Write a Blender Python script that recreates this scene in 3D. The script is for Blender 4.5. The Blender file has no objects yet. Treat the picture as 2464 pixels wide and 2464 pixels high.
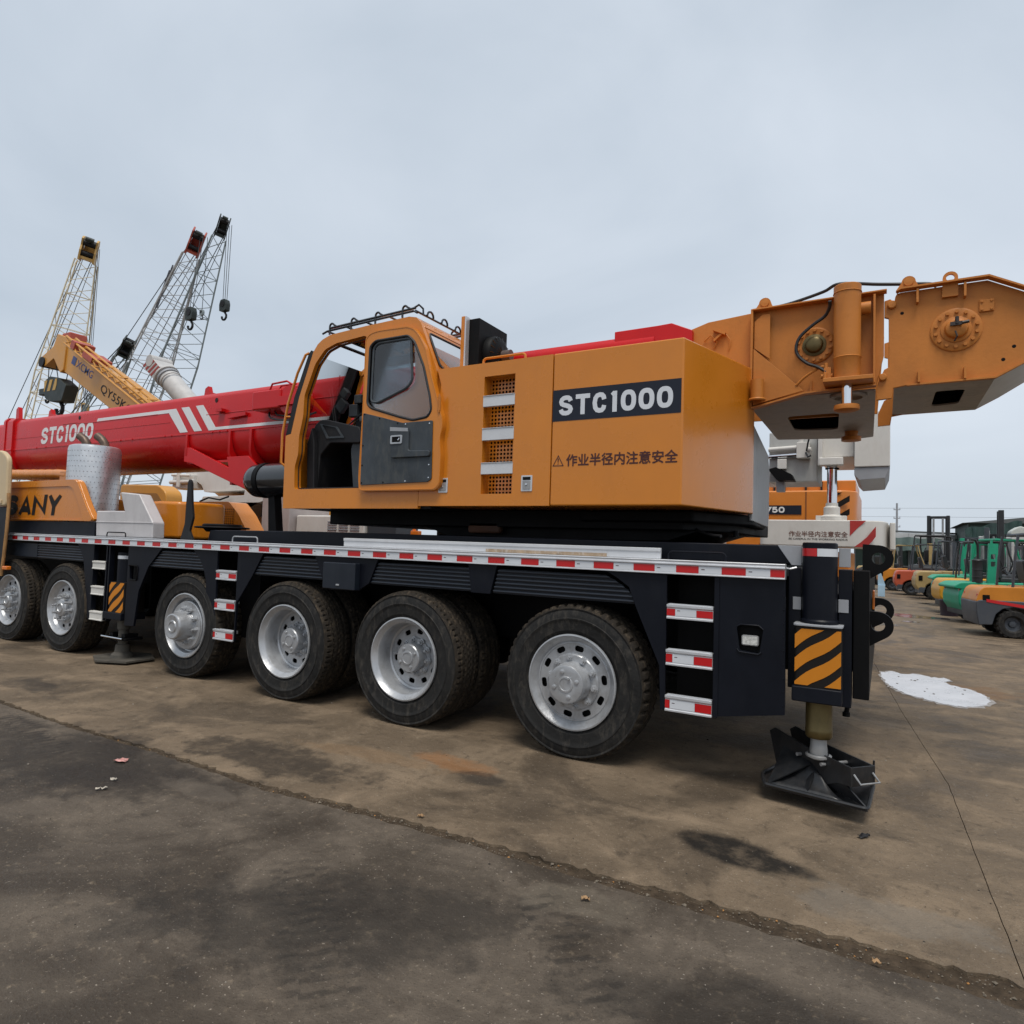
import bpy, bmesh, math, random
from mathutils import Vector, Matrix
from mathutils.geometry import tessellate_polygon
random.seed(7)
R = math.radians
SC = bpy.context.scene
COL = SC.collection

# ------------------------------------------------------------------ camera
cam_d = bpy.data.cameras.new('camera'); cam = bpy.data.objects.new('camera', cam_d); COL.objects.link(cam)
cam_d.sensor_width = 36; cam_d.lens = 36 * 1560 / 2464; cam_d.clip_start = 0.05; cam_d.clip_end = 4000
def cam_matrix(yaw, pit, rol):
    w0 = Vector((-math.sin(yaw), math.cos(yaw), 0)); r0 = Vector((math.cos(yaw), math.sin(yaw), 0)); u0 = Vector((0, 0, 1))
    w = math.cos(pit) * w0 + math.sin(pit) * u0; u = -math.sin(pit) * w0 + math.cos(pit) * u0
    r = math.cos(rol) * r0 + math.sin(rol) * u; u = math.cos(rol) * u - math.sin(rol) * r0
    return Matrix((r, u, -w)).transposed()
cam.matrix_world = Matrix.Translation((0, 0, 1.55)) @ cam_matrix(R(29.894), R(2.845), R(1.872)).to_4x4()
SC.camera = cam
SC.cycles.max_bounces = 7; SC.cycles.diffuse_bounces = 3; SC.cycles.glossy_bounces = 3; SC.cycles.transparent_max_bounces = 12

# ------------------------------------------------------------------ sky, sun, exposure
SUN_EL, SUN_AZ = R(67), R(150)          # azimuth measured from +y towards +x
wd = bpy.data.worlds.new('World'); SC.world = wd; wd.use_nodes = True
nt = wd.node_tree; nt.nodes.clear()
def N(t, **k):
    n = nt.nodes.new(t)
    for a, b in k.items(): setattr(n, a, b)
    return n
out = N('ShaderNodeOutputWorld'); mixs = N('ShaderNodeMixShader')
sky = N('ShaderNodeTexSky', sky_type='NISHITA', sun_disc=False, sun_elevation=SUN_EL, sun_rotation=SUN_AZ, air_density=1.0, dust_density=4.0, ozone_density=1.5)
b1 = N('ShaderNodeBackground'); b1.inputs['Strength'].default_value = 0.09
b2 = N('ShaderNodeBackground'); b2.inputs['Strength'].default_value = 1.0
tc = N('ShaderNodeTexCoord'); mp = N('ShaderNodeMapping'); mp.inputs['Scale'].default_value = (1, 1, 1.9)
noi = N('ShaderNodeTexNoise'); noi.inputs['Scale'].default_value = 1.35; noi.inputs['Detail'].default_value = 6; noi.inputs['Roughness'].default_value = .5; noi.inputs['Distortion'].default_value = .5
rmp = N('ShaderNodeValToRGB'); e = rmp.color_ramp.elements
e[0].position = .20; e[0].color = (.285, .335, .39, 1); e[1].position = .78; e[1].color = (.485, .525, .575, 1)
L = nt.links.new
L(tc.outputs['Generated'], mp.inputs['Vector']); L(mp.outputs['Vector'], noi.inputs['Vector']); L(noi.outputs['Fac'], rmp.inputs['Fac'])
L(rmp.outputs['Color'], b2.inputs['Color']); L(sky.outputs['Color'], b1.inputs['Color'])
mixs.inputs['Fac'].default_value = .90
L(b1.outputs[0], mixs.inputs[1]); L(b2.outputs[0], mixs.inputs[2]); L(mixs.outputs[0], out.inputs['Surface'])
sun_d = bpy.data.lights.new('sun', 'SUN'); sun_d.energy = 1.55; sun_d.angle = R(24); sun_d.color = (1, .95, .87)
sun = bpy.data.objects.new('sun', sun_d); COL.objects.link(sun)
sd = Vector((math.sin(SUN_AZ) * math.cos(SUN_EL), math.cos(SUN_AZ) * math.cos(SUN_EL), math.sin(SUN_EL)))
sun.rotation_euler = sd.to_track_quat('Z', 'Y').to_euler(); sun.location = sd * 60
vs = SC.view_settings; vs.view_transform = 'Standard'; vs.look = 'None'; vs.gamma = 1; vs.exposure = 0.70; vs.use_curve_mapping = False

# ------------------------------------------------------------------ materials
MATS = {}
def nodes_of(name):
    m = bpy.data.materials.new(name); m.use_nodes = True
    t = m.node_tree; return m, t, t.nodes['Principled BSDF']
def mat(name, col, rough=.5, metal=0., var=.12, scale=2.5, dirt=.0, dirtcol=(.12, .10, .08), bump=0., bscale=60, coat=0., spec=.5):
    if name in MATS: return MATS[name]
    m, t, p = nodes_of(name); n = t.nodes.new; l = t.links.new
    g = n('ShaderNodeNewGeometry')
    nz = n('ShaderNodeTexNoise'); nz.inputs['Scale'].default_value = scale; nz.inputs['Detail'].default_value = 6; nz.inputs['Roughness'].default_value = .62
    l(g.outputs['Position'], nz.inputs['Vector'])
    mr = n('ShaderNodeMapRange'); mr.inputs['From Min'].default_value = .3; mr.inputs['From Max'].default_value = .7
    mr.inputs['To Min'].default_value = 1 - var; mr.inputs['To Max'].default_value = 1 + var
    l(nz.outputs['Fac'], mr.inputs['Value'])
    mul = n('ShaderNodeVectorMath'); mul.operation = 'SCALE'; mul.inputs[0].default_value = col[:3]; l(mr.outputs[0], mul.inputs['Scale'])
    last = mul.outputs[0]
    if dirt > 0:
        mpd = n('ShaderNodeMapping'); mpd.inputs['Scale'].default_value = (1, 1, .38); l(g.outputs['Position'], mpd.inputs['Vector'])
        n2 = n('ShaderNodeTexNoise'); n2.inputs['Scale'].default_value = scale * 3.1; n2.inputs['Detail'].default_value = 8; n2.inputs['Roughness'].default_value = .7; n2.inputs['Distortion'].default_value = .4
        l(mpd.outputs[0], n2.inputs['Vector'])
        m2 = n('ShaderNodeMapRange'); m2.inputs['From Min'].default_value = .5; m2.inputs['From Max'].default_value = .75; m2.inputs['To Max'].default_value = dirt
        l(n2.outputs['Fac'], m2.inputs['Value'])
        mx = n('ShaderNodeMix'); mx.data_type = 'RGBA'; mx.inputs['B'].default_value = (*dirtcol, 1)
        l(m2.outputs[0], mx.inputs['Factor']); l(last, mx.inputs['A']); last = mx.outputs['Result']
    l(last, p.inputs['Base Color'])
    r2 = n('ShaderNodeMapRange'); r2.inputs['From Min'].default_value = .3; r2.inputs['From Max'].default_value = .7
    r2.inputs['To Min'].default_value = max(.03, rough - .08); r2.inputs['To Max'].default_value = min(1, rough + .1)
    l(nz.outputs['Fac'], r2.inputs['Value']); l(r2.outputs[0], p.inputs['Roughness'])
    p.inputs['Metallic'].default_value = metal; p.inputs['Coat Weight'].default_value = coat; p.inputs['Coat Roughness'].default_value = .12
    p.inputs['Specular IOR Level'].default_value = spec
    if bump > 0:
        n3 = n('ShaderNodeTexNoise'); n3.inputs['Scale'].default_value = bscale; n3.inputs['Detail'].default_value = 4
        l(g.outputs['Position'], n3.inputs['Vector'])
        bp = n('ShaderNodeBump'); bp.inputs['Strength'].default_value = bump; bp.inputs['Distance'].default_value = .01
        l(n3.outputs['Fac'], bp.inputs['Height']); l(bp.outputs[0], p.inputs['Normal'])
    MATS[name] = m; return m
def glassmat(name, tint, gloss=.12):
    m = bpy.data.materials.new(name); m.use_nodes = True; t = m.node_tree; t.nodes.clear(); n = t.nodes.new; l = t.links.new
    o = n('ShaderNodeOutputMaterial'); tr = n('ShaderNodeBsdfTransparent'); gl = n('ShaderNodeBsdfGlossy'); mx = n('ShaderNodeMixShader'); fr = n('ShaderNodeFresnel')
    tr.inputs['Color'].default_value = (*tint, 1); gl.inputs['Roughness'].default_value = .03
    ad = n('ShaderNodeMath'); ad.operation = 'ADD'; ad.inputs[1].default_value = gloss; ad.use_clamp = True
    fr.inputs['IOR'].default_value = 1.45; l(fr.outputs[0], ad.inputs[0]); l(ad.outputs[0], mx.inputs['Fac'])
    l(tr.outputs[0], mx.inputs[1]); l(gl.outputs[0], mx.inputs[2]); l(mx.outputs[0], o.inputs['Surface']); return m
ORANGE = mat('amber_paint', (.57, .190, .013), .27, var=.06, scale=1.6, dirt=.12, dirtcol=(.32, .11, .015), coat=.28, bump=.03, bscale=5, spec=.42)
TAN = mat('tan_cast_paint', (.50, .178, .032), .5, var=.10, scale=2.5, dirt=.25, dirtcol=(.20, .075, .018), bump=.12, bscale=40, spec=.3)
RED = mat('boom_red_paint', (.50, .006, .007), .28, var=.07, scale=1.2, dirt=.16, dirtcol=(.30, .008, .008), coat=.04, bump=.03, bscale=20, spec=.34)
NAVY = mat('navy_black_paint', (.0048, .006, .0105), .42, var=.2, dirt=.22, dirtcol=(.020, .021, .023), spec=.2)
BLACK = mat('black_paint', (.0035, .0035, .004), .55, var=.2, dirt=.2, dirtcol=(.016, .015, .014), spec=.14)
BLACKG = mat('gloss_black_paint', (.006, .006, .007), .2, coat=.6)
FENDER = mat('mudguard_plastic', (.010, .014, .022), .36, dirt=.3, dirtcol=(.035, .037, .04), spec=.4)
ALU = mat('aluminium', (.62, .63, .65), .38, .55, var=.05, scale=4, dirt=.18, dirtcol=(.32, .31, .30))
ALUP = mat('aluminium_painted', (.58, .59, .61), .45, .1, var=.05, scale=4, dirt=.15, dirtcol=(.35, .34, .33))
SILVER = mat('silver_wheel_paint', (.43, .44, .455), .34, .5, var=.12, scale=7, dirt=.42, dirtcol=(.22, .20, .175), bump=.12, bscale=45)
RUBBER = mat('tyre_rubber', (.015, .0145, .014), .7, var=.35, scale=7, dirt=.8, dirtcol=(.074, .065, .054), bump=.3, bscale=40, spec=.25)
TREAD = mat('dusty_rubber', (.022, .018, .014), .85, var=.3, scale=9, dirt=.8, dirtcol=(.12, .09, .06), bump=.2, bscale=60, spec=.2)
REFRED = mat('red_reflector', (.50, .006, .008), .3, var=.05, coat=.4)
REFWHITE = mat('white_reflector', (.62, .64, .67), .35, var=.04, coat=.3, dirt=.1, dirtcol=(.4, .4, .4))
LETTER = mat('pale_grey_vinyl', (.62, .64, .68), .4, var=.04)
WHITEV = mat('white_vinyl', (.70, .70, .70), .4, var=.05, dirt=.15, dirtcol=(.4, .36, .34))
PLAQUE = mat('slate_vinyl', (.010, .013, .024), .42, var=.08, spec=.3)
DKLET = mat('dark_vinyl', (.012, .010, .009), .5, var=.1, spec=.2)
DKRED = mat('maroon_vinyl', (.060, .010, .008), .5, var=.1)
WHITEP = mat('white_paint', (.62, .60, .56), .42, var=.06, dirt=.22, dirtcol=(.36, .30, .24), coat=.1)
BATTW = mat('galvanised_white', (.52, .50, .50), .5, .1, var=.08, dirt=.4, dirtcol=(.33, .30, .30), bump=.08)
FOIL = mat('perforated_foil', (.60, .61, .62), .32, .75, var=.12, scale=5, dirt=.3, dirtcol=(.34, .33, .32), bump=.35, bscale=14)
CHROME = mat('chrome', (.75, .76, .78), .10, 1.0, var=.03)
OLIVE = mat('olive_brass_ram', (.13, .095, .036), .35, .6, var=.15, scale=8, dirt=.4, dirtcol=(.05, .04, .02))
GREYP = mat('grey_paint', (.30, .31, .33), .5, var=.1, dirt=.2, dirtcol=(.16, .16, .16), bump=.05)
GREYD = mat('worn_grey_panel', (.040, .048, .056), .5, var=.35, scale=4, dirt=.6, dirtcol=(.10, .10, .088), spec=.35)
DARKIN = mat('dark_trim', (.012, .012, .014), .55, var=.2, dirt=.4, dirtcol=(.045, .043, .040), spec=.3)
STRIPEO = mat('orange_stripe', (.55, .19, .012), .45, var=.06, spec=.3)
RUST = mat('rusty_yellow', (.32, .17, .06), .7, var=.3, scale=9, dirt=.8, dirtcol=(.10, .045, .02), bump=.3)
CREAM = mat('cream_paint', (.55, .42, .25), .45, var=.06, dirt=.2, dirtcol=(.35, .25, .14))
GALV = mat('galvanised_steel', (.34, .34, .34), .42, .5, var=.22, scale=4, dirt=.5, dirtcol=(.14, .13, .12))
UNDER = mat('tail_underside', (.30, .26, .23), .5, .2, var=.25, scale=5, dirt=.6, dirtcol=(.13, .11, .09))
HOSE = mat('black_hose', (.010, .010, .011), .5)
LENS = mat('amber_lens', (.65, .16, .01), .25, coat=.4)
LAMPG = mat('lamp_lens', (.55, .55, .52), .2, var=.3, scale=60, coat=.5)
TAPE = mat('torn_tape', (.33, .24, .16), .8, var=.35, scale=14, dirt=.8, dirtcol=(.6, .57, .53))
GLASS = glassmat('cab_glass', (.95, .96, .96), .0)
GLASST = glassmat('tinted_glass', (.50, .56, .60), .05)
GLASSC = glassmat('clear_glass', (.90, .92, .92), .02)

# ------------------------------------------------------------------ geometry builder
WP = {}                                   # world position of each object at build time
def frame(d):
    d = Vector(d).normalized(); a = Vector((0, 0, 1)) if abs(d.z) < .9 else Vector((1, 0, 0))
    u = d.cross(a).normalized(); return u, d.cross(u).normalized(), d
class G:
    def __init__(s): s.v = []; s.f = []
    def add(s, v, f):
        k = len(s.v); s.v += [tuple(q) for q in v]; s.f += [tuple(i + k for i in q) for q in f]; return s
    def box(s, x0, x1, y0, y1, z0, z1):
        return s.add([(x0, y0, z0), (x1, y0, z0), (x1, y1, z0), (x0, y1, z0), (x0, y0, z1), (x1, y0, z1), (x1, y1, z1), (x0, y1, z1)],
                     [(0, 3, 2, 1), (4, 5, 6, 7), (0, 1, 5, 4), (1, 2, 6, 5), (2, 3, 7, 6), (3, 0, 4, 7)])
    def obox(s, c, ux, uy, uz):           # oriented box: centre and three half vectors
        c, ux, uy, uz = map(Vector, (c, ux, uy, uz)); vs_ = []
        for k in (-1, 1):
            for j, i in ((-1, -1), (-1, 1), (1, 1), (1, -1)): vs_.append(c + ux * i + uy * j + uz * k)
        return s.add(vs_, [(0, 3, 2, 1), (4, 5, 6, 7), (0, 1, 5, 4), (1, 2, 6, 5), (2, 3, 7, 6), (3, 0, 4, 7)])
    def bar(s, p, q, w, h=None):
        p, q = Vector(p), Vector(q); u, v, d = frame(q - p); h = h or w
        return s.obox((p + q) / 2, u * w / 2, v * h / 2, (q - p) / 2)
    def plate(s, loops, a, b, ax='y'):
        P = {'y': lambda u, v, t: (u, t, v), 'x': lambda u, v, t: (t, u, v), 'z': lambda u, v, t: (u, v, t)}[ax]
        if loops and not hasattr(loops[0][0], '__len__'): loops = [loops]
        flat = [p for lp in loops for p in lp]; n = len(flat)
        vv = [P(p[0], p[1], a) for p in flat] + [P(p[0], p[1], b) for p in flat]; ff = []
        if len(loops) == 1: ff += [tuple(range(n)), tuple(range(2 * n - 1, n - 1, -1))]
        else:
            for t in tessellate_polygon([[Vector((p[0], p[1], 0)) for p in lp] for lp in loops]):
                ff += [tuple(t), tuple(i + n for i in reversed(t))]
        k = 0
        for lp in loops:
            m = len(lp)
            for i in range(m): j = (i + 1) % m; ff.append((k + i, k + j, n + k + j, n + k + i))
            k += m
        return s.add(vv, ff)
    def cyl(s, p, q, r, r2=None, n=16, cap=True):
        p, q = Vector(p), Vector(q); u, v, d = frame(q - p); r2 = r if r2 is None else r2
        vv = [p + (u * math.cos(2 * math.pi * i / n) + v * math.sin(2 * math.pi * i / n)) * r for i in range(n)] + \
             [q + (u * math.cos(2 * math.pi * i / n) + v * math.sin(2 * math.pi * i / n)) * r2 for i in range(n)]
        ff = [(i, (i + 1) % n, n + (i + 1) % n, n + i) for i in range(n)]
        if cap: ff += [tuple(range(n - 1, -1, -1)), tuple(range(n, 2 * n))]
        return s.add(vv, ff)
    def lathe(s, prof, c, d, n=32, closed=False):   # prof: (radius, distance along d)
        c = Vector(c); u, v, d = frame(d); m = len(prof); vv = []
        for i in range(n):
            t = 2 * math.pi * i / n; e_ = u * math.cos(t) + v * math.sin(t)
            vv += [c + e_ * r + d * h for r, h in prof]
        ff = []
        for i in range(n):
            j = (i + 1) % n
            for k in range(m if closed else m - 1):
                k2 = (k + 1) % m; ff.append((i * m + k, j * m + k, j * m + k2, i * m + k2))
        return s.add(vv, ff)
    def tube(s, path, r, n=8, closed=False):
        path = [Vector(p) for p in path]; m = len(path); vv = []; ff = []; up = None
        for i, p in enumerate(path):
            a = path[i - 1] if (i or closed) else p; b = path[(i + 1) % m] if (i < m - 1 or closed) else p
            d = (b - a).normalized()
            if up is None: up = frame(d)[0]
            up = (up - d * up.dot(d)); up = up.normalized() if up.length > 1e-6 else frame(d)[0]
            w_ = d.cross(up)
            vv += [p + (up * math.cos(2 * math.pi * k / n) + w_ * math.sin(2 * math.pi * k / n)) * r for k in range(n)]
        for i in range(m if closed else m - 1):
            j = (i + 1) % m
            for k in range(n): ff.append((i * n + k, i * n + (k + 1) % n, j * n + (k + 1) % n, j * n + k))
        if not closed: ff += [tuple(range(n - 1, -1, -1)), tuple(range((m - 1) * n, m * n))]
        return s.add(vv, ff)
    def mesh(s, name, centre=True, smooth=35):
        vs_ = [Vector(p) for p in s.v]
        lo = Vector([min(p[i] for p in vs_) for i in range(3)]); hi = Vector([max(p[i] for p in vs_) for i in range(3)])
        c = (lo + hi) / 2 if centre else Vector((0, 0, 0))
        me = bpy.data.meshes.new(name); bm = bmesh.new()
        bv = [bm.verts.new(p - c) for p in vs_]
        for f in s.f:
            try: bm.faces.new([bv[i] for i in f])
            except ValueError: pass
        bmesh.ops.recalc_face_normals(bm, faces=bm.faces); bm.to_mesh(me); bm.free()
        if smooth:
            me.polygons.foreach_set('use_smooth', [True] * len(me.polygons)); me.set_sharp_from_angle(angle=R(smooth))
        return me, c
def link(name, me, pos, m, parent=None, bev=0., seg=2):
    o = bpy.data.objects.new(name, me); COL.objects.link(o)
    if m and not me.materials: me.materials.append(m)
    if parent is not None: o.parent = parent; o.location = pos - WP[parent.name]
    else: o.location = pos
    WP[o.name] = Vector(pos)
    if bev:
        b = o.modifiers.new('bevel', 'BEVEL'); b.width = bev; b.segments = seg; b.limit_method = 'ANGLE'; b.angle_limit = R(38); b.harden_normals = True; b.use_clamp_overlap = True
    return o
def part(name, g, m, parent=None, bev=0., seg=2, smooth=35):
    me, c = g.mesh(name, True, smooth); return link(name, me, c, m, parent, bev, seg)
def tag(o, label=None, cat=None, group=None, kind=None):
    for k, v_ in (('label', label), ('category', cat), ('group', group), ('kind', kind)):
        if v_: o[k] = v_
    return o
def thing(name, pos, label, cat, group=None):
    o = bpy.data.objects.new(name, None); COL.objects.link(o); o.empty_display_size = .2; o.location = pos; WP[o.name] = Vector(pos)
    return tag(o, label, cat, group)
def again(src, name, pos, parent):       # another piece with the same mesh
    o = bpy.data.objects.new(name, src.data); COL.objects.link(o); o.parent = parent; o.location = Vector(pos) - WP[parent.name]; WP[o.name] = Vector(pos)
    for md in src.modifiers:
        b = o.modifiers.new('bevel', 'BEVEL'); b.width = md.width; b.segments = md.segments; b.limit_method = 'ANGLE'; b.angle_limit = md.angle_limit; b.harden_normals = True
    return o
def bx(name, parent, m, x0, x1, y0, y1, z0, z1, bev=.006): return part(name, G().box(x0, x1, y0, y1, z0, z1), m, parent, bev)
def circ(cx, cz, r, n=24, a0=0): return [(cx + r * math.cos(a0 + 2 * math.pi * i / n), cz + r * math.sin(a0 + 2 * math.pi * i / n)) for i in range(n)]
def rrect(x0, x1, z0, z1, r, n=4):
    p = []
    for cx, cz, a in ((x1 - r, z1 - r, 0), (x0 + r, z1 - r, 90), (x0 + r, z0 + r, 180), (x1 - r, z0 + r, 270)):
        for i in range(n + 1): t = R(a + 90 * i / n); p.append((cx + r * math.cos(t), cz + r * math.sin(t)))
    return p
def rounded(poly, r, n=4):                # round the corners of a polygon
    o = []; m = len(poly)
    for i in range(m):
        p = Vector(poly[i]); a = Vector(poly[i - 1]); b = Vector(poly[(i + 1) % m])
        rr = min(r, (a - p).length * .45, (b - p).length * .45); s_ = p + (a - p).normalized() * rr; e_ = p + (b - p).normalized() * rr
        for k in range(n + 1): t = k / n; q = s_ * (1 - t) ** 2 + p * 2 * t * (1 - t) + e_ * t * t; o.append((q.x, q.y))
    return o
def lettering(name, body, m, parent, x0, x1, z0, z1, y, shear=0., bold=0., fat=0.):
    cu = bpy.data.curves.new(name, 'FONT'); cu.body = body; cu.size = 1; cu.shear = shear; cu.offset = bold; cu.extrude = 0; cu.resolution_u = 3
    o = bpy.data.objects.new(name, cu); COL.objects.link(o); bpy.context.view_layer.update()
    me0 = bpy.data.meshes.new_from_object(o.evaluated_get(bpy.context.evaluated_depsgraph_get()))
    bpy.data.objects.remove(o); bpy.data.curves.remove(cu)
    xs = [v.co.x for v in me0.vertices]; ys = [v.co.y for v in me0.vertices]; ax, bx_, ay, by = min(xs), max(xs), min(ys), max(ys)
    me = bpy.data.meshes.new(name)
    vv = [((v.co.x - ax) / (bx_ - ax) * (x1 - x0) - (x1 - x0) / 2, 0, (v.co.y - ay) / (by - ay) * (z1 - z0) - (z1 - z0) / 2) for v in me0.vertices]; pf = [tuple(p.vertices) for p in me0.polygons]; V_, F_ = list(vv), list(pf)
    if fat:
        for q, (dx, dz) in enumerate(((fat, 0), (-fat, 0), (0, fat), (0, -fat))): k_ = len(V_); V_ += [(a + dx, .0002 * (q + 1), c + dz) for a, b, c in vv]; F_ += [tuple(i + k_ for i in p) for p in pf]
    me.from_pydata(V_, [], F_)
    bpy.data.meshes.remove(me0)
    return link(name, me, Vector(((x0 + x1) / 2, y, (z0 + z1) / 2)), m, parent)
def bez(P, n=6):                            # smooth path through points
    P = [Vector(p) for p in P]; o = []
    for i in range(len(P) - 1):
        a, b, c, d = P[max(i - 1, 0)], P[i], P[i + 1], P[min(i + 2, len(P) - 1)]
        for k in range(n): t = k / n; o.append(.5 * (2 * b + (c - a) * t + (2 * a - 5 * b + 4 * c - d) * t * t + (3 * b - a - 3 * c + d) * t ** 3))
    return o + [P[-1]]
def tub(x0, x1, y0, y1, z0, z1):          # open-bottomed box seen from below
    return G().add([(x0, y0, z0), (x1, y0, z0), (x1, y1, z0), (x0, y1, z0), (x0, y0, z1), (x1, y0, z1), (x1, y1, z1), (x0, y1, z1)], [(4, 5, 6, 7), (0, 1, 5, 4), (1, 2, 6, 5), (2, 3, 7, 6), (3, 0, 4, 7)])
def arc(c, r, a0, a1, n, f): return [f(c, r * math.cos(R(a0 + (a1 - a0) * i / n)), r * math.sin(R(a0 + (a1 - a0) * i / n))) for i in range(n + 1)]
def perforated(g, x0, x1, z0, z1, y, nx, nz, rad, th=.004, stagger=True):   # sheet of square cells with a round hole in each
    cw, ch = (x1 - x0) / nx, (z1 - z0) / nz
    for i in range(nx):
        for j in range(nz):
            cx, cz = x0 + (i + .5) * cw, z0 + (j + .5) * ch
            o8 = [(cx + a * cw / 2, cz + b * ch / 2) for a, b in ((1, 0), (1, 1), (0, 1), (-1, 1), (-1, 0), (-1, -1), (0, -1), (1, -1))]
            i8 = circ(cx, cz, rad, 8)
            g.add([(p[0], y, p[1]) for p in o8] + [(p[0], y, p[1]) for p in i8] + [(p[0], y + th, p[1]) for p in i8],
                  [(k, (k + 1) % 8, 8 + (k + 1) % 8, 8 + k) for k in range(8)] + [(8 + k, 8 + (k + 1) % 8, 16 + (k + 1) % 8, 16 + k) for k in range(8)])
    return g

GL = {'S': [[(.93, .76), (.86, .90), (.70, .985), (.5, 1.0), (.28, .97), (.12, .88), (.06, .75), (.12, .62), (.28, .55), (.5, .5), (.74, .44), (.89, .36), (.95, .24), (.88, .11), (.71, .02), (.5, 0), (.27, .02), (.11, .11), (.04, .25)]],
      'C': [[(.96, .68), (.90, .86), (.75, .97), (.52, 1), (.28, .95), (.11, .80), (.04, .5), (.11, .20), (.28, .05), (.52, 0), (.75, .03), (.90, .14), (.96, .32)]],
      '0': [[(.5 + .5 * math.copysign(abs(math.cos(t)) ** .75, math.cos(t)), .5 + .5 * math.copysign(abs(math.sin(t)) ** .85, math.sin(t))) for t in [2 * math.pi * i / 24 for i in range(24)]] + ['closed']],
      'T': [[(0, 1), (1, 1)], [(.5, 1), (.5, 0)]], '1': [[(.70, 1), (.70, 0)], [(.74, .97), (.45, .86), (.12, .80)]],
      'A': [[(0, 0), (.5, 1), (1, 0)], [(.22, .30), (.78, .30)]], 'N': [[(0, 0), (0, 1), (1, 0), (1, 1)]], 'Y': [[(0, 1), (.5, .46), (1, 1)], [(.5, .50), (.5, 0)]],
      '7': [[(0, 1), (1, 1), (.35, 0)]], '5': [[(.92, 1), (.14, 1), (.10, .56), (.30, .64), (.55, .65), (.80, .57), (.94, .36), (.86, .13), (.62, 0), (.35, 0), (.10, .10), (.02, .22)]]}
def bold_letters(name, body, m, parent, x0, x1, z0, z1, y, wt=.24, shear=0., gap=.30, narrow='1'):
    H = z1 - z0; t = H * wt; k = [.62 if c in narrow else 1.08 if c in 'S' else 1. for c in body]; gw = gap * t * 2
    unit = ((x1 - x0) - shear * H - gw * (len(body) - 1)) / sum(k); x = x0; g_ = G()
    for c, kk in zip(body, k):
        w_ = unit * kk
        for si, st in enumerate(GL[c]):
            cl = st[-1] == 'closed'; P_ = [Vector((p[0] * (w_ - t) + t / 2, p[1] * (H - t) + t / 2)) for p in (st[:-1] if cl else st)]
            if c in 'TANY17': P_ = [Vector((p[0] * (w_ - t) + t / 2, p[1] * H)) if not (c in 'T7' and p[1] == 1) else Vector((p[0] * (w_ if c == 'T' else w_ - t * .4), H - t / 2)) for p in st]
            n_ = len(P_); vv = []
            for i, p in enumerate(P_):
                a = P_[i - 1] if (i or cl) else None; b = P_[(i + 1) % n_] if (i < n_ - 1 or cl) else None
                d1 = (p - a).normalized() if a is not None else (b - p).normalized(); d2 = (b - p).normalized() if b is not None else d1
                nn_ = Vector((-d1.y - d2.y, d1.x + d2.x)); nn_ = nn_.normalized() if nn_.length > 1e-4 else Vector((-d1.y, d1.x)); ml = min(2.6, 1 / max(.3, nn_.dot(Vector((-d1.y, d1.x)))))
                for s_ in (1, -1):
                    q = p + nn_ * (s_ * t / 2 * ml); q.y = min(max(q.y, 0), H); vv.append((x + q.x + shear * q.y, y - .0004 * si, z0 + q.y))
            g_.add(vv, [(2 * i, 2 * i + 1, 2 * ((i + 1) % n_) + 1, 2 * ((i + 1) % n_)) for i in range(n_ if cl else n_ - 1)])
        x += w_ + gw
    return part(name, g_, m, parent, smooth=0)

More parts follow.
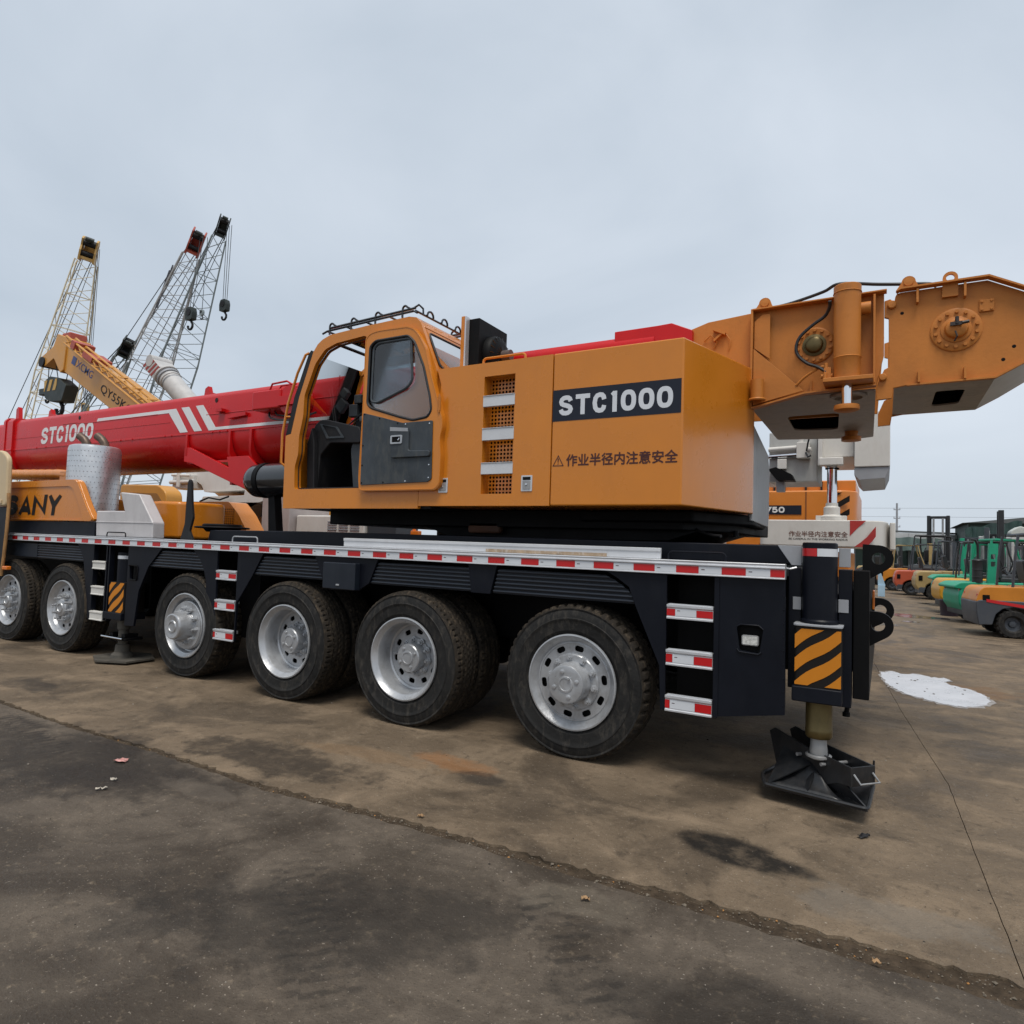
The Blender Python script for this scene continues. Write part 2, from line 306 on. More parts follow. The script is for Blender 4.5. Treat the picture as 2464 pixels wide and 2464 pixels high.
# ------------------------------------------------------------------ ground
def concrete(name, tint, near):
    m, t, p = nodes_of(name); n = t.nodes.new; l = t.links.new
    g = n('ShaderNodeNewGeometry')
    def noise(sc, det=6, ro=.6, dist=0., stretch=None):
        k = n('ShaderNodeTexNoise'); k.inputs['Scale'].default_value = sc; k.inputs['Detail'].default_value = det; k.inputs['Roughness'].default_value = ro; k.inputs['Distortion'].default_value = dist
        if stretch:
            mp_ = n('ShaderNodeMapping'); mp_.inputs['Scale'].default_value = stretch; l(g.outputs['Position'], mp_.inputs['Vector']); l(mp_.outputs[0], k.inputs['Vector'])
        else: l(g.outputs['Position'], k.inputs['Vector'])
        return k.outputs['Fac']
    def rng(v, a, b, c=0., d=1.):
        k = n('ShaderNodeMapRange'); k.interpolation_type = 'SMOOTHSTEP'
        for q, w_ in zip(('From Min', 'From Max', 'To Min', 'To Max'), (a, b, c, d)): k.inputs[q].default_value = w_
        l(v, k.inputs['Value']); return k.outputs[0]
    def mix(f, a, b):
        k = n('ShaderNodeMix'); k.data_type = 'RGBA'
        if hasattr(f, 'links'): l(f, k.inputs['Factor'])
        else: k.inputs['Factor'].default_value = f
        for nm, v in (('A', a), ('B', b)):
            if hasattr(v, 'links'): l(v, k.inputs[nm])
            else: k.inputs[nm].default_value = (*v, 1)
        return k.outputs['Result']
    def math_(op, a, b):
        k = n('ShaderNodeMath'); k.operation = op; k.use_clamp = True
        for i, v in enumerate((a, b)):
            if hasattr(v, 'links'): l(v, k.inputs[i])
            else: k.inputs[i].default_value = v
        return k.outputs[0]
    big = noise(.55, 5, .55, .6); med = noise(2.3, 7, .65, .5); fine = noise(22, 5, .7); grit = noise(120, 3, .6)
    strk = noise(1.6, 6, .65, .3, (.35, 2.2, 1))
    lo = tuple(c * .62 for c in tint); hi = tuple(c * 1.45 for c in tint)
    c = mix(rng(big, .3, .7), lo, tint)
    c = mix(rng(med, .42, .72, 0, .75), c, hi)
    c = mix(rng(strk, .5, .75, 0, .55), c, tuple(q * 1.55 for q in tint))
    damp = math_('MULTIPLY', rng(noise(.9, 6, .6, .8), .50 if not near else .42, .62, 0, 1), .8 if near else .55)
    c = mix(damp, c, (.040, .031, .023))
    c = mix(rng(fine, .55, .78, 0, .55), c, (.27, .21, .145))
    c = mix(rng(noise(9, 6, .75, .4), .52, .70, 0, .55), c, (.045, .034, .025))
    c = mix(rng(noise(14, 5, .75), .60, .74, 0, .5), c, (.29, .235, .165))
    c = mix(rng(grit, .58, .68, 0, .65), c, (.028, .023, .018))
    c = mix(rng(noise(60, 4, .7), .62, .70, 0, .75), c, (.42, .36, .29))
    wet = damp
    # stains with a shape of their own: x, y, half sizes, turn, colour, strength, ragged
    ST = [(-.66, 3.58, .42, .17, -12, (.014, .012, .010), .97, .3), (-2.62, 3.85, .34, .16, -8, (.26, .115, .04), .55, .5), (-2.30, 3.70, .22, .12, 0, (.024, .021, .019), .7, .5),
          (-3.75, 3.20, 1.0, .26, 3, (.026, .021, .017), .75, .55), (-4.9, 2.40, 1.6, .5, 6, (.024, .020, .017), .7, .6), (-3.2, 3.65, .7, .12, 4, (.24, .15, .08), .35, .6),
          (-2.0, 2.0, 1.0, .35, 28, (.020, .018, .016), .6, .6), (-.5, 2.35, .5, .2, 20, (.020, .018, .016), .5, .6), (.9, 9.4, .55, .5, 0, (.18, .095, .04), .5, .6),
          (-1.15, 2.70, .3, .12, 15, (.20, .17, .13), .3, .7), (-3.6, 2.55, .35, .1, 0, (.20, .165, .13), .3, .7), (.0, 3.35, .5, .16, 0, (.17, .15, .125), .45, .6), (-7.4, 3.3, .5, .2, 0, (.025, .022, .02), .6, .6)]
    wobn, muln = noise(3.6, 6, .65), noise(6.0, 6, .72, .3)
    for i, (sx, sy, rx, ry, an, colr, st, rag) in enumerate(ST):
        mp_ = n('ShaderNodeMapping'); mp_.vector_type = 'TEXTURE'; mp_.inputs['Location'].default_value = (sx, sy, 0); mp_.inputs['Rotation'].default_value = (0, 0, R(an)); mp_.inputs['Scale'].default_value = (rx, ry, 1)
        l(g.outputs['Position'], mp_.inputs['Vector'])
        ln = n('ShaderNodeVectorMath'); ln.operation = 'LENGTH'; l(mp_.outputs[0], ln.inputs[0])
        wob = n('ShaderNodeMath'); wob.operation = 'MULTIPLY_ADD'; l(wobn, wob.inputs[0]); wob.inputs[1].default_value = rag * 4; l(ln.outputs['Value'], wob.inputs[2])
        f = math_('MULTIPLY', rng(wob.outputs[0], .60 + rag * 2, 1.10 + rag * 2, st, 0), rng(muln, .30, .55, .55, 1.0))
        c = mix(f, c, colr)
    # tyre prints pressed in the dirt
    for (px_, py_, hw, hl, an) in ((-2.0, 1.95, .15, .70, 53), (-1.05, 2.36, .15, .55, 47), (-5.6, 2.55, .13, 1.0, 82)):
        mp_ = n('ShaderNodeMapping'); mp_.vector_type = 'TEXTURE'; mp_.inputs['Location'].default_value = (px_, py_, 0); mp_.inputs['Rotation'].default_value = (0, 0, R(an)); mp_.inputs['Scale'].default_value = (hw, hl, 1)
        l(g.outputs['Position'], mp_.inputs['Vector'])
        nv = n('ShaderNodeTexNoise'); nv.inputs['Scale'].default_value = 7; nv.inputs['Detail'].default_value = 4; l(g.outputs['Position'], nv.inputs['Vector']); sc_ = n('ShaderNodeVectorMath'); sc_.operation = 'MULTIPLY_ADD'; l(nv.outputs['Color'], sc_.inputs[0]); sc_.inputs[1].default_value = (.55, .06, 0); l(mp_.outputs[0], sc_.inputs[2]); sb_ = n('ShaderNodeVectorMath'); sb_.operation = 'SUBTRACT'; l(sc_.outputs[0], sb_.inputs[0]); sb_.inputs[1].default_value = (.275, .03, 0)
        sep = n('ShaderNodeSeparateXYZ'); l(sb_.outputs[0], sep.inputs[0])
        ax_ = n('ShaderNodeMath'); ax_.operation = 'ABSOLUTE'; l(sep.outputs[0], ax_.inputs[0]); ay_ = n('ShaderNodeMath'); ay_.operation = 'ABSOLUTE'; l(sep.outputs[1], ay_.inputs[0])
        sg = n('ShaderNodeMath'); sg.operation = 'ROUND'; l(sep.outputs[0], sg.inputs[0]); sg2 = n('ShaderNodeMath'); sg2.operation = 'MULTIPLY'; l(sg.outputs[0], sg2.inputs[0]); sg2.inputs[1].default_value = 2.1
        wv = n('ShaderNodeMath'); wv.operation = 'MULTIPLY_ADD'; l(sep.outputs[1], wv.inputs[0]); wv.inputs[1].default_value = hl * 85; l(sg2.outputs[0], wv.inputs[2])
        sn = n('ShaderNodeMath'); sn.operation = 'SINE'; l(wv.outputs[0], sn.inputs[0])
        f = math_('MULTIPLY', rng(sn.outputs[0], -.45, .75), math_('MULTIPLY', rng(ax_.outputs[0], .7, 1.05, 1, 0), rng(ay_.outputs[0], .5, 1.0, 1, 0)))
        f = math_('MULTIPLY', f, rng(noise(8, 6, .75), .38, .62, .02, .62))
        c = mix(f, c, (.020, .018, .016))
    l(c, p.inputs['Base Color'])
    ro = rng(med, .3, .7, .62, .86); k = n('ShaderNodeMath'); k.operation = 'MULTIPLY_ADD'; l(wet, k.inputs[0]); k.inputs[1].default_value = -.22; l(ro, k.inputs[2]); l(k.outputs[0], p.inputs['Roughness'])
    p.inputs['Specular IOR Level'].default_value = .2
    hsum = n('ShaderNodeMath'); hsum.operation = 'MULTIPLY_ADD'; l(fine, hsum.inputs[0]); hsum.inputs[1].default_value = .35; l(med, hsum.inputs[2])
    h2 = n('ShaderNodeMath'); h2.operation = 'MULTIPLY_ADD'; l(grit, h2.inputs[0]); h2.inputs[1].default_value = .12; l(hsum.outputs[0], h2.inputs[2])
    b = n('ShaderNodeBump'); b.inputs['Strength'].default_value = .8; b.inputs['Distance'].default_value = .03; l(h2.outputs[0], b.inputs['Height']); l(b.outputs[0], p.inputs['Normal'])
    return m
DIRT = mat('joint_dirt', (.062, .045, .030), .92, var=.45, scale=14, dirt=.7, dirtcol=(.025, .019, .014), bump=.7, bscale=90, spec=.15)
CONC = concrete('yard_concrete', (.172, .128, .086), False)
CONCN = concrete('yard_concrete_damp', (.108, .087, .067), True)
ground = part('ground', G().add([(-1500, -1500, -.035), (1500, -1500, -.035), (1500, 1500, -.035), (-1500, 1500, -.035)], [(0, 1, 2, 3)]), CONC)
tag(ground, 'grey brown concrete yard, dirty and stained, reaching to the sheds', 'ground', kind='structure')
def jag(pts, step=.06, amp=.014):
    o = []
    for (a, b), (c, d) in zip(pts, pts[1:]):
        ln = math.hypot(c - a, d - b); k = max(1, int(ln / step)) if ln < 12 else 1
        for i in range(k):
            t = i / k; j = amp if k > 1 else 0
            o.append((a + (c - a) * t + random.uniform(-j, j) * .4, b + (d - b) * t + random.uniform(-j, j)))
    return o + [pts[-1]]
CRN = [(-45, 2.6), (-8, 2.79), (-6.8, 2.81), (-5.58, 2.78), (-4.43, 2.81), (-3.3, 2.775), (-2.5, 2.845), (-1.84, 2.875), (-1.4, 2.878), (-.75, 2.91), (-.2, 2.908), (.4, 2.922), (2, 2.97), (45, 4.1)]
CRF = [(-45, 2.66), (-8, 2.84), (-6.8, 2.86), (-5.58, 2.83), (-4.43, 2.86), (-3.3, 2.845), (-2.5, 2.925), (-1.84, 2.952), (-1.4, 2.960), (-.75, 3.018), (-.2, 3.048), (.4, 3.086), (2, 3.16), (45, 4.3)]
near_e = jag(CRN, .05, .010); far_e = jag(CRF, .04, .018)
JX = [(.46, 3.06), (.39, 5.45), (.17, 7.6), (-.17, 11.5), (-1.2, 24), (-3.5, 50)]
jl = jag(JX, .12, .006); fl = [p for p in far_e if p[0] < .44]; fr_ = [p for p in far_e if p[0] > .475]
part('concrete_slab', G().plate([near_e + [(45, -30), (-45, -30)]], -.2, 0, 'z'), CONCN, ground, smooth=0)
part('concrete_slab', G().plate([fl + [(x - .002, y) for x, y in jl] + [(-45, 50)]], -.2, 0, 'z'), CONC, ground, smooth=0)
part('concrete_slab', G().plate([[(x + .002, y) for x, y in reversed(jl)] + fr_ + [(45, 50)]], -.2, 0, 'z'), CONC, ground, smooth=0)
g = G(); vv = []; ff = []
xs_ = [-9 + k * .05 for k in range(240)]
def lerp_line(L_, x):
    for (a, b), (c, d) in zip(L_, L_[1:]):
        if a <= x <= c: return b + (d - b) * (x - a) / (c - a)
for x in xs_:
    a, b = lerp_line(CRN, x) - .03, lerp_line(CRF, x) + .04
    for k in range(7): vv.append((x, a + (b - a) * k / 6, -.014 + random.uniform(-.006, .007)))
for i in range(len(xs_) - 1):
    for k in range(6): ff.append((i * 7 + k, i * 7 + 7 + k, i * 7 + 8 + k, i * 7 + 1 + k))
part('joint_filler', g.add(vv, ff), DIRT, ground, smooth=60)
# grit along the joint and loose bits on the slabs
def grit(name, n, inband, smin, smax, m, label):
    g_ = G()
    for i in range(n):
        if inband:
            x = random.uniform(-3.5, 1.2) if random.random() < .8 else random.uniform(-7, -3.5); a, b = lerp_line(CRN, x), lerp_line(CRF, x); y = a + (b - a) * random.random() + random.gauss(0, .012); z = -.008
        else: x = random.uniform(-6.5, 1.0); y = random.uniform(1.0, 6.0); z = .001
        s_ = random.uniform(smin, smax) * (2.2 if random.random() < .05 else 1); t = random.uniform(0, 6.28)
        g_.add([(x + s_ * random.uniform(.6, 1.3) * (a_ * math.cos(t) - b_ * math.sin(t)), y + s_ * random.uniform(.5, 1.1) * (a_ * math.sin(t) + b_ * math.cos(t)), z + s_ * .7 * c_) for a_, b_, c_ in ((1, 0, 0), (-.5, .9, 0), (-.5, -.9, 0), (0, 0, 1), (0, 0, -1))], [(0, 1, 3), (1, 2, 3), (2, 0, 3), (1, 0, 4), (2, 1, 4), (0, 2, 4)])
    return tag(part(name, g_, m, smooth=0), label, 'gravel', kind='stuff')
grit('gravel', 900, True, .002, .006, mat('grit_stones', (.17, .14, .105), .85, var=.6, scale=40), 'loose grit and crumbs in the concrete joint')
grit('gravel', 900, False, .0018, .0045, mat('pale_chips', (.24, .21, .175), .85, var=.5, scale=30), 'pale chips and grains strewn over the slabs')
grit('gravel', 260, False, .002, .006, mat('dark_crumbs', (.03, .025, .02), .85, var=.4, scale=30), 'dark crumbs of dirt strewn over the slabs')
grit('gravel', 45, True, .003, .008, mat('orange_crumbs', (.42, .20, .06), .7, var=.4, scale=30), 'orange plastic crumbs lying in the joint')
def spill(name, pts, m, label, cat, z0=.001, z1=.005):
    o = part(name, G().plate([rounded(pts, .12, 4)], z0, z1, 'z'), m, smooth=0); return tag(o, label, cat)
WHITEPOW = mat('white_powder', (.50, .505, .53), .30, var=.14, dirt=.4, dirtcol=(.34, .33, .33), scale=3, bump=.08, bscale=20, spec=.6)
pts = [(-.03, 10.06), (.10, 10.22), (.22, 10.12), (.40, 10.2), (.55, 10.08), (.68, 10.14), (.74, 9.95), (.66, 9.85), (.71, 9.64), (.86, 9.5), (.98, 9.25), (1.02, 8.95), (.97, 8.62), (.86, 8.46), (.70, 8.32), (.55, 8.36), (.40, 8.52), (.28, 8.62), (.14, 8.84), (.11, 9.05), (.04, 9.14), (.02, 9.44), (-.02, 9.7)]
jit = []
for (a, b), (c, d) in zip(pts, pts[1:] + pts[:1]):
    for i in range(4): t = i / 4; jit.append((a + (c - a) * t + random.uniform(-.018, .018), b + (d - b) * t + random.uniform(-.03, .03)))
wsp = tag(part('white_spill', G().plate([jit], .0045, .009, 'z'), WHITEPOW, smooth=0), 'white powder spill spread over the concrete behind the crane', 'spill')
cxs, cys = .45, 9.25
part('spill_fringe', G().plate([[(cxs + (x - cxs) * 1.055 + random.uniform(-.02, .02), cys + (y - cys) * 1.06 + random.uniform(-.04, .04)) for x, y in jit]], .001, .004, 'z'), mat('thin_powder', (.27, .25, .235), .7, var=.35, scale=9, dirt=.6, dirtcol=(.14, .12, .10)), wsp, smooth=0)
for k in range(14):
    x, y = random.uniform(.05, .95), random.uniform(8.5, 10.0); r_ = random.uniform(.006, .016)
    if abs((x - .45) * .9 + (y - 9.25) * .55) < .42: part('debris', G().plate([[(x + r_ * random.uniform(.6, 1.4) * math.cos(a), y + 1.6 * r_ * random.uniform(.6, 1.4) * math.sin(a)) for a in [i * 1.047 for i in range(6)]]], .0092, .014, 'z'), mat('spill_debris', (.16, .15, .14), .8), wsp, smooth=0)
WATER = mat('standing_water', (.03, .03, .03), .06, var=0, spec=.9, coat=.6)
for k, pl in enumerate(([(.05, 20.6), (.5, 20.9), (1.0, 20.4), (1.45, 20.3), (1.5, 19.9), (.95, 19.7), (.5, 19.6), (.1, 20.1)], [(.3, 18.4), (.55, 18.6), (.8, 18.5), (.6, 18.2)], [(.9, 26.2), (1.4, 26.5), (1.3, 25.9)], [(-.1, 17.2), (.25, 17.35), (.3, 17.1)])):
    tag(part('puddle', G().plate([rounded(pl, .2, 5)], .001, .004, 'z'), WATER, smooth=0), ['long shallow puddle beside the black tub', 'small puddle on the open concrete', 'thin puddle in front of the tan forklift', 'tiny puddle near the white powder spill'][k], 'puddle', 'puddles on the yard')
def scrap(name, x, y, w_, h_, an, m, label, cat):
    g_ = G(); nx, ny = 5, 4; vv = []
    for i in range(nx + 1):
        for j in range(ny + 1):
            u = (i / nx - .5) * w_ + random.uniform(-.004, .004); v = (j / ny - .5) * h_ + random.uniform(-.004, .004)
            vv.append((x + u * math.cos(an) - v * math.sin(an), y + u * math.sin(an) + v * math.cos(an), .006 + random.uniform(0, .016)))
    ff = [(i * (ny + 1) + j, (i + 1) * (ny + 1) + j, (i + 1) * (ny + 1) + j + 1, i * (ny + 1) + j + 1) for i in range(nx) for j in range(ny)]
    top = g_.add(vv, ff); o = part(name, top, m, smooth=60); so = o.modifiers.new('solid', 'SOLIDIFY'); so.thickness = .0012; return tag(o, label, cat)
scrap('paper_scrap', -4.45, 2.57, .085, .045, .4, mat('pink_wrapper', (.55, .25, .22), .6, var=.5, scale=30, dirt=.7, dirtcol=(.65, .62, .6)), 'crumpled pink and white wrapper on the damp concrete', 'wrapper')
scrap('paper_scrap', -4.06, 2.24, .06, .02, 1.1, mat('pale_scrap', (.42, .38, .32), .8, var=.3, scale=30), 'pale twisted scrap lying by the oily patch', 'scrap')
scrap('paper_scrap', -4.15, 2.36, .045, .018, .3, MATS['pale_scrap'], 'short pale strip of card on the oily patch', 'scrap')
scrap('dark_rag', -.09, 4.16, .075, .03, .9, DARKIN, 'small black rag on the concrete near the outrigger foot', 'rag')
scrap('paper_scrap', -1.13, 2.72, .035, .02, .6, mat('tan_leaf', (.36, .22, .11), .8, var=.3), 'tan leaf beside the long joint', 'leaf')
scrap('paper_scrap', -2.25, 3.0, .035, .02, .2, MATS['tan_leaf'], 'curled brown leaf on the far lip of the joint', 'leaf')
scrap('paper_scrap', -.02, 1.62+1.3, .03, .02, .2, MATS['tan_leaf'], 'tiny tan leaf at the jagged edge of the near slab', 'leaf')

# ------------------------------------------------------------------ the big truck crane
CR_ = thing('truck_crane', (-6, 5.9, 0), 'black and amber six axle mobile crane with long red boom and open operator cab', 'crane')
Y0 = 4.40
# wheels -----------------------------------------------------------
WZ = .555
def tyre_mesh(name, kind, Rr=.57, W=.33):
    nb = 48 if kind == 'block' else 72; nth = nb * 4
    side = [(.338, .035), (.350, .014), (.372, .004), (.376, -.003), (.395, -.004), (.43, -.007), (.452, -.009), (.457, -.013), (.466, -.013), (.470, -.008), (.500, -.004), (.525, .005), (.530, .001), (.538, .001), (.543, .008), (.556, .020)]
    tw = [i / 22 for i in range(23)]; prof = []
    for r_, h in side: prof.append((r_, h, None))
    for w_ in tw: prof.append((Rr - .007 * abs(2 * w_ - 1) ** 4, .028 + w_ * (W - .056), w_))
    for r_, h in reversed(side): prof.append((r_, W - h, None))
    g_ = G(); m = len(prof); vv = []
    for i in range(nth):
        t = 2 * math.pi * i / nth; ph = (i % 4) / 4; bi = i // 4
        for r_, h, w_ in prof:
            hh = h
            if w_ is not None:
                zz = .030 * (1 if (i // 2) % 2 else -1)
                gr = 0
                if kind == 'block':
                    e_ = min(w_, 1 - w_)
                    if e_ < .24: gr = .020 if (i % 4) == 0 else 0
                    if abs(w_ - .30 - zz) < .03 or abs(w_ - .5 + zz) < .03 or abs(w_ - .70 - zz) < .03: gr = .016
                else:
                    e_ = min(w_, 1 - w_)
                    if e_ < .12: gr = .014 if (i % 4) == 0 else 0
                    if abs(w_ - .24 - zz) < .028 or abs(w_ - .5 - zz) < .028 or abs(w_ - .76 - zz) < .028: gr = .014
                r_ = r_ - gr
            elif kind == 'block' and r_ > .55 and (i % 4) == 0: r_ -= .014
            x = r_ * math.cos(t); z = r_ * math.sin(t)
            if z < -WZ + .001: z = -WZ + .001
            vv.append((x, hh, z))
    ff = [(i * m + k, ((i + 1) % nth) * m + k, ((i + 1) % nth) * m + k + 1, i * m + k + 1) for i in range(nth) for k in range(m - 1)]
    g_.add(vv, ff); me, _ = g_.mesh(name, False, 40)
    me.materials.append(RUBBER); me.materials.append(TREAD)
    for p in me.polygons:
        c = p.center
        if math.hypot(c.x, c.z) > .535: p.material_index = 1
    return me
TY = {'block': tyre_mesh('tyre_block', 'block'), 'rib': tyre_mesh('tyre_rib', 'rib')}
def oval(r_, t, hl, hw, n=10):
    o = []
    for i in range(n):
        a = 2 * math.pi * i / n; cu, su = math.cos(a), math.sin(a)
        u = math.copysign(abs(cu) ** .6, cu) * hl; v = math.copysign(abs(su) ** .6, su) * hw
        o.append((r_ * math.cos(t) - u * math.sin(t) + v * math.cos(t), r_ * math.sin(t) + u * math.cos(t) + v * math.sin(t)))
    return o
def cm(name, g_, m, sm=32):
    me, _ = g_.mesh(name, False, sm); me.materials.append(m); return me
D_ = (0, 1, 0); O_ = (0, 0, 0)
def flange(inner_h): return [(.318, .04), (.338, .030), (.350, .008), (.348, -.006), (.338, -.008), (.330, .004), (.318, .014), (.312, .022), (.300, .030), (.292, inner_h)]
RIMS = {}
ten = [2 * math.pi * i / 10 + .15 for i in range(10)]
g = G().lathe(flange(.045) + [(.284, .040), (.276, .040), (.272, .052)], O_, D_, 64); RIMS['A'] = [cm('rim_a', g, SILVER)]
g = G().plate([circ(0, 0, .286, 64)] + [oval(.243, t, .036, .022) for t in ten] + [circ(0, 0, .205, 48)], .046, .054); g.lathe([(.207, .048), (.203, .030), (.195, .022), (.10, .020)], O_, D_, 48); RIMS['A'].append(cm('disc_a', g, SILVER))
g = G().lathe([(.150, .03), (.148, -.02), (.144, -.05), (.140, -.088), (.134, -.098), (.126, -.100), (.060, -.097), (.057, -.103), (.045, -.104), (.043, -.099), (0, -.099)], O_, D_, 48)
for k in range(4): a = k * math.pi / 2 + .3; g.lathe([(.017, -.096), (.016, -.106), (.009, -.108), (0, -.108)], (.092 * math.cos(a), 0, .092 * math.sin(a)), D_, 14)
g.lathe([(.010, -.09), (.010, -.116), (0, -.117)], (.03, 0, .045), D_, 10); RIMS['A'].append(cm('hub_a', g, SILVER)); RIMS['A'].append((.178, .022, .034))
g = G().lathe(flange(.05) + [(.289, .10), (.286, .150), (.280, .168), (.268, .176), (.262, .176), (.258, .190)], O_, D_, 64); RIMS['B'] = [cm('rim_b', g, SILVER)]
g = G().plate([circ(0, 0, .275, 64)] + [oval(.215, t, .031, .022) for t in ten] + [circ(0, 0, .16, 48)], .182, .192); g.lathe([(.162, .186), (.155, .168), (.05, .166)], O_, D_, 48); RIMS['B'].append(cm('disc_b', g, SILVER))
g = G().lathe([(.125, .18), (.122, .12), (.118, .075), (.110, .066), (.06, .064), (.058, .058), (.046, .057), (.044, .062), (0, .062)], O_, D_, 40)
for k in range(4): a = k * math.pi / 2 + .5; g.lathe([(.014, .066), (.013, .056), (0, .054)], (.084 * math.cos(a), 0, .084 * math.sin(a)), D_, 12)
RIMS['B'].append(cm('hub_b', g, SILVER)); RIMS['B'].append((.142, .166, .04))
g = G().lathe(flange(.05) + [(.289, .075), (.272, .080), (.266, .062), (.262, .030), (.250, .020)], O_, D_, 64); RIMS['C'] = [cm('rim_c', g, SILVER)]
g = G().plate([circ(0, 0, .254, 64)] + [circ(.205 * math.cos(t + .3), .205 * math.sin(t + .3), .014, 10) for t in ten] + [circ(0, 0, .13, 32)], .016, .03); RIMS['C'].append(cm('disc_c', g, SILVER))
g = G().lathe([(.16, .02), (.152, -.02), (.145, -.07), (.140, -.125), (.134, -.140), (.122, -.146), (.07, -.140), (.065, -.148), (.05, -.149), (.046, -.142), (0, -.142)], O_, D_, 48); RIMS['C'].append(cm('hub_c', g, SILVER)); RIMS['C'].append((.185, .016, .055))
g = G().lathe(flange(.05) + [(.284, .06), (.276, .056), (.272, .064)], O_, D_, 64); RIMS['D'] = [cm('rim_d', g, SILVER)]
g = G().plate([circ(0, 0, .282, 64)] + [oval(.238, t, .030, .021) for t in ten] + [circ(0, 0, .20, 48)], .058, .066); g.lathe([(.202, .06), (.198, .046), (.10, .030), (.0, .028)], O_, D_, 48); RIMS['D'].append(cm('disc_d', g, SILVER))
g = G().lathe([(.115, .04), (.112, .0), (.10, -.012), (.07, -.018), (.066, -.026), (.05, -.028), (.046, -.020), (0, -.018)], O_, D_, 40); RIMS['D'].append(cm('hub_d', g, SILVER)); RIMS['D'].append((.155, .034, .075))
NUTM = {}
HOLE_SHADE = {k_: cm('drum_' + k_, G().lathe([(.27, h_), (.0, h_)], O_, D_, 32), BLACK) for k_, h_ in (('A', .085), ('B', .235), ('C', .06), ('D', .10))}  # flat black discs added behind the wheel holes as their shade
def nut_mesh(L_):
    if L_ not in NUTM:
        g_ = G().cyl((0, .004, 0), (0, -L_ * .45, 0), .024, n=6).cyl((0, -L_ * .45, 0), (0, -L_, 0), .012, n=10).lathe([(.030, .003), (.030, -.003), (.022, -.004)], O_, D_, 14); NUTM[L_] = cm('nut', g_, SILVER, 30)
    return NUTM[L_]
def wheel(kind, x, y, tk, tyres=(0,), full=True, mirror=False):
    rim, disc, hub, (nr, nh, nl) = RIMS[kind]; pos = Vector((x, y, WZ)); s = -1 if mirror else 1
    w_ = link('wheel', rim, pos, None, CR_); w_.scale.y = s
    for dy in tyres: link('tyre', TY[tk], pos + Vector((0, dy, 0)), None, w_)
    if full:
        link('hole_shade_disc', HOLE_SHADE[kind], pos, None, w_); link('wheel_disc', disc, pos, None, w_); link('hub', hub, pos, None, w_)
        for i in range(10):
            a = 2 * math.pi * i / 10 + .46; link('wheel_nut', nut_mesh(nl), pos + Vector((nr * math.cos(a), nh, nr * math.sin(a))), None, w_)
    return w_
wheel('A', -1.985, 4.40, 'block'); wheel('B', -3.515, 4.345, 'rib', (0, .36)); wheel('B', -4.965, 4.345, 'rib', (0, .36))
wheel('C', -6.585, 4.40, 'block'); wheel('D', -9.10, 4.38, 'rib'); wheel('D', -10.52, 4.38, 'rib'); wheel('D', -12.0, 4.38, 'rib')
for x in (-1.985, -3.515, -4.965, -6.585, -9.10, -10.52, -12.0): wheel('D', x, 7.40, 'rib', full=False, mirror=True)
vs0 = WP['truck_crane']
lg = part('valve_extension', G().cyl((-3.72, 4.50, .56), (-3.60, 4.44, .575), .007, n=8).cyl((-3.74, 4.505, .557), (-3.70, 4.49, .563), .010, n=8), SILVER, CR_)
# chassis ----------------------------------------------------------
g = G().box(-13.2, -.35, 5.30, 5.55, .72, 1.36).box(-13.2, -.35, 6.25, 6.5, .72, 1.36)
for x in (-12.6, -11.2, -9.8, -8.0, -5.8, -4.2, -2.8, -1.2): g.box(x - .1, x + .1, 5.55, 6.25, .8, 1.3)
part('chassis_frame', g, BLACK, CR_, .01)
for x in (-1.985, -3.515, -4.965, -6.585, -9.10, -10.52, -12.0): part('axle', G().cyl((x, 4.55, WZ), (x, 7.2, WZ), .09, n=14).lathe([(.1, 5.6), (.24, 5.75), (.26, 5.9), (.24, 6.05), (.1, 6.2)], (x, 0, WZ), D_, 16), BLACK, CR_)
bx('deck', CR_, BLACK, -13.2, -.56, 4.44, 7.36, 1.392, 1.474)
part('raised_deck', G().plate([(-6.56, 1.476), (-6.52, 1.60), (-5.0, 1.612), (-.60, 1.602), (-.52, 1.476)], 4.60, 7.2), NAVY, CR_, .01)
bx('wheel_well_wall', CR_, BLACK, -13.0, -.56, 5.18, 5.26, .70, 1.392)
# side rail --------------------------------------------------------
g = G().plate([(4.372, 1.383), (4.372, 1.391), (4.379, 1.395), (4.379, 1.445), (4.369, 1.449), (4.369, 1.458), (4.380, 1.464), (4.374, 1.476), (4.378, 1.481), (4.44, 1.481), (4.44, 1.383)], -13.2, -.535, 'x')
rail = part('side_rail', g, ALU, CR_, .002, 1)
src = None; srcw = None; srct = None; srcu = None; k = 0; x = -.62
TINYB = mat('tiny_print', (.10, .07, .08), .5)
bx('reflector', rail, REFRED, -.622, -.537, 4.3768, 4.3788, 1.397, 1.443, 0)
while x - .15 - .15 > -13.1:
    x0 = x - .3
    if src is None:
        src = bx('reflector', rail, REFRED, x0, x0 + .15, 4.3768, 4.3788, 1.397, 1.443, 0)
        srcw = bx('white_reflector', rail, REFWHITE, x0 + .152, x0 + .298, 4.3770, 4.3788, 1.397, 1.443, 0)
        srct = part('print_mark', G().box(x0 + .168, x0 + .190, 4.3762, 4.3768, 1.420, 1.426), TINYB, rail, smooth=0); srct['kind'] = 'stuff'
    else:
        dx = k * .3
        again(src, 'reflector', WP[src.name] - Vector((dx, 0, 0)), rail); again(srcw, 'white_reflector', WP[srcw.name] - Vector((dx, 0, 0)), rail)
        if x > -7: again(srct, 'print_mark', WP[srct.name] - Vector((dx, 0, 0)), rail)
    k += 1; x -= .3
al = part('aluminium_board', G().plate([(4.44, 1.482), (4.44, 1.530), (4.433, 1.534), (4.433, 1.556), (4.46, 1.558), (4.46, 1.482)], -4.337, -1.348, 'x'), ALUP, CR_, .002, 1)
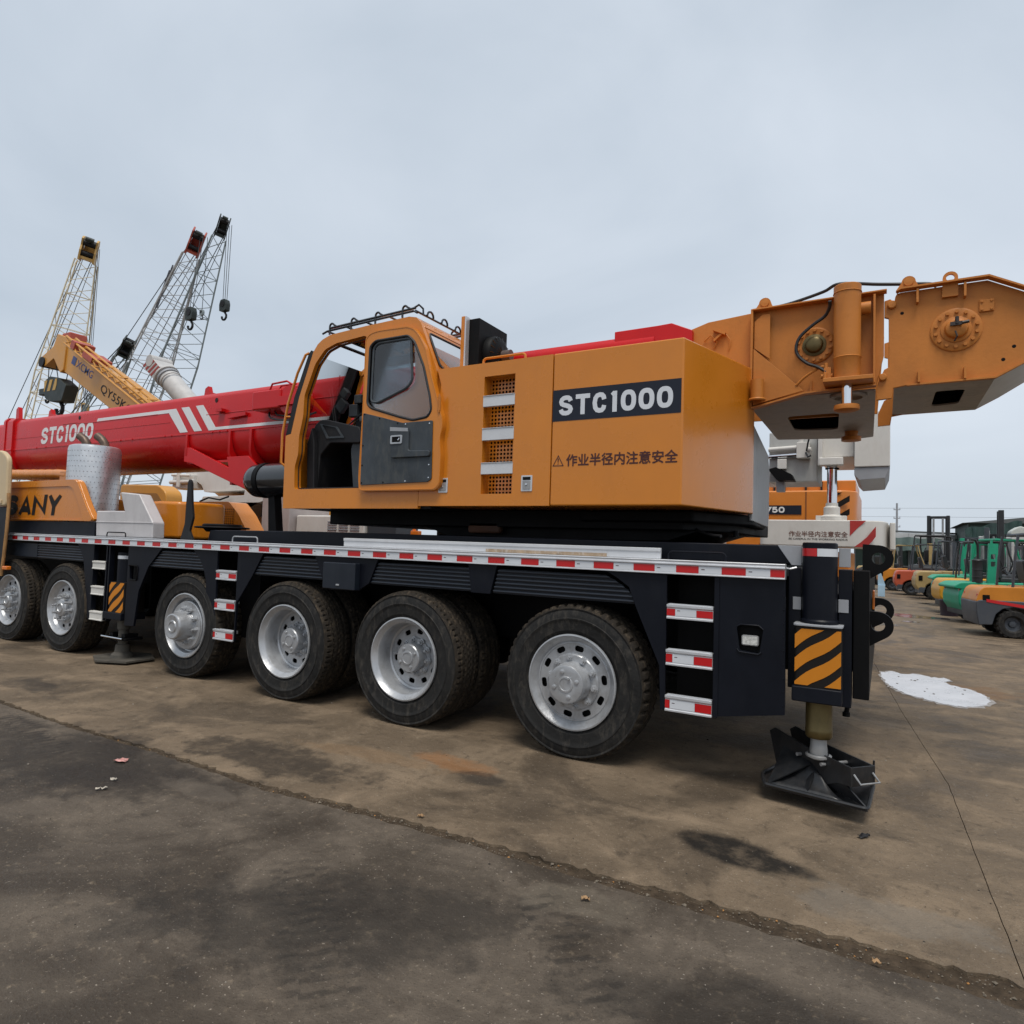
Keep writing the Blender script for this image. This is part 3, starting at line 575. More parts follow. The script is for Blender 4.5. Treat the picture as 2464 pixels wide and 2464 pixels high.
part('tape_strip', G().box(-2.781, -1.747, 4.434, 4.439, 1.483, 1.507), TAPE, al)
def loop_handle(name, x0, x1, y, z0, z1, r_, m, parent, rad=.03):
    p = [(x0, y, z0)] + [(x0 + rad - rad * math.cos(R(a)), y, z1 - rad + rad * math.sin(R(a))) for a in range(0, 91, 18)] + [(x1 - rad + rad * math.sin(R(a)), y, z1 - rad + rad * math.cos(R(a))) for a in range(0, 91, 18)] + [(x1, y, z0)]
    return part(name, G().tube(p, r_, 8), m, parent)
for a, b, m in ((-8.24, -7.84, BLACK), (-5.886, -5.50, GREYP), (-1.286, -.905, NAVY)): loop_handle('grab_handle', a, b, 4.42, 1.474, 1.537, .007, m, CR_)
# mudguards: ribbed panels under the rail -------------------------
def mudguard(bl, br, tl, tr, z0=1.158, z1=1.35, nr=6, cl=0., crr=0.):
    g_ = G(); h = (z1 - z0) / nr
    def xl(z): t = (z - z0) / (z1 - z0); return bl + (tl - bl) * (t ** (1 + cl))
    def xr(z): t = (z - z0) / (z1 - z0); return br + (tr - br) * (t ** (1 + crr))
    rows = []
    for i in range(nr):
        a = z0 + i * h
        for fz, dy in ((0, .012), (.12, .012), (.22, 0.), (.5, -.004), (.80, 0.), (.92, .012)): rows.append((a + fz * h, 4.415 + dy))
    rows.append((z1, 4.427)); vv = []
    for z, y in rows: vv += [(xl(z), y, z), (xr(z), y, z), (xr(z), y + .02, z), (xl(z), y + .02, z)]
    ff = []
    for i in range(len(rows) - 1):
        for k in range(4): k2 = (k + 1) % 4; ff.append((i * 4 + k, i * 4 + k2, i * 4 + 4 + k2, i * 4 + 4 + k))
    ff += [(0, 1, 2, 3), tuple(len(rows) * 4 - 4 + q for q in range(4))]
    g_.add(vv, ff); o = part('mudguard', g_, FENDER, CR_, smooth=30)
    return o
mudguard(-2.69, -1.513, -2.645, -1.74, crr=.9); mudguard(-3.975, -2.884, -3.88, -2.92); mudguard(-5.525, -4.545, -5.37, -4.65); mudguard(-7.315, -6.31, -7.07, -6.47, crr=.8); mudguard(-9.87, -8.70, -9.87, -8.85, crr=.8)
bx('mudguard', CR_, FENDER, -12.4, -9.89, 4.415, 4.44, 1.165, 1.35, .004)
def skirt(poly, holes=(), y0=4.40, y1=4.425, m=NAVY, name='side_skirt'): return part(name, G().plate([poly] + list(holes), y0, y1), m, CR_, .004 if not holes else 0, 1)
T = 1.383
skirt([(-1.74, T), (-1.64, 1.328), (-1.56, 1.274), (-1.513, 1.151), (-1.332, .755), (-1.320, .462), (-1.288, .462), (-1.288, T)])
rp = skirt([(-.968, T), (-.968, .468), (-.53, .545), (-.535, T)], [rounded([(-.825, 1.065), (-.805, .915), (-.685, .905), (-.662, 1.06), (-.69, 1.078), (-.80, 1.078)], .015)], name='rear_side_panel')
part('edge_strip', G().box(-.968, -.936, 4.392, 4.40, .466, T), NAVY, rp, .002)
part('lamp_recess', G().box(-.835, -.65, 4.45, 4.46, .89, 1.09).box(-.835, -.65, 4.425, 4.45, .89, .898).box(-.835, -.65, 4.425, 4.45, 1.082, 1.09).box(-.835, -.828, 4.425, 4.45, .898, 1.082).box(-.657, -.65, 4.425, 4.45, .898, 1.082), BLACK, rp)
lp = part('work_lamp', G().plate([rrect(-.795, -.690, .950, 1.016, .012)], 4.405, 4.44), GALV, rp, .003)
part('lens', G().plate([rrect(-.788, -.697, .957, 1.009, .008)], 4.4025, 4.405), LAMPG, lp)
part('lip', G().tube([(-.82, 4.397, .925), (-.805, 4.392, .908), (-.69, 4.392, .902), (-.672, 4.397, .915)], .006, 6).tube([(-.82, 4.398, 1.07), (-.80, 4.394, 1.083), (-.69, 4.394, 1.084), (-.662, 4.398, 1.06)], .005, 6), NAVY, rp)
for i in range(9):
    z = .60 + i * .085; part('rivet', G().lathe([(.005, 0), (.004, -.003), (0, -.004)], (-.542, 4.40, z), D_, 8), NAVY, rp)
skirt([(-2.925, T), (-2.888, 1.150), (-2.706, 1.150), (-2.648, T)])
skirt([(-4.66, T), (-4.548, 1.16), (-4.45, 1.075), (-4.10, 1.085), (-3.972, 1.16), (-3.875, T)])
tb = part('tool_box', G().box(-4.475, -4.08, 4.33, 4.40, 1.092, 1.332), FENDER, CR_, .008); part('latch', G().box(-4.30, -4.262, 4.322, 4.33, 1.125, 1.140), SILVER, tb, .002)
skirt([(-5.372, T), (-5.53, 1.14), (-5.745, .86), (-5.752, .462), (-5.765, .462), (-5.765, T)])
skirt([(-6.086, T), (-6.086, .458), (-6.20, .458), (-6.262, 1.06), (-6.312, 1.18), (-6.39, 1.29), (-6.47, 1.345), (-6.50, T)])
sk3 = skirt([(-7.06, T), (-7.31, 1.158), (-7.474, .874), (-7.537, .46), (-7.723, .453), (-7.723, T)], [rounded([(-7.685, 1.155), (-7.668, .995), (-7.515, .995), (-7.515, 1.15)], .02)])
part('pocket', G().box(-7.70, -7.50, 4.46, 4.47, .98, 1.17).tube([(-7.69, 4.398, 1.15), (-7.685, 4.394, 1.162), (-7.525, 4.394, 1.158), (-7.508, 4.396, 1.14), (-7.512, 4.396, 1.01), (-7.53, 4.394, .99), (-7.67, 4.394, .992)], .007, 6), BLACK, sk3)
skirt([(-8.86, T), (-8.74, 1.25), (-8.69, 1.152), (-8.60, .80), (-8.52, .458), (-8.478, .458), (-8.478, T)])
for x in (-8.475, -8.178, -8.12): bx('step_post', CR_, NAVY, x - .012, x + .012, 4.40, 4.46, .47, T, .003)
for a, b in ((-1.288, -.968), (-6.086, -5.765), (-8.478, -8.19)): bx('ladder_back', CR_, BLACK, a, b, 4.70, 4.71, .45, 1.39, 0)
def ladder(x0, x1, refl):
    for zi, (a, b) in enumerate(((.460, .567), (.767, .873), (1.080, 1.178))):
        g_ = G().plate([(4.388, a), (4.388, a + .012), (4.394, a + .016), (4.394, b - .024), (4.386, b - .018), (4.386, b), (4.455, b), (4.455, b - .03), (4.43, b - .03), (4.43, a)], x0, x1, 'x')
        st = part('step', g_, ALU if refl else WHITEP, CR_, .002, 1)
        if refl:
            q = (.02, .045, .085)[2 - zi] if refl == 1 else .06
            r0 = x0 + (.033 if zi == 0 else .045 if zi == 1 else .058); r1 = x0 + .19 + (.0 if zi == 1 else .012)
            bx('reflector', st, REFRED, x0 + .002, r0, 4.3915, 4.3938, a + .022, b - .03, 0); bx('reflector', st, REFRED, r1, x1 - .002, 4.3915, 4.3938, a + .022, b - .03, 0)
            bx('white_reflector', st, REFWHITE, r0 + .002, r1 - .002, 4.3918, 4.3938, a + .022, b - .03, 0)
            part('print_mark', G().box(r0 + .015, r0 + .034, 4.391, 4.3916, a + .055, a + .060), TINYB, st, smooth=0)
        for j in range(2): part('tread_ridge', G().box(x0 + .01, x1 - .01, 4.40 + j * .028, 4.408 + j * .028, b, b + .004), ALU if refl else WHITEP, st)
ladder(-1.284, -.973, 1); ladder(-6.084, -5.767, 1); ladder(-8.468, -8.192, 0)
# outriggers -------------------------------------------------------
def clip_rect(poly, x0, x1, z0, z1):
    def cl(p, f, ix):
        o = []
        for i in range(len(p)):
            a, b = p[i - 1], p[i]; fa, fb = f(a), f(b)
            if fa * fb < 0: t = fa / (fa - fb); o.append((a[0] + (b[0] - a[0]) * t, a[1] + (b[1] - a[1]) * t))
            if fb >= 0: o.append(b)
        return o
    for f in (lambda p: p[0] - x0, lambda p: x1 - p[0], lambda p: p[1] - z0, lambda p: z1 - p[1]):
        poly = cl(poly, f, 0)
        if not poly: return None
    return poly
def warning_stripes(parent, x0, x1, z0, z1, y, rise=.60, th=.25, per=.42, start=-.62, n=6, m=None, y1=None):
    H = z1 - z0; W = x1 - x0
    for i in range(n):
        v0 = start + i * per; lo_, hi_ = [], []
        for k in range(9):
            u = k / 8; s_ = v0 + rise * (u + .05 * math.sin(2 * math.pi * u)); lo_.append((x0 + u * W, z0 + s_ * H)); hi_.append((x0 + u * W, z0 + (s_ + th) * H))
        p = clip_rect(lo_ + hi_[::-1], x0, x1, z0, z1)
        if p and len(p) > 2: part('stripe', G().plate([p], y, y + .002), m or STRIPEO, parent, smooth=0)
def jack(x0, x1, yc, ztop, zflange, stripe, zbase, ram_r):
    r_ = (x1 - x0) / 2; xc = (x0 + x1) / 2
    o = part('outrigger_jack', G().lathe([(0, ztop), (r_ - .006, ztop), (r_, ztop - .006), (r_, zflange + .03), (r_ + .008, zflange + .02), (r_ + .008, zflange - .02)], (xc, yc, 0), (0, 0, 1), 40), NAVY, CR_)
    return o, xc, r_
rj, xc, r_ = jack(-.449, -.247, 4.50, 1.622, 1.118, None, .65, .075)
g = G()
def band(o, a0, a1, z0, z1, m, nm):
    g_ = G(); n_ = 14; rr = r_ + .0015
    pts_ = [(xc + rr * math.cos(R(a0 + (a1 - a0) * i / n_)), 4.50 + rr * math.sin(R(a0 + (a1 - a0) * i / n_))) for i in range(n_ + 1)]
    g_.add([(x, y, z0) for x, y in pts_] + [(x, y, z1) for x, y in pts_], [(i, i + 1, n_ + 2 + i, n_ + 1 + i) for i in range(n_)]); return part(nm, g_, m, o)
band(rj, -185, -95, 1.537, 1.585, REFRED, 'reflector'); band(rj, -94, -2, 1.537, 1.585, REFWHITE, 'white_reflector')
part('flange', G().plate([rrect(-.485, -.211, 4.36, 4.66, .03)], 1.108, 1.121, 'z'), GREYP, rj, .003)
sl = part('jack_sleeve', G().plate([rrect(-.478, -.216, 4.372, 4.66, .03)], .74, 1.108, 'z'), DKLET, CR_)
warning_stripes(sl, -.474, -.219, .752, 1.092, 4.369)
part('sleeve_collar', G().plate([rrect(-.49, -.213, 4.36, 4.68, .012)], .65, .742, 'z'), NAVY, CR_, .008)
rm = part('outrigger_ram', G().lathe([(.0, .66), (.076, .66), (.076, .475), (.078, .47), (.078, .43), (.070, .418), (.0, .416)], (-.347, 4.51, 0), (0, 0, 1), 32), OLIVE, CR_)
part('ball_joint', G().lathe([(.045, .42), (.048, .37), (.052, .34), (.05, .29), (0, .28)], (-.347, 4.51, 0), (0, 0, 1), 24).lathe([(.06, .318), (.075, .312), (.075, .302), (.06, .30)], (-.347, 4.51, 0), (0, 0, 1), 24, True), GALV, rm)
# foot pad: a flat plate carrying a tilted open channel on triangular webs
FP = mat('foot_pad_black', (.016, .017, .019), .38, .1, var=.3, scale=9, dirt=.4, dirtcol=(.06, .052, .045))
edge = [(-.645, 4.41), (-.075, 4.325), (-.050, 4.80), (-.12, 5.02), (-.56, 5.08), (-.69, 4.62)]
pad = part('foot_pad', G().plate([edge], .085, .100, 'z'), FP, CR_, .002)
part('rim_bar', G().tube([(x, y, .103) for x, y in rounded(edge, .03, 3)], .011, 6, True), FP, pad)
ax = Vector((-.10, 4.40, 0)); bxv = Vector((-.575, 4.83, 0)); d = (bxv - ax).normalized(); nn = Vector((-d.y, d.x, 0)); L_ch = (bxv - ax).length
def web(pts_, off, th, nm):
    p = [ax + d * a + nn * off + Vector((0, 0, z)) for a, z in pts_]; q = [v + nn * th for v in p]; m_ = len(p)
    return part(nm, G().add(p + q, [tuple(range(m_)), tuple(range(2 * m_ - 1, m_ - 1, -1))] + [(i, (i + 1) % m_, m_ + (i + 1) % m_, m_ + i) for i in range(m_)]), FP, pad, .002)
for o_, th in ((-.090, .012), (.078, .012)):
    web([(0, .205), (0, .315), (L_ch * .55, .330), (L_ch, .372), (L_ch + .05, .34), (L_ch - .03, .101), (.30, .101), (.10, .195)], o_, th, 'channel_wall')
part('channel_end', G().obox(ax + d * .006 + Vector((0, 0, .26)), d * .006, nn * .078, Vector((0, 0, .055))), FP, pad, .002)
part('channel_floor', G().obox(ax + d * .2 + Vector((0, 0, .207)), d * .19, nn * .078, Vector((0, 0, .006))), FP, pad)
def tri_plate(a, b, c, nm):
    a, b, c = map(Vector, (a, b, c)); n_ = (b - a).cross(c - a).normalized() * .008; part(nm, G().add([a, b, c, a + n_, b + n_, c + n_], [(0, 1, 2), (3, 5, 4), (0, 1, 4, 3), (1, 2, 5, 4), (2, 0, 3, 5)]), FP, pad)
P_ = lambda a, o_, z: ax + d * a + nn * o_ + Vector((0, 0, z))
tri_plate(P_(.05, .085, .205), (-.085, 4.34, .104), P_(.28, .085, .16), 'gusset'); tri_plate(P_(.05, -.085, .205), (-.06, 4.79, .104), P_(.28, -.085, .16), 'gusset')
tri_plate(P_(.30, .088, .25), (-.63, 4.42, .104), P_(.56, .088, .28), 'gusset'); tri_plate(P_(.28, .088, .22), (-.40, 4.385, .104), P_(.44, .088, .18), 'gusset')
tri_plate(P_(.30, -.088, .25), (-.16, 4.99, .104), P_(.56, -.088, .28), 'gusset')
vv = []; ff = []
for i in range(9):
    t = i / 8
    for jj in range(5):
        u = jj / 4; e0 = P_(.22 + .36 * t, .092, .101 + .15 * math.sin(math.pi * (.2 + .6 * t)) * 1); e1 = Vector((-.20 - .43 * t, 4.36 + .055 * t, .104)); v = e0.lerp(e1, u); v.z = e1.z + (e0.z - e1.z) * (1 - u) ** 1.8; vv.append(v)
for i in range(8):
    for jj in range(4): ff.append((i * 5 + jj, i * 5 + jj + 1, i * 5 + jj + 6, i * 5 + jj + 5))
o = part('dished_plate', G().add(vv, ff), FP, pad); so = o.modifiers.new('solid', 'SOLIDIFY'); so.thickness = .006
part('corner_bar', G().cyl((-.055, 4.78, .10), (-.05, 4.78, .26), .007, n=6), FP, pad)
for t in (.20, .40):
    c = ax + d * t + Vector((0, 0, .272)); part('lock_pin', G().cyl(c - nn * .13, c + nn * .12, .011, n=10).cyl(c - nn * .12 - Vector((0, 0, .05)), c - nn * .12, .005, n=6), GALV, pad)
part('carry_handle', G().tube([ax + nn * .07 + Vector((0, 0, .275)), ax - d * .05 + nn * .07 + Vector((0, 0, .235)), ax - d * .05 - nn * .07 + Vector((0, 0, .235)), ax - nn * .07 + Vector((0, 0, .275))], .006, 6), GALV, pad)
# rear frame around the jack
bx('outrigger_box', CR_, BLACK, -.52, -.19, 4.68, 7.1, .72, 1.30, .01)
bx('rear_beam', CR_, BLACK, -.165, -.075, 4.56, 7.2, .67, 1.458, .006)
part('frame_gusset', G().plate([(-.60, 1.600), (-.455, 1.600), (-.455, 1.474), (-.515, 1.474)], 4.52, 4.535), GREYP, CR_, .003)
bx('frame_gusset', CR_, GREYP, -.243, -.178, 4.52, 4.535, 1.474, 1.592, .003)
for a, b in ((-.503, -.455), (-.243, -.187)): bx('grey_reflector', CR_, GREYP, a, b, 4.508, 4.512, 1.195, 1.275, .001)
bx('jack_guide', CR_, NAVY, -.53, -.455, 4.512, 4.66, .70, 1.46, .004); bx('jack_guide', CR_, NAVY, -.243, -.17, 4.512, 4.66, .62, 1.46, .004)
for cz, zz in ((1.535, 4.78), (1.115, 4.70), (1.165, 5.35)):
    cx = -.03 if zz < 5 else -.02; a = .085
    lp_ = [(-.12, cz + .09)] + [(cx + a * math.cos(R(t)), cz + a * math.sin(R(t))) for t in range(88, -60, -12)] + [(-.12, cz - .16)]
    part('towing_lug', G().plate([lp_, circ(cx, cz, .038, 20)], zz, zz + .045), BLACK, CR_)
tl = part('tail_lamp', G().plate([rrect(-.065, -.052, 1.20, 1.32, .004)], 4.9, 5.06), LENS, CR_, .003)
part('drain_hose', G().tube([(-.2, 4.6, .68), (-.195, 4.6, .60), (-.20, 4.6, .565)], .014, 8).cyl((-.20, 4.6, .575), (-.20, 4.6, .55), .022, n=10), BLACK, CR_)
part('chain', G().tube([(-.53, 4.41, 1.455), (-.51, 4.40, 1.452), (-.475, 4.42, 1.462)], .007, 6), SILVER, CR_)
# front outrigger
DUSTY = mat('dusty_steel', (.085, .076, .062), .7, .2, var=.3, scale=8, dirt=.6, dirtcol=(.05, .045, .04))
fo = part('outrigger_jack', G().lathe([(0, 1.30), (.098, 1.30), (.102, 1.295), (.102, .945)], (-7.94, 4.52, 0), (0, 0, 1), 28), NAVY, CR_)
g_ = G(); part('white_reflector', G().lathe([(.1035, 1.262), (.1035, 1.222)], (-7.94, 4.52, 0), (0, 0, 1), 28), REFWHITE, fo)
fs = part('jack_sleeve', G().plate([rrect(-8.075, -7.765, 4.40, 4.66, .02)], .585, .945, 'z'), DKLET, CR_, 0)
warning_stripes(fs, -8.07, -7.77, .59, .94, 4.397, rise=.75)
bx('sleeve_collar', CR_, NAVY, -8.16, -7.77, 4.38, 4.68, .50, .585, .008)
bx('outrigger_box', CR_, BLACK, -8.11, -7.74, 4.70, 7.1, .62, 1.30, .01)
fram = part('outrigger_ram', G().lathe([(0, .52), (.07, .52), (.07, .38), (.055, .37), (.055, .20), (0, .20)], (-7.95, 4.53, 0), (0, 0, 1), 28), DUSTY, CR_); part('locking_plate', G().plate([rrect(-8.17, -7.75, 4.42, 4.66, .03)], .262, .285, 'z').box(-8.12, -8.05, 4.46, 4.62, .285, .33).box(-7.87, -7.80, 4.46, 4.62, .285, .33), BLACK, fram, .004); part('lock_pin', G().cyl((-8.18, 4.40, .29), (-7.74, 4.40, .29), .012, n=8), CHROME, fram)
part('foot_pad', G().plate([[(-8.30, 4.38), (-7.95, 4.22), (-7.60, 4.38), (-7.60, 4.72), (-7.95, 4.88), (-8.30, 4.72)]], .025, .045, 'z').lathe([(.13, .04), (.12, .08), (.085, .11), (.075, .2), (0, .21)], (-7.95, 4.53, 0), (0, 0, 1), 20), DUSTY, CR_)
# front hood, boxes and exhaust ------------------------------------
hd = part('engine_hood', G().plate([rounded([(-13.2, 1.665), (-13.2, 2.21), (-9.05, 2.21), (-8.78, 1.86), (-8.59, 1.665)], .10, 6)], 4.45, 4.53), ORANGE, CR_, .025, 3)
ro = [(x, z) for x, z in rounded([(-13.13, 1.685), (-13.13, 2.118), (-9.155, 2.118), (-8.955, 1.86), (-8.845, 1.685)], .095, 5)]
part('hood_border', G().plate([rounded([(-13.2, 1.668), (-13.2, 2.205), (-9.055, 2.205), (-8.79, 1.86), (-8.60, 1.668)], .10, 6), ro], 4.435, 4.4495), ORANGE, hd, .004)
bold_letters('lettering', 'SANY', DKLET, hd, -10.98, -9.40, 1.735, 2.015, 4.447, wt=.30, shear=.16, gap=.12)
bx('hood_base', CR_, NAVY, -13.2, -8.60, 4.46, 4.56, 1.476, 1.66, .008)
bt = part('battery_box', G().plate([(-8.585, 1.478), (-8.60, 1.665), (-8.60, 1.80), (-7.99, 1.80), (-8.10, 2.03), (-7.70, 2.0), (-7.395, 1.665), (-7.385, 1.478)], 4.47, 4.62), BATTW, CR_, .015)
part('lid_seam', G().box(-8.59, -7.39, 4.463, 4.47, 1.655, 1.668), BATTW, bt, .003)
# muffler: upright drum wrapped in dimpled foil
MC = Vector((-9.52, 4.88, 0)); g = G(); n_ = 40; prof = [(.0, 2.72), (.27, 2.715), (.305, 2.70), (.318, 2.66), (.318, 1.60)]
mf = part('muffler', G().lathe(prof, MC, (0, 0, 1), n_), FOIL, CR_)
g = G()
for j in range(13):
    z = 1.78 + j * .07
    for i in range(44):
        a = 2 * math.pi * i / 44 + (j % 2) * .07; e_ = Vector((math.cos(a), math.sin(a), 0)); g.cyl(MC + e_ * .3165 + Vector((0, 0, z)), MC + e_ * .3195 + Vector((0, 0, z)), .0065, n=6)
tag(part('dimples', g, mat('dimple_grey', (.22, .22, .23), .6), mf), kind='stuff')
for dx, dy in ((-.12, -.04), (.14, .06)):
    p0 = MC + Vector((dx, dy, 2.70)); g = G(); path = [p0, p0 + Vector((-.02, -.005, .06)), p0 + Vector((-.07, -.02, .12)), p0 + Vector((-.15, -.04, .17))]
    o = part('exhaust_pipe', G().tube(path, .055, 18), mat('heat_brown_steel', (.11, .075, .055), .45, .5, var=.3, scale=12), mf)
    d = (path[3] - path[2]).normalized(); part('pipe_bore', G().cyl(path[3] - d * .002, path[3] + d * .002, .047, n=18), BLACK, mf)
g = G()
for i in range(24): pass
part('air_duct', G().tube([(-14.0, 5.12, 2.43), (-12.5, 5.1, 2.425)] + [(-12.5 + i * .12, 5.1, 2.42 + .006 * (i % 2) - i * .003) for i in range(1, 15)] + [(-10.6, 5.1, 2.36)], .085, 14), ORANGE, CR_)
bx('air_box', CR_, ORANGE, -10.75, -9.95, 5.02, 5.35, 1.9, 2.43, .02)
part('engine_side_cover', G().plate([(-8.35, 4.95), (-7.95, 4.88), (-7.72, 4.98), (-7.58, 5.25), (-7.62, 5.6), (-8.35, 5.6)], 1.476, 1.955, 'z'), ORANGE, CR_, .05, 3)
# far side hood with perforated grille
fh = part('engine_hood', G().plate([rounded([(-13.0, 1.55), (-13.0, 2.12), (-9.40, 2.10), (-9.15, 1.90), (-8.80, 1.48), (-8.80, 1.476), (-13, 1.476)], .05)], 6.95, 7.3), ORANGE, CR_, .03, 3)
part('engine_cowl', G().plate([(-13.0, 5.3), (-11.3, 5.3), (-10.95, 6.0), (-10.85, 6.75), (-11.0, 6.94), (-13.0, 6.94)], 1.48, 2.08, 'z'), ORANGE, CR_, .07, 3)
g = perforated(G(), -10.75, -9.25, 1.72, 1.99, 6.944, 30, 7, .015, .004); gr = part('grille', g, ORANGE, fh); part('grille_backing', G().box(-10.75, -9.25, 6.9475, 6.9495, 1.72, 1.99), BLACK, gr)
# black upright, hatch, reservoir
part('stay_plate', G().plate([rounded([(-6.86, 1.478), (-6.79, 1.66), (-6.785, 1.89), (-6.775, 2.13), (-6.745, 2.165), (-6.715, 2.13), (-6.685, 1.89), (-6.65, 1.73), (-6.70, 1.58), (-6.63, 1.478)], .02)], 4.47, 4.50), DARKIN, CR_, .004)
part('hatch_pot', G().lathe([(0, 1.675), (.20, 1.672), (.215, 1.66), (.215, 1.645), (.29, 1.64), (.30, 1.63), (.29, 1.62), (.20, 1.615), (.17, 1.58)], (-6.65, 4.85, 0), (0, 0, 1), 28), BLACK, CR_)
tk = part('oil_reservoir', G().lathe([(0, -6.42), (.10, -6.41), (.165, -6.38), (.19, -6.33), (.195, -6.28), (.195, -5.3), (0, -5.29)], (0, 5.05, 2.19), (1, 0, 0), 36), BLACKG, CR_)
part('strap', G().lathe([(.197, -6.20), (.203, -6.20), (.203, -6.13), (.197, -6.13)], (0, 5.05, 2.19), (1, 0, 0), 36, True), BLACK, tk)
part('tank_stand', G().plate([(-6.05, 1.60), (-6.08, 2.0), (-5.98, 2.0), (-5.92, 1.60)], 5.0, 5.1), BLACK, CR_)
# driver cab door in front, standing open; only its rear edge shows
fc = part('front_cab_door', G().plate([rounded([(-11.45, 1.845), (-11.45, 2.66), (-10.62, 2.62), (-10.44, 2.52), (-10.39, 1.845)], .08, 5)], 4.22, 4.29), CREAM, CR_, .025, 3)
fcb = part('front_cab', G().plate([rounded([(-15.6, 1.0), (-15.75, 1.9), (-15.4, 2.72), (-13.45, 2.78), (-13.3, 2.6), (-13.3, 1.0)], .1, 5)], 4.44, 5.12), CREAM, CR_, .04, 3); part('cab_window', G().plate([rounded([(-15.3, 1.95), (-15.1, 2.55), (-14.3, 2.58), (-14.3, 1.95)], .06)], 4.43, 4.439), BLACKG, fcb); part('cab_window', G().plate([rounded([(-14.2, 1.95), (-14.2, 2.58), (-13.6, 2.6), (-13.55, 1.95)], .06)], 4.43, 4.439), BLACKG, fcb)
part('cab_step_panel', G().plate([(-11.45, 1.835), (-10.40, 1.835), (-10.42, 1.50), (-10.47, .95), (-11.45, .95)], 4.25, 4.30), NAVY, fc, .02)
part('corner_post', G().tube([(-10.34, 4.225, 2.02), (-10.30, 4.22, 1.85), (-10.30, 4.215, 1.5), (-10.33, 4.215, 1.15), (-10.36, 4.215, .90)], .022, 8), RUST, fc)
part('marker_lamp', G().box(-10.31, -10.17, 4.19, 4.25, .985, 1.035), LENS, fc, .012)
part('door_handle', G().box(-10.72, -10.5, 4.205, 4.22, 1.88, 1.93), CREAM, fc, .006)

# ------------------------------------------------------------------ superstructure
YB = 4.45
part('turntable', G().lathe([(0, 1.60), (.86, 1.60), (.88, 1.62), (.88, 1.70), (.80, 1.71), (.80, 1.79), (.9, 1.80), (.9, 1.84), (0, 1.84)], (-3.3, 5.95, 0), (0, 0, 1), 48), BLACK, CR_)
part('slewing_platform', G().plate([(-5.10, 5.0), (-1.35, 5.0), (-1.05, 5.5), (-1.02, 7.0), (-5.10, 7.0)], 1.70, 1.852, 'z'), BLACK, CR_, .01)
part('under_tray', G().plate([(-3.9, 1.70), (-3.6, 1.60), (-1.5, 1.62), (-1.25, 1.70)], 5.1, 7.0), BLACK, CR_)
bx('pump_motor', CR_, mat('rust_brown', (.10, .045, .025), .7, var=.3), -3.35, -3.0, 5.0, 5.09, 1.64, 1.76, .03)
# engine housing front panel with the vent opening
vx0, vx1, vz0, vz1 = -2.860, -2.568, 1.952, 2.920
eh = part('engine_panel', G().plate([[(-3.498, 1.855), (-2.233, 1.855), (-2.233, 3.035), (-3.345, 3.035), (-3.30, 2.9), (-3.36, 2.0), (-3.498, 2.0)], [(vx0, vz0), (vx1, vz0), (vx1, vz1), (vx0, vz1)]], YB, YB + .035), ORANGE, CR_)
part('engine_housing', G().box(-3.40, -2.95, YB + .036, 5.42, 1.856, 3.03).box(-2.45, -2.234, YB + .036, 5.42, 1.856, 3.03).box(-2.95, -2.45, YB + .16, 5.42, 1.856, 3.03).box(-2.95, -2.45, YB + .036, YB + .16, 2.93, 3.03), ORANGE, CR_)
part('vent_frame', G().box(vx0 - .012, vx0, YB + .036, YB + .13, vz0, vz1).box(vx1, vx1 + .012, YB + .036, YB + .13, vz0, vz1).box(vx0 - .012, vx1 + .012, YB + .036, YB + .13, vz1, vz1 + .01).box(vx0 - .012, vx1 + .012, YB + .036, YB + .13, vz0 - .01, vz0), ORANGE, eh)
g = perforated(G(), vx0, vx1, vz0, vz1, YB + .115, 9, 30, .0115, .006); ms = part('vent_mesh', g, ORANGE, eh); part('mesh_backing', G().box(vx0, vx1, YB + .135, YB + .14, vz0, vz1), BLACK, ms)
for a, b in ((2.668, 2.758), (2.390, 2.490), (2.112, 2.206)):
    st = part('vent_slat', G().plate([(4.442, a), (4.442, b - .008), (4.436, b - .004), (4.436, b), (4.475, b), (4.475, a)], vx0 - .002, vx1 + .004, 'x'), ALUP, eh, .0015, 1)
def flush_lock(x0, x1, z0, z1, y, parent):
    o = part('flush_lock', G().plate([rrect(x0, x1, z0, z1, .006)], y - .006, y), ALU, parent, .0015, 1); w_ = x1 - x0; h = z1 - z0
    part('lock_slot', G().box(x0 + .15 * w_, x1 - .15 * w_, y - .0075, y - .0062, z0 + .70 * h, z0 + .90 * h), BLACK, o, 0)
    part('lock_paddle', G().box(x0 + .16 * w_, x1 - .16 * w_, y - .011, y - .0062, z0 + .12 * h, z0 + .66 * h), GALV, o, .002); part('key_knob', G().lathe([(.009, -.012), (.008, -.016), (0, -.017)], ((x0 + x1) / 2, y, z0 + .42 * h), D_, 12), CHROME, o)
flush_lock(-2.482, -2.383, 1.968, 2.094, YB, eh); flush_lock(-3.285, -3.19, 1.966, 2.09, YB, eh)
loop_handle('top_handle', -2.985, -2.575, 4.62, 3.03, 3.13, .011, ORANGE, CR_)
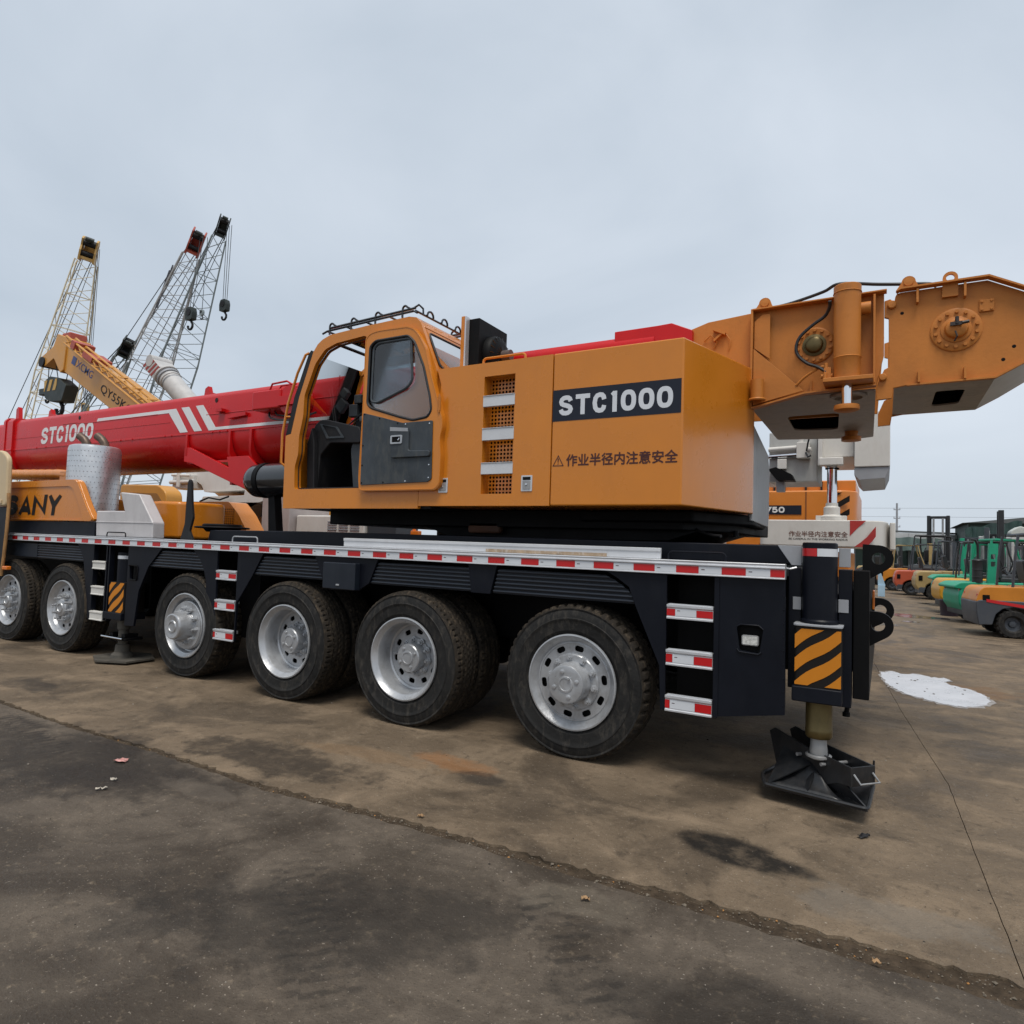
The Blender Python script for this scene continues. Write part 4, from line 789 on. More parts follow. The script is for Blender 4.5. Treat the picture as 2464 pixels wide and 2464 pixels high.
# rear housing with the chamfered corner
ft = [(-2.227, YB), (-1.216, YB), (-.925, 5.47), (-.925, 5.55), (-2.227, 5.55)]
rh = part('counterweight_housing', G().plate([ft], 1.855, 3.037, 'z'), ORANGE, CR_, .012, 3)
part('rear_face_panel', G().plate([(5.56, 1.80), (5.56, 2.60), (6.35, 2.45), (6.42, 2.3), (6.42, 1.86), (6.36, 1.78)], -.97, -.93, 'x'), GALV, CR_, .01)
part('counterweight_base', G().plate([(-1.26, 4.95), (-1.02, 5.45), (-.93, 5.6), (-.96, 6.4), (-1.3, 6.9), (-2.2, 6.9), (-2.2, 4.95)], 1.76, 1.853, 'z'), BLACK, CR_, .02)
pq = part('name_plaque', G().box(-2.224, -1.228, YB - .002, YB + .004, 2.504, 2.747), PLAQUE, rh)
bold_letters('lettering', 'STC1000', LETTER, pq, -2.175, -1.285, 2.545, 2.700, YB - .0035, wt=.225, gap=.26)
lettering('warning_text', '作业半径内注意安全', DKRED, rh, -2.095, -1.245, 2.155, 2.245, YB - .0025, fat=.0022)
tri = [(-2.212, 2.158), (-2.118, 2.158), (-2.165, 2.243)]; cx, cz = -2.165, 2.186
part('warning_triangle', G().plate([tri, [(cx + (x - cx) * .80, cz + (z - cz) * .80) for x, z in tri]], YB - .002, YB + .001), DKRED, rh)
part('exclamation', G().plate([(-2.168, 2.186), (-2.162, 2.186), (-2.160, 2.216), (-2.170, 2.216)], YB - .002, YB + .001).lathe([(.0045, -.002), (0, -.0022)], (-2.165, YB, 2.175), D_, 10), DKRED, rh)
part('hose_loop', G().tube([(-1.35, 5.2, 1.75), (-1.25, 5.1, 1.70), (-1.12, 5.0, 1.665), (-1.05, 4.95, 1.66)], .012, 8), HOSE, CR_)
part('breather', G().cyl((-1.05, 5.5, 1.72), (-1.05, 5.5, 1.67), .022, n=10), BLACK, CR_)
# operator cab ------------------------------------------------------
outer = [(-5.19, 1.832), (-5.20, 2.45), (-5.20, 2.56), (-5.125, 2.575), (-5.035, 2.93), (-4.865, 3.372), (-4.81, 3.44), (-4.75, 3.478), (-4.645, 3.512), (-4.2, 3.535), (-3.68, 3.548), (-3.60, 3.53), (-3.545, 3.47), (-3.36, 3.05), (-3.352, 3.0), (-3.352, 1.995), (-3.502, 1.995), (-3.502, 1.832)]
dway = [(-5.04, 2.02), (-5.05, 2.24), (-5.01, 2.37), (-5.01, 2.54), (-4.965, 2.74), (-4.96, 2.95), (-4.83, 3.25), (-4.71, 3.375), (-4.56, 3.42), (-4.20, 3.445), (-4.165, 3.42), (-4.16, 3.18), (-4.16, 2.69), (-4.165, 2.05), (-4.19, 2.02)]
dwin = [(-4.06, 3.31), (-4.01, 3.345), (-3.65, 3.345), (-3.585, 3.29), (-3.46, 3.02), (-3.41, 2.78), (-3.41, 2.68), (-3.46, 2.64), (-3.56, 2.62), (-3.70, 2.66), (-4.02, 2.76), (-4.06, 2.80)]
ihc = [(-4.04, 3.29), (-3.99, 3.33), (-3.61, 3.33), (-3.58, 2.95), (-3.64, 2.89), (-3.97, 2.785), (-4.045, 2.80)]
cabp = part('cab_side', G().plate([outer, rounded(dway, .03), rounded(ihc, .04)], YB, YB + .045), ORANGE, CR_)
inn = [((x + 4.6) * .985 - 4.6, (z - 2.72) * .985 + 2.72) for x, z in dway]
part('door_frame', G().plate([rounded(dway, .03), rounded(inn, .03)], YB + .047, YB + .075), ORANGE, cabp)
part('door_seal', G().tube([(x, YB + .046, z) for x, z in rounded([((x + 4.45) * .982 - 4.45 - .005, (z - 2.75) * .982 + 2.748) for x, z in dway], .03, 3)], .006, 5, True), HOSE, cabp)
YF = 5.24
fwin = rounded([(-5.10, 2.66), (-4.98, 3.02), (-4.86, 3.28), (-4.72, 3.40), (-3.72, 3.43), (-3.55, 3.2), (-3.45, 2.9), (-3.47, 2.66)], .05)
part('cab_far_side', G().plate([outer, fwin], YF, YF + .04), ORANGE, CR_)
part('far_window', G().plate([fwin], YF + .018, YF + .024), GLASSC, CR_, smooth=0)
part('cab_floor', G().box(-5.17, -3.40, YB + .05, YF - .002, 1.835, 2.0), DARKIN, CR_)
def strip(pts_, y0, y1, th):
    g_ = G(); n_ = len(pts_); q = [(x + th * .6, z - th) for x, z in pts_]
    return g_.add([(x, y0, z) for x, z in pts_] + [(x, y1, z) for x, z in pts_] + [(x, y0, z) for x, z in q] + [(x, y1, z) for x, z in q],
        [(i, i + 1, n_ + i + 1, n_ + i) for i in range(n_ - 1)] + [(2 * n_ + i, 2 * n_ + i + 1, 3 * n_ + i + 1, 3 * n_ + i) for i in range(n_ - 1)] +
        [(i, i + 1, 2 * n_ + i + 1, 2 * n_ + i) for i in range(n_ - 1)] + [(n_ + i, n_ + i + 1, 3 * n_ + i + 1, 3 * n_ + i) for i in range(n_ - 1)] + [(0, n_, 3 * n_, 2 * n_), (n_ - 1, 2 * n_ - 1, 4 * n_ - 1, 3 * n_ - 1)])
rf = part('cab_roof', strip([(-4.12, 3.538), (-3.68, 3.548), (-3.60, 3.53), (-3.545, 3.47)], YB + .046, YF - .001, .03), ORANGE, CR_, .006)
part('roof_rail', G().bar((-4.92, YF - .04, 3.33), (-4.66, YF - .04, 3.49), .05).bar((-4.66, YF - .04, 3.49), (-4.12, YF - .04, 3.52), .05), ORANGE, rf)
part('skylight', G().plate([(-4.64, 3.505), (-4.12, 3.530), (-4.12, 3.536), (-4.64, 3.511)], YB + .05, YF - .002), GLASSC, rf, smooth=0)
for x, z in ((-4.70, 3.47), (-4.34, 3.505)): part('roof_bar', G().cyl((x, YB + .05, z), (x, YF - .002, z), .016, n=10), HOSE, rf)
rw = [(4.56, 3.10), (5.16, 3.10), (5.16, 3.33), (4.56, 3.36)]
# sloping rear wall
def rear(y, z): return (-3.545 + (3.47 - z) * .44, y, z)
wl_o = [(YB + .046, 3.46), (YF - .001, 3.46), (YF - .001, 2.0), (YB + .046, 2.0)]; wl_i = rounded([(4.53, 3.40), (5.16, 3.40), (5.16, 3.07), (4.53, 3.07)], .04)
g = G(); fl_ = wl_o + wl_i; m_ = len(fl_)
tri_ = tessellate_polygon([[Vector((a, b, 0)) for a, b in wl_o], [Vector((a, b, 0)) for a, b in wl_i]])
def rx(y, z): p = rear(y, max(z, 3.03)); return (p[0], y, z)
g.add([rx(*p) for p in fl_], [tuple(t) for t in tri_]); o = part('cab_rear_wall', g, ORANGE, CR_, smooth=0); so = o.modifiers.new('solid', 'SOLIDIFY'); so.thickness = .03
o2 = part('rear_window', G().add([rx(a, b) for a, b in wl_i], [tuple(range(len(wl_i)))]), GLASS, o, smooth=0)
part('window_seal', G().tube([rx(a, b) for a, b in wl_i], .010, 6, True), HOSE, o)
# windscreen and its dark strip, grab rail
part('windscreen', G().add([(-5.20, YB + .03, 2.58), (-4.90, YB + .03, 3.36), (-4.90, YF, 3.36), (-5.20, YF, 2.58)], [(0, 1, 2, 3)]), GLASSC, CR_, smooth=0)
part('pillar_seal', G().plate([(-5.20, 2.565), (-5.129, 2.577), (-5.039, 2.93), (-4.869, 3.374), (-4.898, 3.392), (-4.93, 3.36), (-5.105, 2.94)], YB + .002, YB + .04), DARKIN, CR_)
part('front_panel', G().plate([(-5.19, 1.84), (-5.15, 1.84), (-5.15, 2.56), (-5.19, 2.56)], YB + .046, YF), ORANGE, CR_)
part('grab_rail', G().tube([(-5.20, 4.47, 2.25), (-5.235, 4.44, 2.29), (-5.235, 4.44, 2.58), (-5.175, 4.44, 2.88), (-5.06, 4.44, 3.18), (-4.96, 4.44, 3.35), (-4.93, 4.46, 3.37)], .013, 8).cyl((-5.20, 4.44, 2.75), (-5.15, 4.46, 2.75), .010, n=8), ORANGE, CR_)
# sliding door pushed back
dout = [(-4.14, 3.40), (-4.09, 3.44), (-4.00, 3.455), (-3.65, 3.445), (-3.57, 3.41), (-3.51, 3.34), (-3.44, 3.22), (-3.385, 3.03), (-3.30, 2.79), (-3.235, 2.60), (-3.228, 2.52), (-3.252, 2.42), (-3.235, 2.27), (-3.24, 2.03), (-3.285, 1.985), (-4.14, 1.985), (-4.155, 2.1), (-4.14, 2.69)]
dh = [(-4.08, 3.31), (-4.02, 3.355), (-3.64, 3.355), (-3.565, 3.29), (-3.455, 3.06), (-3.375, 2.79), (-3.355, 2.67), (-3.395, 2.615), (-3.55, 2.598), (-3.71, 2.64), (-4.035, 2.74), (-4.085, 2.785)]
dr = part('cab_door', G().plate([rounded(dout, .03), rounded(dh, .03)], 4.398, 4.448), ORANGE, CR_)
part('window_gasket', G().tube([(x, 4.402, z) for x, z in rounded(dh, .03, 4)], .013, 6, True), HOSE, dr)
part('door_window', G().plate([rounded(dh, .03)], 4.412, 4.418), GLASS, dr, smooth=0)
ih = [(-4.04, 3.29), (-3.99, 3.33), (-3.61, 3.33), (-3.58, 2.95), (-3.64, 2.89), (-3.97, 2.785), (-4.045, 2.80)]
part('sliding_pane', G().plate([rounded(ih, .04)], 4.4065, 4.4095), GLASST, dr, smooth=0); part('sliding_pane_frame', G().tube([(x, 4.406, z) for x, z in rounded(ih, .04, 4)], .012, 6, True), GREYD, dr)
for pp, rr_ in (([(x, 4.399, z) for x, z in rounded([((x + 3.7) * .985 - 3.7, (z - 2.72) * .985 + 2.72) for x, z in dout], .03, 3)], .006),): part('door_bead', G().tube(pp, rr_, 5, True), ORANGE, dr)
dp = part('door_trim_panel', G().plate([rounded([(-4.12, 2.70), (-3.92, 2.65), (-3.66, 2.58), (-3.33, 2.58), (-3.32, 2.08), (-3.36, 2.055), (-4.12, 2.04)], .015)], 4.388, 4.3975), GREYD, dr, .003)
part('armrest_pocket', G().plate([rounded([(-3.775, 2.53), (-3.57, 2.51), (-3.565, 2.33), (-3.335, 2.32), (-3.335, 2.27), (-3.76, 2.27)], .02)], 4.366, 4.388), GREYD, dp, .008)
part('pull_strip', G().plate([(-3.775, 2.545), (-3.575, 2.525), (-3.575, 2.495), (-3.775, 2.51)], 4.364, 4.366), GREYP, dp)
hb = part('door_handle', G().plate([rrect(-3.762, -3.632, 2.392, 2.468, .012), rrect(-3.745, -3.650, 2.406, 2.455, .006)], 4.358, 4.367), SILVER, dp, 0); part('handle_bowl', G().box(-3.745, -3.65, 4.3645, 4.366, 2.406, 2.455), BLACK, hb); part('latch_lever', G().cyl((-3.672, 4.356, 2.42), (-3.66, 4.362, 2.44), .008, n=8), CHROME, hb)
for x, z in ((-4.10, 2.685), (-3.92, 2.635), (-3.71, 2.58), (-3.62, 2.565), (-3.36, 2.555), (-4.105, 2.4), (-4.105, 2.22), (-4.105, 2.06), (-3.85, 2.06), (-3.6, 2.065), (-3.35, 2.09), (-3.35, 2.2)): part('screw', G().lathe([(.008, 0), (.007, -.003), (0, -.004)], (x, 4.388, z), D_, 8), BLACK if x < -3.7 else CHROME, dp)
part('door_lock', G().box(-3.285, -3.255, 4.388, 4.40, 2.66, 2.78).cyl((-3.27, 4.392, 2.64), (-3.27, 4.392, 2.80), .008, n=8), TAN, dr, .003)
# interior: console, lever, far pillar
cn = part('console', G().plate([rounded([(-5.04, 2.0), (-5.08, 2.50), (-5.03, 2.69), (-4.95, 2.745), (-4.86, 2.74), (-4.42, 2.64), (-4.375, 2.53), (-4.40, 2.48), (-4.80, 2.50), (-4.93, 2.38), (-4.95, 2.0)], .03)], 4.66, 5.10), DARKIN, CR_, .012)
part('console_cheek', G().plate([rounded([(-4.50, 2.0), (-4.56, 2.44), (-4.52, 2.52), (-4.25, 2.50), (-4.22, 2.4), (-4.22, 2.0)], .04)], 4.70, 5.0), GREYD, cn, .01)
part('console_back', G().box(-5.0, -4.3, 5.05, 5.2, 2.0, 2.5), BLACK, cn)
part('console_side', G().plate([(-5.03, 2.0), (-5.06, 2.5), (-5.0, 2.66), (-4.96, 2.5), (-4.93, 2.0)], 4.60, 4.659), DARKIN, cn, .01)
part('screen', G().obox((-4.80, 4.86, 2.715), Vector((.125, 0, -.030)), Vector((0, .14, 0)), Vector((.003, 0, .012))), BLACKG, cn); part('screen', G().obox((-4.53, 4.86, 2.652), Vector((.075, 0, -.016)), Vector((0, .10, 0)), Vector((.002, 0, .010))), mat('dull_screen', (.03, .028, .027), .3), cn)
part('display_bezel', G().plate([rounded([(-4.94, 2.70), (-4.70, 2.655), (-4.60, 2.54), (-4.84, 2.545)], .01), rounded([(-4.91, 2.688), (-4.72, 2.648), (-4.645, 2.56), (-4.82, 2.562)], .01)], 4.648, 4.658), GREYD, cn)
part('joystick', G().cyl((-4.45, 4.74, 2.60), (-4.44, 4.73, 2.71), .013, n=8).lathe([(0, .0), (.026, .008), (.03, .03), (.022, .055), (0, .065)], (-4.44, 4.73, 2.70), (-.3, 0, 1), 12), GREYD, cn)
part('label_plate', G().plate([(-4.40, 2.40), (-4.38, 2.50), (-4.30, 2.49), (-4.30, 2.39)], 4.69, 4.699), WHITEV, cn)
part('seat_belt_pillar', G().plate([(-5.04, 2.55), (-4.88, 3.10), (-4.80, 3.36), (-4.70, 3.40), (-4.74, 3.0), (-4.86, 2.55)], YF - .06, YF - .02), DARKIN, CR_, .01)
part('belt_reel', G().box(-5.02, -4.90, YF - .12, YF - .06, 2.86, 3.0).box(-4.95, -4.85, YF - .12, YF - .06, 3.0, 3.1), GREYD, CR_, .012)
part('wiper', G().cyl((-5.1, 5.12, 2.72), (-4.7, 5.14, 2.98), .008, n=6).cyl((-5.05, 5.12, 2.72), (-4.68, 5.14, 2.95), .006, n=6), HOSE, CR_)
# roof guard of bent bars
g = G(); ya, yb = 4.46, 5.22
def gz(x): return 3.553 + (x + 4.7) * .036
for y in (ya, yb):
    g.tube([(-4.76, y, gz(-4.76) - .012), (-4.70, y, gz(-4.7) + .004), (-3.64, y, gz(-3.64) + .004), (-3.60, y, gz(-3.6) - .02)], .010, 6).tube([(-4.66, y, gz(-4.66) + .028), (-3.62, y, gz(-3.62) + .028)], .011, 6)
    for x in (-4.64, -4.36, -4.06, -3.74): g.tube([(x - .028, y, gz(x) - .035), (x - .028, y, gz(x) + .03)] + [(x - .028 * math.cos(R(a)), y, gz(x) + .04 + .030 * math.sin(R(a))) for a in range(0, 151, 25)] + [(x + .07, y, gz(x) + .03)], .010, 6)
for x in (-4.70, -4.45, -4.20, -3.92, -3.62): g.cyl((x, ya, gz(x) + .004), (x, yb, gz(x) + .004), .010, n=6)
for y in (4.64, 4.86, 5.08): g.tube([(-3.60, y - .05, gz(-3.6))] + [(-3.59, y - .045 * math.cos(R(a)), gz(-3.6) + .045 * math.sin(R(a))) for a in range(0, 181, 30)] + [(-3.60, y + .05, gz(-3.6))], .010, 6)
g.tube([(-3.64, ya, gz(-3.64) + .03), (-3.60, ya + .02, gz(-3.6) + .06), (-3.575, ya + .05, gz(-3.6) + .03), (-3.57, ya + .05, gz(-3.6) - .03)], .010, 6)
part('roof_guard', g, BLACKG, CR_)
# cooler with fan behind the cab
cl_ = part('oil_cooler', G().box(-3.32, -3.20, 4.86, 5.36, 3.04, 3.60), BLACK, CR_, .006); part('cooler_plate', G().box(-3.36, -3.322, 4.80, 5.38, 3.03, 3.615), ORANGE, cl_, .005); part('cooler_edge', G().box(-3.3195, -3.305, 4.80, 4.855, 3.04, 3.61), ALU, cl_)
fn = part('fan_shroud', G().lathe([(.19, -3.199), (.19, -3.15), (.17, -3.12), (.12, -3.10), (.06, -3.09), (0, -3.088)], (0, 5.11, 3.30), (1, 0, 0), 28), BLACK, cl_)
g = G()
for i in range(9): a = i * math.pi / 9; g.tube([(-3.12, 5.11 + .18 * math.cos(a), 3.30 + .18 * math.sin(a)), (-3.075, 5.11, 3.30), (-3.12, 5.11 - .18 * math.cos(a), 3.30 - .18 * math.sin(a))], .004, 4)
part('fan_guard', g, BLACKG, cl_); part('fan_motor', G().cyl((-3.10, 5.11, 3.30), (-3.0, 5.11, 3.30), .05, n=14), mat('motor_brown', (.09, .06, .05), .5), cl_)
# ------------------------------------------------------------------ boom
BC = 5.93
half = [(.0, 3.452), (.40, 3.452), (.46, 3.440), (.495, 3.40), (.505, 3.37), (.505, 2.925), (.512, 2.92), (.512, 2.90), (.505, 2.895), (.500, 2.80), (.475, 2.70), (.425, 2.61), (.345, 2.54), (.24, 2.495), (.12, 2.475), (.0, 2.47)]
sec = [(BC - y, z) for y, z in half] + [(BC + y, z) for y, z in reversed(half[1:-1])]
bm_ = part('boom', G().plate([sec], -13.25, -1.75, 'x'), RED, CR_)
half2 = [(y * .93, 2.47 + (z - 2.47) * .95 + .02) for y, z in half]; sec2 = [(BC - y, z) for y, z in half2] + [(BC + y, z) for y, z in reversed(half2[1:-1])]
part('inner_section', G().plate([sec2], -19, -13.2, 'x'), RED, CR_)
def scaled(k, dz): return [(BC - y * k, 2.96 + (z - 2.96) * k + dz) for y, z in half] + [(BC + y * k, 2.96 + (z - 2.96) * k + dz) for y, z in reversed(half[1:-1])]
part('boom_collar', G().plate([scaled(1.07, 0)], -13.45, -13.22, 'x').plate([scaled(1.10, 0)], -13.52, -13.45, 'x'), RED, CR_, .006)
part('collar_lug', G().plate([(-13.42, 3.44), (-13.42, 3.66), (-13.36, 3.70), (-13.33, 3.66), (-13.30, 3.44)], BC - .42, BC - .36), RED, CR_)
for x in (-12.25, -8.05): part('boom_lug', G().plate([(x - .08, 3.445), (x - .06, 3.55), (x + .0, 3.58), (x + .03, 3.50), (x + .14, 3.47), (x + .14, 3.445)], BC - .40, BC - .34), RED, bm_)
YN = BC - .5055
for x in (-12.4, -12.1, -9.9, -9.6, -8.8, -8.65, -7.75, -7.6, -7.45): part('bolt', G().lathe([(.018, 0), (.016, -.008), (0, -.010)], (x, YN - .006, 2.91), D_, 10), RED, bm_)
for x in (-11.1, -7.70): part('bolt', G().lathe([(.032, 0), (.030, -.004), (0, -.004)], (x, YN, 3.335), D_, 14), mat('dark_hole', (.02, .004, .004), .7), bm_)
g = G(); g.tube([(-11.6, YN, 3.26), (-11.2, YN, 3.262), (-10.9, YN, 3.235), (-9.0, YN, 3.235)], .006, 5).tube([(-7.9, YN, 3.15), (-6.6, YN, 3.15), (-6.2, YN, 3.20), (-5.95, YN, 3.2), (-5.0, YN, 3.2)], .006, 5).tube([(-5.48, YN, 3.44), (-5.49, YN, 3.2)], .006, 5).tube([(-13.2, YN, 3.10), (-8.7, YN, 3.10)], .004, 5); part('weld_seam', g, RED, bm_)
bold_letters('lettering', 'STC1000', WHITEV, bm_, -12.30, -10.66, 2.965, 3.24, YN - .002, wt=.22, shear=.12, gap=.14)
def decal(p): part('decal', G().plate([p], YN - .003, YN - .001), WHITEV, bm_, smooth=0)
decal([(-10.60, 3.235), (-8.74, 3.235), (-8.455, 2.94), (-8.285, 2.94), (-8.575, 3.285), (-10.56, 3.285)])
decal([(-8.455, 3.29), (-8.285, 3.29), (-7.975, 2.94), (-8.14, 2.94)])
decal([(-8.135, 3.29), (-7.975, 3.29), (-7.69, 2.972), (-4.80, 2.972), (-4.80, 2.932), (-7.83, 2.935)])
# lift cylinder bracket under the boom
def gus(p, y0, y1, nm='bracket_plate'): return part(nm, G().plate([p], y0, y1), RED, lb, .004)
lb = part('lift_bracket', G().plate([(-8.30, 2.72), (-8.18, 2.72), (-7.35, 2.42), (-7.02, 2.14), (-6.92, 2.10), (-6.82, 2.14), (-6.80, 2.24), (-6.83, 2.42), (-7.0, 2.5), (-6.6, 2.6), (-8.3, 2.6), (-8.36, 2.52), (-8.16, 2.49)][:3] + [(-7.40, 2.56), (-6.98, 2.56), (-6.80, 2.42), (-6.80, 2.22), (-6.84, 2.14), (-6.93, 2.10), (-7.03, 2.14), (-8.12, 2.50), (-8.30, 2.53)], 5.40, 5.44), RED, CR_, .006)
part('bracket_plate', G().plate([(-8.30, 2.72), (-8.18, 2.72), (-7.40, 2.56), (-6.98, 2.56), (-6.80, 2.42), (-6.80, 2.22), (-6.93, 2.10), (-7.03, 2.14), (-8.12, 2.50), (-8.30, 2.53)], 6.42, 6.46), RED, lb)
part('bracket_web', G().box(-8.28, -6.95, 5.44, 6.42, 2.50, 2.53).box(-7.36, -7.32, 5.44, 6.42, 2.2, 2.52), RED, lb)
for x in (-8.26, -7.36, -6.95):
    q = [(5.395, 2.90), (5.395, 2.62), (5.44, 2.50), (5.60, 2.46), (5.60, 2.52), (5.46, 2.64), (5.425, 2.78), (5.42, 2.90)]; part('saddle_rib', G().plate([q], x - .02, x + .02, 'x'), RED, lb)
part('pivot_pin', G().cyl((-6.93, 5.36, 2.24), (-6.93, 6.5, 2.24), .075, n=20).cyl((-6.93, 5.35, 2.24), (-6.93, 5.40, 2.24), .10, n=20), RED, lb)
part('lift_cylinder', G().cyl((-6.93, 5.93, 2.24), (-4.2, 5.93, 1.95), .15, n=24), TAN, CR_)
# hose reel box on the boom side
hb2 = part('reel_box', G().box(-6.68, -6.18, 5.18, 5.42, 3.07, 3.30), RED, CR_, .02)
part('reel', G().cyl((-6.05, 5.20, 3.16), (-6.05, 5.42, 3.16), .17, n=24).box(-6.2, -5.86, 5.16, 5.20, 3.09, 3.20), RED, hb2)
part('reel_guard', G().tube([(-6.45, 5.25, 3.31), (-6.35, 5.2, 3.37), (-6.1, 5.2, 3.38), (-5.95, 5.22, 3.30)], .012, 6).tube([(-6.35, 5.3, 3.31), (-6.25, 5.25, 3.35), (-6.0, 5.25, 3.35)], .012, 6), RED, hb2)
part('reel_hose', G().tube(bez([(-6.5, 5.3, 3.06), (-6.42, 5.25, 2.98), (-6.2, 5.22, 2.93), (-5.95, 5.24, 2.93), (-5.7, 5.3, 3.0)]), .012, 6).tube([(-6.4, 5.3, 3.06), (-6.3, 5.25, 3.0), (-6.1, 5.24, 2.97), (-5.9, 5.3, 3.03)], .012, 6), HOSE, hb2)
part('boom_clip', G().box(-7.62, -7.5, 5.36, 5.43, 3.16, 3.20).plate([(-7.40, 3.06), (-7.2, 3.10), (-7.05, 3.12), (-7.05, 3.08)], 5.38, 5.42), RED, CR_)
# rear stepped end of the boom
part('boom_foot', G().plate([(-2.12, 3.40), (-2.12, 3.497), (-1.72, 3.500), (-1.60, 3.505), (-1.42, 3.42), (-1.42, 3.2), (-1.75, 3.1)], 5.44, 6.42), RED, CR_, .008)

# ------------------------------------------------------------------ tail: turntable side plates, lifting jacks, winch box
YT = 5.50
tp = part('tail_side_plate', G().plate([(-1.75, 2.75), (-1.70, 3.365), (-1.30, 3.485), (-.935, 3.512), (-.005, 3.516), (-.005, 3.05), (-.03, 2.94), (-.055, 2.826), (-.54, 2.806), (-.935, 2.715)], YT, YT + .03), TAN, CR_, .004)
part('tail_side_plate', G().plate([(-1.70, 3.365), (-1.30, 3.485), (-.935, 3.512), (-.005, 3.516), (-.055, 2.826), (-1.70, 2.826)], 6.60, 6.63), TAN, CR_)
part('top_flange', G().obox((-.46, YT - .035, 3.517), Vector((.472, 0, .003)), Vector((0, .04, 0)), Vector((0, 0, .006))), TAN, tp, .002)
part('bottom_flange', G().plate([(-.935, 2.700), (-.54, 2.791), (-.055, 2.811), (-.055, 2.824), (-.54, 2.804), (-.935, 2.714)], YT - .075, YT - .001), TAN, tp)
part('end_flange', G().box(-.945, -.927, YT - .07, YT - .001, 2.72, 3.52), TAN, tp, .002)
part('end_flange', G().box(-.075, -.060, YT - .075, YT - .001, 2.83, 3.50), TAN, tp, .002)
part('gusset_plate', G().plate([(-.92, 3.19), (-.545, 2.815), (-.92, 2.73)], YT - .072, YT - .058), TAN, tp, .002)
part('gusset_plate', G().plate([(-.92, 3.20), (-.92, 3.42), (-.86, 3.47), (-.80, 3.47), (-.80, 3.10)], YT - .045, YT - .035), TAN, tp, .002)
part('pin_boss', G().cyl((-.88, YT - .12, 2.92), (-.88, YT - .12, 2.76), .05, n=18).lathe([(.06, 2.77), (.065, 2.76), (.06, 2.75)], (-.88, YT - .12, 0), (0, 0, 1), 18), TAN, tp)
part('rib', G().box(-.505, -.49, YT - .05, YT - .001, 2.806, 2.90), TAN, tp)
part('bracket_clip', G().obox((-1.20, YT - .02, 3.38), (.05, 0, -.025), (0, .03, 0), (.004, 0, .008)).obox((-1.21, YT - .02, 3.34), (.035, 0, .03), (0, .02, 0), (-.006, 0, .006)).tube([(-1.33, YT - .01, 3.32), (-1.27, YT - .03, 3.36), (-1.22, YT - .02, 3.30), (-1.25, YT - .01, 3.25)], .006, 5).tube([(-1.15, YT - .01, 3.36), (-1.11, YT - .02, 3.30), (-1.13, YT - .01, 3.22)], .005, 5), TAN, tp)
und = part('tail_floor', G().plate([rounded([(-1.0, 5.53), (-.057, 5.53), (-.10, 7.70), (-.20, 7.76), (-1.02, 7.6)], .03), rounded([(-.775, 6.33), (-.345, 6.30), (-.40, 7.15), (-.79, 7.08)], .09)], 2.795, 2.81, 'z'), UNDER, CR_)
part('floor_hole_shade', tub(-.86, -.28, 6.2, 7.3, 2.811, 3.15), BLACK, und)  # black tub added over the floor hole to make its inside dark
part('tail_far_wall', G().box(-1.0, -.11, 7.60, 7.63, 2.81, 3.2), TAN, CR_)
def hub_ring(cx, cz, r0, r1, n, parent, y=YT):
    o = part('drum_flange', G().lathe([(r1, -.012), (r0 - .01, -.016), (r0, -.010), (r0, .0)], (cx, y, cz), D_, 48), TAN, parent)
    part('drum_hub', G().lathe([(r1 + .008, -.004), (r1 + .008, -.02), (r1 - .012, -.026), (r1 - .02, -.055), (r1 - .035, -.065), (0, -.066)], (cx, y, cz), D_, 36), OLIVE if parent is tp else TAN, o)
    b0 = None
    for i in range(n):
        a = 2 * math.pi * i / n + .2; p = Vector((cx + (r0 + r1 + .012) / 2 * math.cos(a), y - .018, cz + (r0 + r1 + .012) / 2 * math.sin(a)))
        if b0 is None: b0 = part('bolt', G().cyl(p, p - Vector((0, .014, 0)), .0125, n=6), TAN, o); off = WP[b0.name] - p
        else: again(b0, 'bolt', p + off, o)
    return o
hub_ring(-.478, 3.18, .142, .078, 14, tp)
def jack_big(x, y, z0, z1, r_):
    o = part('lifting_jack', G().lathe([(0, z1), (r_ - .004, z1), (r_, z1 - .005), (r_, z1 - .05), (r_ + .004, z1 - .055), (r_ - .002, z1 - .06), (r_ - .002, z0 + .17), (r_ + .003, z0 + .165), (r_ - .003, z0 + .155), (r_ - .006, z0)], (x, y, 0), (0, 0, 1), 36), TAN, CR_)
    part('rod', G().cyl((x, y, z0), (x, y, z0 - .20), .038, n=20), CHROME, o)
    part('foot_disc', G().lathe([(.038, z0 - .18), (.085, z0 - .19), (.088, z0 - .205), (.086, z0 - .225), (.06, z0 - .235), (0, z0 - .235)], (x, y, 0), (0, 0, 1), 28), TAN, o); return o
j1 = jack_big(-.245, 5.38, 2.855, 3.57, .094); part('jack_base', G().box(-.40, -.07, 5.26, 5.49, 2.826, 2.858), TAN, j1, .005)
part('bolt_ring', G().lathe([(.10, 2.795), (.13, 2.79), (.13, 2.775), (.10, 2.77)], (-.245, 5.62, 0), (0, 0, 1), 24, True), UNDER, j1)
part('side_boss', G().cyl((-.16, 5.42, 3.40), (-.09, 5.42, 3.40), .045, n=16), TAN, j1)
part('foot_disc', G().lathe([(0, 2.83), (.06, 2.83), (.06, 2.75), (.09, 2.74), (.09, 2.70), (0, 2.69)], (-.29, 7.3, 0), (0, 0, 1), 24), TAN, CR_)
part('valve_block', G().box(-.40, -.35, 5.36, 5.42, 2.87, 2.96).cyl((-.42, 5.38, 2.90), (-.34, 5.38, 2.90), .018, n=10).cyl((-.39, 5.35, 2.84), (-.39, 5.35, 2.92), .014, n=8).cyl((-.385, 5.38, 2.95), (-.385, 5.38, 3.0), .014, n=8), TAN, j1, .003)
